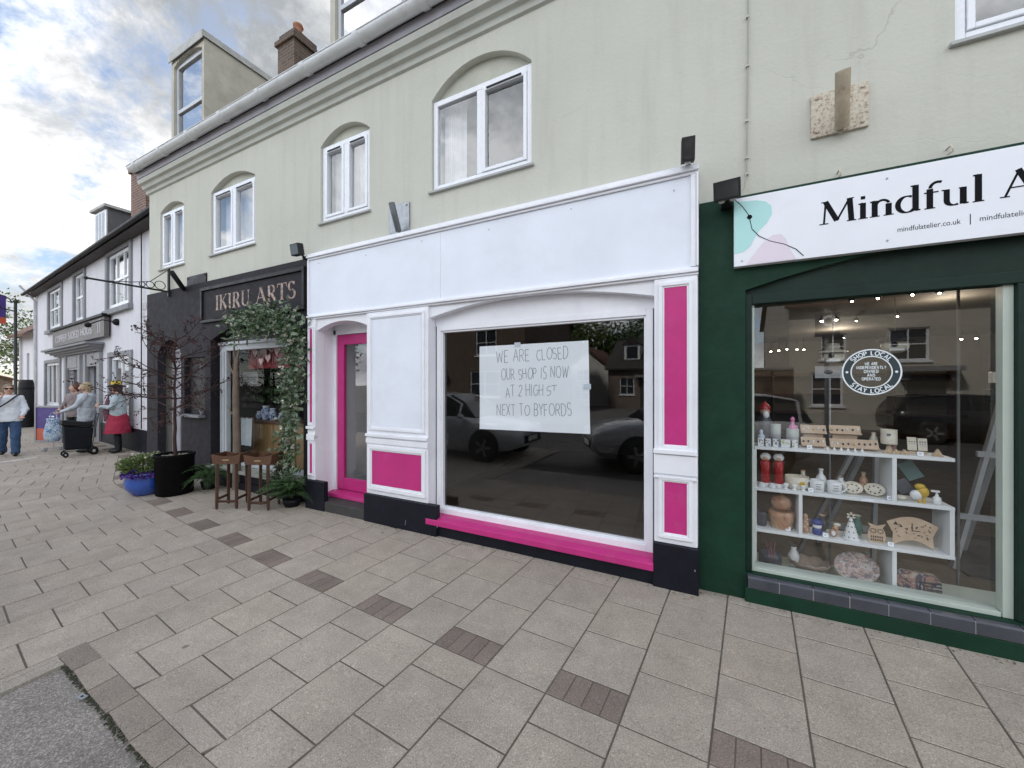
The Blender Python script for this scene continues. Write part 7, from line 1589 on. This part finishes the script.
# ================================================================== FAR END OF THE STREET
def far_end():
    a = atg(35.5, 442.5); b = atg(63, 443); t = thing('a_board', 'purple and orange pavement board in a grey frame behind the shoppers', 'sign board', ((a.x + b.x) / 2, (a.y + b.y) / 2, 0)); d = (b - a); d.z = 0; L_ = d.length; d.normalize(); n = V((d.y, -d.x, 0)); z0 = gz(a.y)
    Mx = Matrix((d, -n, V((0, 0, 1)))).transposed(); H = 1.04; c = (a + b) / 2; c.z = z0
    def bx(mb, x0, x1, y0, y1, z0_, z1_): mb.obox(c + Mx @ V(((x0 + x1) / 2, (y0 + y1) / 2, (z0_ + z1_) / 2)), (abs(x1 - x0) / 2, abs(y1 - y0) / 2, (z1_ - z0_) / 2), Mx)
    m = MB(); h = L_ / 2
    for q in ((-h, h, 0, .07), (-h, h, H - .05, H), (-h, -h + .05, .07, H - .05), (h - .05, h, .07, H - .05)): bx(m, q[0], q[1], -.025, .025, q[2], q[3])
    m.build('frame', M('grey aluminium', (.28, .28, .3), .4, .1, 6, 0, metal=.5), t)
    m = MB(); bx(m, -h + .05, h - .05, -.01, .01, .40, H - .05); m.build('purple_panel', M('purple print', (.045, .02, .17), .5, .05, 4, 0), t); m = MB(); bx(m, -h + .05, h - .05, -.01, .01, .07, .40); m.build('orange_panel', M('orange print', (.42, .07, .025), .5, .05, 4, 0), t); m = MB(); bx(m, .02, .2, -.016, -.011, .72, .76); bx(m, .06, .22, -.016, -.011, .64, .67); m.build('print_lines', white, t); m = MB(); bx(m, -h, h, .2, .24, 0, .06); bx(m, -.03, .03, .02, .24, .02, .05); m.build('foot', black, t)
    c = atg(28, 427.5); c.z = gz(c.y); t = thing('black_bin', 'dark covered bin standing at the far corner of the white building', 'bin', (c.x, c.y, 0)); k = (V((c.x, c.y, 0)) - CAM).length / FOC * 1.0
    w_ = 13 * k * .48; h = 33 * k * .92; m = MB(); m.lathe([(w_ * .42, 0), (w_ * .5, .05), (w_ * .52, h * .85), (w_ * .5, h * .93), (w_ * .42, h), (0, h)], (c.x - .2, c.y, 0), 20); m.build('bin_body', M('black canvas', (.012, .012, .014), .7, .2, 6, .3), t); m = MB(); m.lathe([(w_ * .54, h * .8), (w_ * .54, h * .84), (w_ * .52, h * .84)], (c.x - .2, c.y, 0), 20); m.build('rim', black, t)
    # pale wing with red pantiles
    y = 2.0; a = at(35, 400, y); b = at(21.5, 400, y); ze = at(28, 331, y).z; t = thing('pale_cottage', 'low pale cottage with red pantiled roof beyond the white building', 'house', ((a.x + b.x) / 2, y, 0))
    x0, x1 = b.x, a.x + .2; m = MB(); m.holed([(x0, -.3), (x1, -.3), (x1, ze), (x0, ze)], [[(x0 + .75, 1.2), (x0 + 1.1, 1.2), (x0 + 1.1, 3.0), (x0 + .75, 3.0)]], y, .12); m.box(x0, x0 + .2, y + .001, y + 6, -.3, ze); m.box(x1 - .2, x1, y + .001, y + 6, -.3, ze); m.box(x0, x1, y + 5.8, y + 6, -.3, ze); m.add([(x0, y, ze), (x0, y + 6, ze), (x0, y + 3, ze + 2.6)], [(0, 2, 1)]); m.build('wall', render_white, t)
    r = MB(); e = .35; zt = ze + 2.7; r.add([(x0 - .3, y - e, ze - .2), (x1, y - e, ze - .2), (x1, y + 3, zt), (x0 - .3, y + 3, zt), (x0 - .3, y + 6 + e, ze - .2), (x1, y + 6 + e, ze - .2), (x0 - .3, y - e, ze - .32), (x1, y - e, ze - .32), (x0 - .3, y + 3, zt - .14)], [(0, 1, 2, 3), (3, 2, 5, 4), (6, 7, 1, 0), (6, 0, 3, 8), (8, 3, 4)]); r.build('roof', roof_red, t)
    m = MB(); m.box(x0 + .75, x0 + 1.1, y + .1, y + .13, 1.2, 3.0); m.build('window', M('dull window glass', (.22, .24, .27), .1), t); m = MB(); m.tube([(x0 + .15, y - .06, 0), (x0 + .15, y - .06, ze - .2)], .04, 6); m.build('downpipe', M('pale downpipe', (.5, .5, .52), .5), t)
    # low brown buildings across the end of the street
    t = thing('brown_cottage', 'low brown brick building across the far end of the street', 'house', (-48, 3, 0)); m = MB(); m.box(-52, -46, -6, 5.2, -.3, 2.1); m.add([(-46, -6, 2.1), (-46, 5.2, 2.1), (-46, -.4, 4.0), (-52, -6, 2.1), (-52, 5.2, 2.1), (-52, -.4, 4.0)], [(0, 1, 2), (3, 5, 4)]); m.build('wall', M('brown brick far off', (.2, .14, .1), .9, .3, 5), t); m = MB(); m.add([(-45.8, 5.5, 1.95), (-52.2, 5.5, 1.95), (-52.2, -.4, 4.1), (-45.8, -.4, 4.1), (-45.8, -6.3, 1.95), (-52.2, -6.3, 1.95), (-45.8, 5.5, 1.8), (-45.8, -.4, 3.95), (-45.8, -6.3, 1.8)], [(0, 3, 2, 1), (3, 4, 5, 2), (0, 6, 7, 3), (3, 7, 8, 4)]); m.build('roof', roof_red, t)
    # lamp post with banner
    X = -22.0; p = atx(15.5, 400, X); t = thing('lamp_post', 'slim black street lamp post with scrolled arm near the white building', 'lamp post', (p.x, p.y, 0)); zt = atx(15, 303, X).z
    m = MB(); m.tube([(p.x, p.y, 0), (p.x, p.y, .5), (p.x, p.y, .55), (p.x, p.y, zt)], [.08, .08, .045, .04], 10); m.build('post', black_metal, t); m = MB(); m.tube([(p.x, p.y, zt - .3), (p.x, p.y - .7, zt - .15), (p.x, p.y - 1.1, zt - .15)], .025, 6); m.build('arm', black_metal, t); m = MB(); m.tube([(p.x, p.y - .3 + .2 * math.cos(a_), zt + .02 + .2 * math.sin(a_)) for a_ in [PI * i / 8 for i in range(13)]], .02, 6); m.build('scroll', black_metal, t)
    m = MB(); m.lathe([(.045, 0), (.07, .06), (.03, .12), (0, .2)], (p.x, p.y, zt), 10); m.build('finial', black_metal, t)
    q0 = atx(-9, 294, X); q1 = atx(6, 324, X); t = thing('street_banner', 'purple and orange banner hanging from the lamp post arm', 'banner', (X, q0.y, q1.z)); zm = atx(0, 317, X).z; m = MB(); m.box(X - .01, X + .01, q0.y, q1.y, zm, q0.z); m.build('purple_cloth', MATS['purple print'], t); m = MB(); m.box(X - .01, X + .01, q0.y, q1.y, q1.z, zm - .001); m.build('orange_cloth', MATS['orange print'], t); m = MB(); m.box(X + .0105, X + .014, q1.y - .75, q1.y - .25, zm + .7, zm + .78); m.build('print_lines', white, t)
far_end()

# trees
def tree(label, base, h, cr, n, seed, mats=(None, None), rise=.55, name='tree', group=None, big=1.0):
    rn = random.Random(seed); t = thing(name, label, 'tree', base, group); b = V(base); m = MB(); tips = []
    top = b + V((rn.gauss(0, .2), rn.gauss(0, .2), h * .62)); m.tube([b, b.lerp(top, .35) + V((.1, .05, 0)), b.lerp(top, .7), top], [h * .032, h * .024, h * .018, h * .008], 8)
    for i in range(11):
        s = b.lerp(top, rn.uniform(.4, 1)); a = rn.random() * 6.28; e = s + V((math.cos(a) * cr * .7, math.sin(a) * cr * .7, rn.uniform(.1, .5) * cr)); m.tube([s, s.lerp(e, .5) + V((0, 0, .1 * cr)), e], [h * .010, h * .006, h * .003], 5); tips.append(e)
    m.build('trunk', bark, t); c = MB(); cl = [(b + V((0, 0, h * .68)), cr * .8)] + [(e, cr * rn.uniform(.32, .5)) for e in tips] + [(b + V((rn.gauss(0, cr * .35), rn.gauss(0, cr * .35), h * rn.uniform(.5, .92))), cr * rn.uniform(.25, .45)) for _ in range(12)]
    for i in range(n):
        cc, r = rn.choice(cl); v = rdir(rn); p = cc + v * r * rn.random() ** .35; p.z = max(p.z, b.z + h * .25); leaf(c, p, v + rdir(rn) * .8, rn.uniform(.16, .34) * h / 9 * big, rn.uniform(.10, .2) * h / 9 * big, None, rn)
    c.build('crown', leaf_mid if seed % 2 else leaf_dark, t); return t
p = atx(3, 340, -56); tree('broad leafy tree behind the low brown building at the street end', (-58, p.y - 1.5, 0), 10.5, 3.6, 3600, 1, group='trees beyond the street end'); tree('darker tree behind the lamp post banner at the street end', (-63, p.y + 4.5, 0), 9.5, 3.2, 3000, 2, group='trees beyond the street end'); tree('tall tree furthest left beyond the street end', (-60, p.y - 9, 0), 12, 4.2, 3600, 3, group='trees beyond the street end')

# ================================================================== ACROSS THE STREET (seen only as reflections in the shop windows)
def house(name, label, x0, x1, y, ze, rise, wall, roof, wins, door=None, dormers=(), chim=(), depth=8, gable=False):
    t = thing(name, label, 'house', ((x0 + x1) / 2, y, -.15)); m = MB(); F = Matrix(((-1, 0, 0, 0), (0, -1, 0, 0), (0, 0, 1, 0), (0, 0, 0, 1)))
    # built facing -Y at mirrored coordinates, then turned round to face +Y
    X0, X1, Y = -x1, -x0, -y; hs = [[(a, b), (c, b), (c, d), (a, d)] for a, b, c, d in [(-w_[2], w_[1], -w_[0], w_[3]) for w_ in wins]]
    out = [(X0, -.3), (X1, -.3), (X1, ze), ((X0 + X1) / 2, ze + rise), (X0, ze)] if gable else [(X0, -.3), (X1, -.3), (X1, ze), (X0, ze)]
    m.holed(out, hs, Y, .14); m.box(X0, X0 + .2, Y + .001, Y + depth, -.3, ze); m.box(X1 - .2, X1, Y + .001, Y + depth, -.3, ze); m.box(X0, X1, Y + depth - .2, Y + depth, -.3, ze)
    if not gable:
        for x in (X0, X1): m.add([(x, Y, ze), (x, Y + depth, ze), (x, Y + depth / 2, ze + rise)], [(0, 2, 1)])
    m.xform(F); m.build('wall', wall, t); r = MB(); e = .3
    if gable:
        xm = (X0 + X1) / 2; k = rise / (xm - X0); v = []
        for yy in (Y - e, Y + depth): v += [(X0 - e, yy, ze - e * k), (xm, yy, ze + rise), (X1 + e, yy, ze - e * k), (X0 - e, yy, ze - e * k + .16), (xm, yy, ze + rise + .18), (X1 + e, yy, ze - e * k + .16)]
        r.add(v, [(3, 4, 10, 9), (4, 5, 11, 10), (0, 1, 4, 3), (1, 2, 5, 4), (0, 6, 7, 1), (1, 7, 8, 2)])
    else: r.add([(X0 - .2, Y - e, ze), (X1 + .2, Y - e, ze), (X1 + .2, Y + depth / 2, ze + rise + .1), (X0 - .2, Y + depth / 2, ze + rise + .1), (X0 - .2, Y + depth + e, ze), (X1 + .2, Y + depth + e, ze), (X0 - .2, Y - e, ze - .12), (X1 + .2, Y - e, ze - .12)], [(0, 1, 2, 3), (3, 2, 5, 4), (6, 7, 1, 0)])
    r.xform(F); RF = r.build('roof', roof, t)
    for w_ in wins:
        a, b, c, d = -w_[2], w_[1], -w_[0], w_[3]; f = MB(); q = .07
        for s in ((a, a + q, b, d), (c - q, c, b, d), (a + q, c - q, b, b + q), (a + q, c - q, d - q, d), ((a + c) / 2 - .02, (a + c) / 2 + .02, b + q, d - q)): f.box(s[0], s[1], Y + .06, Y + .11, s[2], s[3])
        f.box(a + q, (a + c) / 2 - .02, Y + .07, Y + .1, (b + d) / 2 - .02, (b + d) / 2 + .02); f.box((a + c) / 2 + .02, c - q, Y + .07, Y + .1, (b + d) / 2 - .02, (b + d) / 2 + .02); f.box(a - .06, c + .06, Y - .06, Y + .05, b - .07, b - .001)
        f.xform(F); W_ = f.build('window', upvc, t); g = MB(); g.box(a, c, Y + .12, Y + .135, b, d); g.xform(F); g.build('pane', M('dark window glass', (.03, .035, .045), .08), W_)
    if door:
        d = MB(); d.box(-door[1], -door[0], Y - .03, Y - .001, -.14, door[2]); d.xform(F); D = d.build('door', M('dark painted door', (.05, .06, .06), .4), t); d = MB(); d.box(-door[1] - .3, -door[0] + .3, Y - .5, Y - .031, door[2] + .1, door[2] + .28); d.box(-door[1] - .2, -door[1] - .03, Y - .3, Y - .002, door[2] - .2, door[2] + .099); d.box(-door[0] + .03, -door[0] + .2, Y - .3, Y - .002, door[2] - .2, door[2] + .099); d.xform(F); d.build('door_hood', grey_stone, D)
    for dx in dormers:
        d = MB(); a = -dx; d.box(a - .55, a + .55, Y + .9, Y + 3, ze + .5, ze + 1.75); d.xform(F); D = d.build('dormer', white, RF if False else t); d = MB(); d.prism([(a - .7, ze + 1.752), (a + .7, ze + 1.752), (a, ze + 2.35)], Y + .8, Y + 3.2); d.xform(F); d.build('dormer_roof', roof, D); d = MB(); d.box(a - .38, a + .38, Y + .88, Y + .898, ze + .75, ze + 1.6); d.xform(F); d.build('pane', MATS['dark window glass'], D)
    for cx in chim:
        c = MB(); c.box(-cx - .4, -cx + .4, Y + depth / 2 - .4, Y + depth / 2 + .4, ze + rise * .6, ze + rise + 1.3); c.xform(F); C_ = c.build('chimney', brick_red, t); c = MB(); c.lathe([(.14, 0), (.12, .4), (.15, .45)], (-cx, Y + depth / 2, ze + rise + 1.3), 12); c.xform(F); c.build('chimney_pot', terracotta, C_)
    return t
cream_w = M('cream rendered wall', (.50, .47, .41), .85, .08, 1.5, .2); white_w = M('white rendered wall', (.66, .65, .62), .85, .06, 1.5, .2)
house('cream_house', 'long cream rendered house with a clay tiled roof across the street', 2.9, 14.5, -15.2, 4.75, 3.6, cream_w, roof_red, [(3.9, 2.6, 4.7, 3.6), (5.9, 2.5, 7.0, 3.7), (9.0, 2.6, 10, 3.7), (3.6, .8, 4.6, 2.1), (9.2, .8, 10.4, 2.2), (11.6, 2.6, 12.6, 3.7)], (6.4, 7.4, 2.0), chim=(3.4, 13.5))
house('brick_house', 'tall brown brick house across the street', -21, -9.0, -15.5, 5.6, 2.6, brick_brown, roof_dark, [(-19, .9, -17.6, 2.3), (-19, 3.3, -17.6, 4.8), (-15.8, 3.3, -14.4, 4.8), (-12.2, 3.3, -10.8, 4.8), (-12.6, .9, -10.6, 2.4)], (-15.6, -14.5, 2.1), chim=(-10.2, -19.5))
house('white_gable_house', 'white gable ended house set back across the street', -10.6, -6.7, -26, 2.9, 1.6, white_w, roof_red, [(-9.4, 1.9, -8.3, 2.8), (-9.6, .4, -8.4, 1.5)], depth=9, gable=True)
house('dormer_house', 'dark roofed terrace with two white dormers set back across the street', -6.4, .6, -24, 2.75, 2.3, M('grey brown brick far off', (.19, .15, .13), .9, .2, 2), roof_dark, [(-5.6, .9, -4.6, 2.1), (-3.0, .9, -2.0, 2.1), (-.8, .9, .1, 2.1)], (-4.2, -3.3, 2.0), dormers=(-4.9, -2.9), chim=(-1.2,))
t = thing('brick_wall', 'brown brick garden wall across the street beside the cream house', 'wall', (1.6, -14.2, -.15)); m = MB(); m.box(-1.2, 2.88, -14.4, -14.15, -.3, 2.2); m.build('wall_body', brick_brown, t); m = MB(); m.box(-1.25, 2.88, -14.45, -14.1, 2.2, 2.28); m.build('coping', grey_stone, t)
for x, y, h, cr, s in ((-14.5, -28, 8, 3.2, 4), (-11.5, -34, 8.6, 3.6, 5), (-6.4, -36, 8.4, 3.8, 6), (-1.5, -38, 6, 2.6, 7), (-23, -30, 10, 4.2, 8)):
    tree(['tree behind the brown brick house across the street', 'tall tree behind the white gable house', 'broad tree behind the dormer terrace', 'small tree right of the dormer terrace chimney', 'broad tree at the far left across the street'][s - 4], (x, y, -.2), h, cr, 3600, s, group='trees across the street', big=1.6)
pv_ = MB(); pv_.box(-60, 40, -26, -12.3, -.14, -.06); tag(pv_.build('far_pavement', M('grey far pavement', (.11, .105, .1), .9, .15, 2)), kind='structure')
def car(label, loc, rz, paint, L=4.4, H=1.62, Wd=1.82):
    t = thing('parked_car', label, 'car', loc, 'cars parked along the kerb', rz=rz, local=True); hl = L / 2; hw = Wd / 2
    st = [(-1, .50, .86, .84), (-.985, .36, .98, .90), (-.9, .28, 1.03, .97), (-.6, .22, 1.04, 1.0), (0, .2, 1.02, 1.0), (.4, .2, 1.0, 1.0), (.52, .21, .98, .99), (.75, .24, .93, .97), (.92, .3, .84, .9), (.985, .38, .74, .8), (1.0, .45, .66, .7)]
    m = MB(); rings = []
    for x, zb, zt, w_ in st:
        w_ *= hw; rings.append([(x * hl, y, z) for y, z in ((-w_ * .9, zb), (-w_ * .985, zb + .12), (-w_, zb + (zt - zb) * .55), (-w_ * .96, zt - .07), (-w_ * .86, zt), (0, zt + .03), (w_ * .86, zt), (w_ * .96, zt - .07), (w_, zb + (zt - zb) * .55), (w_ * .985, zb + .12), (w_ * .9, zb))])
    n = 11; vs = [p for r in rings for p in r]; fs = [(i * n + k, (i + 1) * n + k, (i + 1) * n + (k + 1) % n, i * n + (k + 1) % n) for i in range(len(rings) - 1) for k in range(n)]; m.add(vs, fs, 0, True); m.add(rings[0], [tuple(range(n))]); m.add(rings[-1], [tuple(range(n))[::-1]])
    m.build('body', paint, t)
    g = [(-.97, 1.0, .80, 1.01), (-.86, 1.0, .74, H * .93), (-.6, 1.0, .70, H * .99), (-.2, 1.0, .70, H), (.1, 1.0, .69, H * .98), (.28, 1.0, .70, H * .86), (.50, 1.0, .82, 1.0)]
    gm = MB(); rf = MB(); rr = []
    for x, zb, w_, zt in g:
        b = hw * .86; tw = hw * w_ if zt > 1.05 else b; rr.append([(x * hl, -b, zb), (x * hl, -tw, zt - .05 * (zt > 1.05)), (x * hl, -tw * .8, zt), (x * hl, tw * .8, zt), (x * hl, tw, zt - .05 * (zt > 1.05)), (x * hl, b, zb)])
    vs = [p for r in rr for p in r]
    for i in range(len(rr) - 1):
        for k in range(5):
            f = (i * 6 + k, (i + 1) * 6 + k, (i + 1) * 6 + k + 1, i * 6 + k + 1); roof_ = k in (1, 2, 3) and 1 <= i <= 3
            (rf if roof_ else gm).add([vs[j] for j in f], [(0, 1, 2, 3)], 0, False)
    gm.build('glasshouse', M('dark car glass', (.012, .014, .016), .05), t); rf.build('roof', paint, t)
    p = MB()
    for s in (-1, 1):
        for i, (x, zb, w_, zt) in enumerate(g):
            if i in (3, 5, 1): p.bar((x * hl, s * hw * .865, 1.0), (x * hl, s * hw * w_ * 1.01, zt - .04), .06, .02)
        p.tube([(x * hl, s * hw * w_ * 1.0, zt - .045) for x, zb, w_, zt in g[1:6]], .022, 6)
    p.build('pillars', paint, t)
    for s in (-1, 1):
        for x in (-.60, .62):
            r = .335; Mx = Matrix.Rotation(R(90), 3, 'X'); a = MB(); a.lathe([(.0, -.01), (r + .06, -.01), (r + .06, .012), (0, .012)], (x * hl, s * hw * .985, r + .02), 26, M=Mx); a.build('wheel_arch', black, t)
            m = MB(); m.lathe([(r * .66, -.10), (r * .95, -.11), (r, -.08), (r, .08), (r * .95, .11), (r * .66, .10)], (x * hl, s * (hw - .09), r), 28, M=Mx); w_ = m.build('wheel', M('tyre rubber', (.015, .015, .015), .85), t)
            m = MB(); m.lathe([(r * .66, -.085), (r * .60, -.10), (r * .60, .10), (r * .66, .085)], (x * hl, s * (hw - .09), r), 24, M=Mx)
            for k in range(5): a_ = k * 2 * PI / 5; c = V((x * hl, s * (hw - .0), r)); m.bar(c, c + V((math.cos(a_) * r * .62, 0, math.sin(a_) * r * .62)), .06, .03, up=(0, 1, 0))
            m.build('rim', M('alloy rim', (.45, .45, .46), .3, .05, 6, 0, metal=.8), w_)
    for s in (-1, 1):
        m = MB(); m.ball((hl * .925, s * hw * .66, .74), (.13, .17, .075), 12, 8); m.build('headlight', M('headlight lens', (.6, .62, .64), .1), t); m = MB(); m.ball((-hl * .965, s * hw * .70, .86), (.06, .14, .10), 12, 8); m.build('tail_light', M('red lens', (.3, .01, .01), .15), t); m = MB(); m.ball((.36 * hl, s * (hw + .07), 1.03), (.07, .10, .065), 12, 8); m.build('wing_mirror', paint, t)
        for x in (-.30, .10): m = MB(); m.box(x * hl - .09, x * hl + .09, s * (hw * .992), s * (hw + .022), .86, .89); m.build('door_handle', paint, t)
    m = MB(); m.box(hl * .975, hl * 1.002, -.45, .45, .42, .60); m.build('grille', black, t); m = MB(); m.box(hl * 1.0, hl * 1.008, -.26, .26, .46, .57); m.build('number_plate', M('pale plate', (.6, .6, .58), .4), t)
    return t
car('silver grey estate car parked nose to the left along the kerb', (-.41, -5.70, -.14), R(154), M('silver grey car paint', (.45, .455, .47), .25, .05, 3, 0, metal=.15, coat=.6), 4.45, 1.60)
car('pale blue white hatchback parked nose to the right along the kerb', (-5.95, -4.75, -.14), 0, M('pale blue car paint', (.50, .53, .58), .25, .05, 3, 0, metal=.1, coat=.6), 4.4, 1.56)
car('dark small car parked across the street by the brick wall', (7.2, -13.0, -.145), 0, M('dark grey car paint', (.03, .032, .036), .25, .05, 3, 0, metal=.5, coat=.6), 4.2, 1.5)
t = thing('parking_sign', 'blue square parking sign on a grey pole across the street', 'street sign', (2.45, -7.6, -.15)); m = MB(); m.tube([(2.45, -7.6, -.15), (2.45, -7.6, 3.4)], .045, 10); m.build('pole', galv, t); m = MB(); m.box(2.22, 2.68, -7.55, -7.535, 2.75, 3.3); m.build('plate', M('blue sign plate', (.012, .022, .05), .4), t)
m = MB(); st_, adv = plain_text('P'); 
for s_ in st_: ribbon(m, s_, .17, lambda a_, b_: (2.56 - a_ * .36, -7.533, 2.85 + b_ * .36))
m.build('letter', white, t)

# ================================================================== LITTER AND SCUFFS ALONG THE WALL BASE
def grime():
    rn = random.Random(31); m = MB()
    for i in range(520):
        x = rn.uniform(-4.6, 3.2); edge = -.075 if x < -.06 else (.04 if x < .25 else .0)
        if -2.75 < x < -.42: edge = -.045
        y = edge - abs(rn.gauss(0, .035)) - .006; z = gz(y) + .002; r = rn.uniform(.002, .007)
        if rn.random() < .7: m.ball((x, y, z), (r, r * rn.uniform(.5, 1), r * .5), 5, 3)
        else: leaf(m, Vector((x, y, z + .002)), Vector((rn.gauss(0, 1), rn.gauss(0, 1), .1)), rn.uniform(.01, .022), rn.uniform(.006, .012), Vector((0, 0, 1)), rn)
    tag(m.build('wall_litter', mat_leaf('grit and dead leaf bits', (.10, .085, .06), (.26, .22, .16), .9)), 'grit and dead leaf bits gathered along the foot of the shopfronts', 'litter', kind='stuff')
    sc_m = M('scuffed bare primer', (.34, .34, .35), .8, .2, 30, 0)
    for u, v, L, a, y in ((405, 525, .06, 80, -.0688), (437, 528, .025, 70, -.0688), (695, 572, .02, 95, -.0658)):
        q = at(u, v, y); m = MB(); pts = [(q.x + math.cos(R(a)) * L * k / 5 + rn.gauss(0, .002), q.z + math.sin(R(a)) * L * k / 5 + rn.gauss(0, .002)) for k in range(6)]
        ribbon(m, pts, .0035, lambda a_, b_: (a_, y, b_)); m.build('paint_scuff', sc_m, ws)
grime()
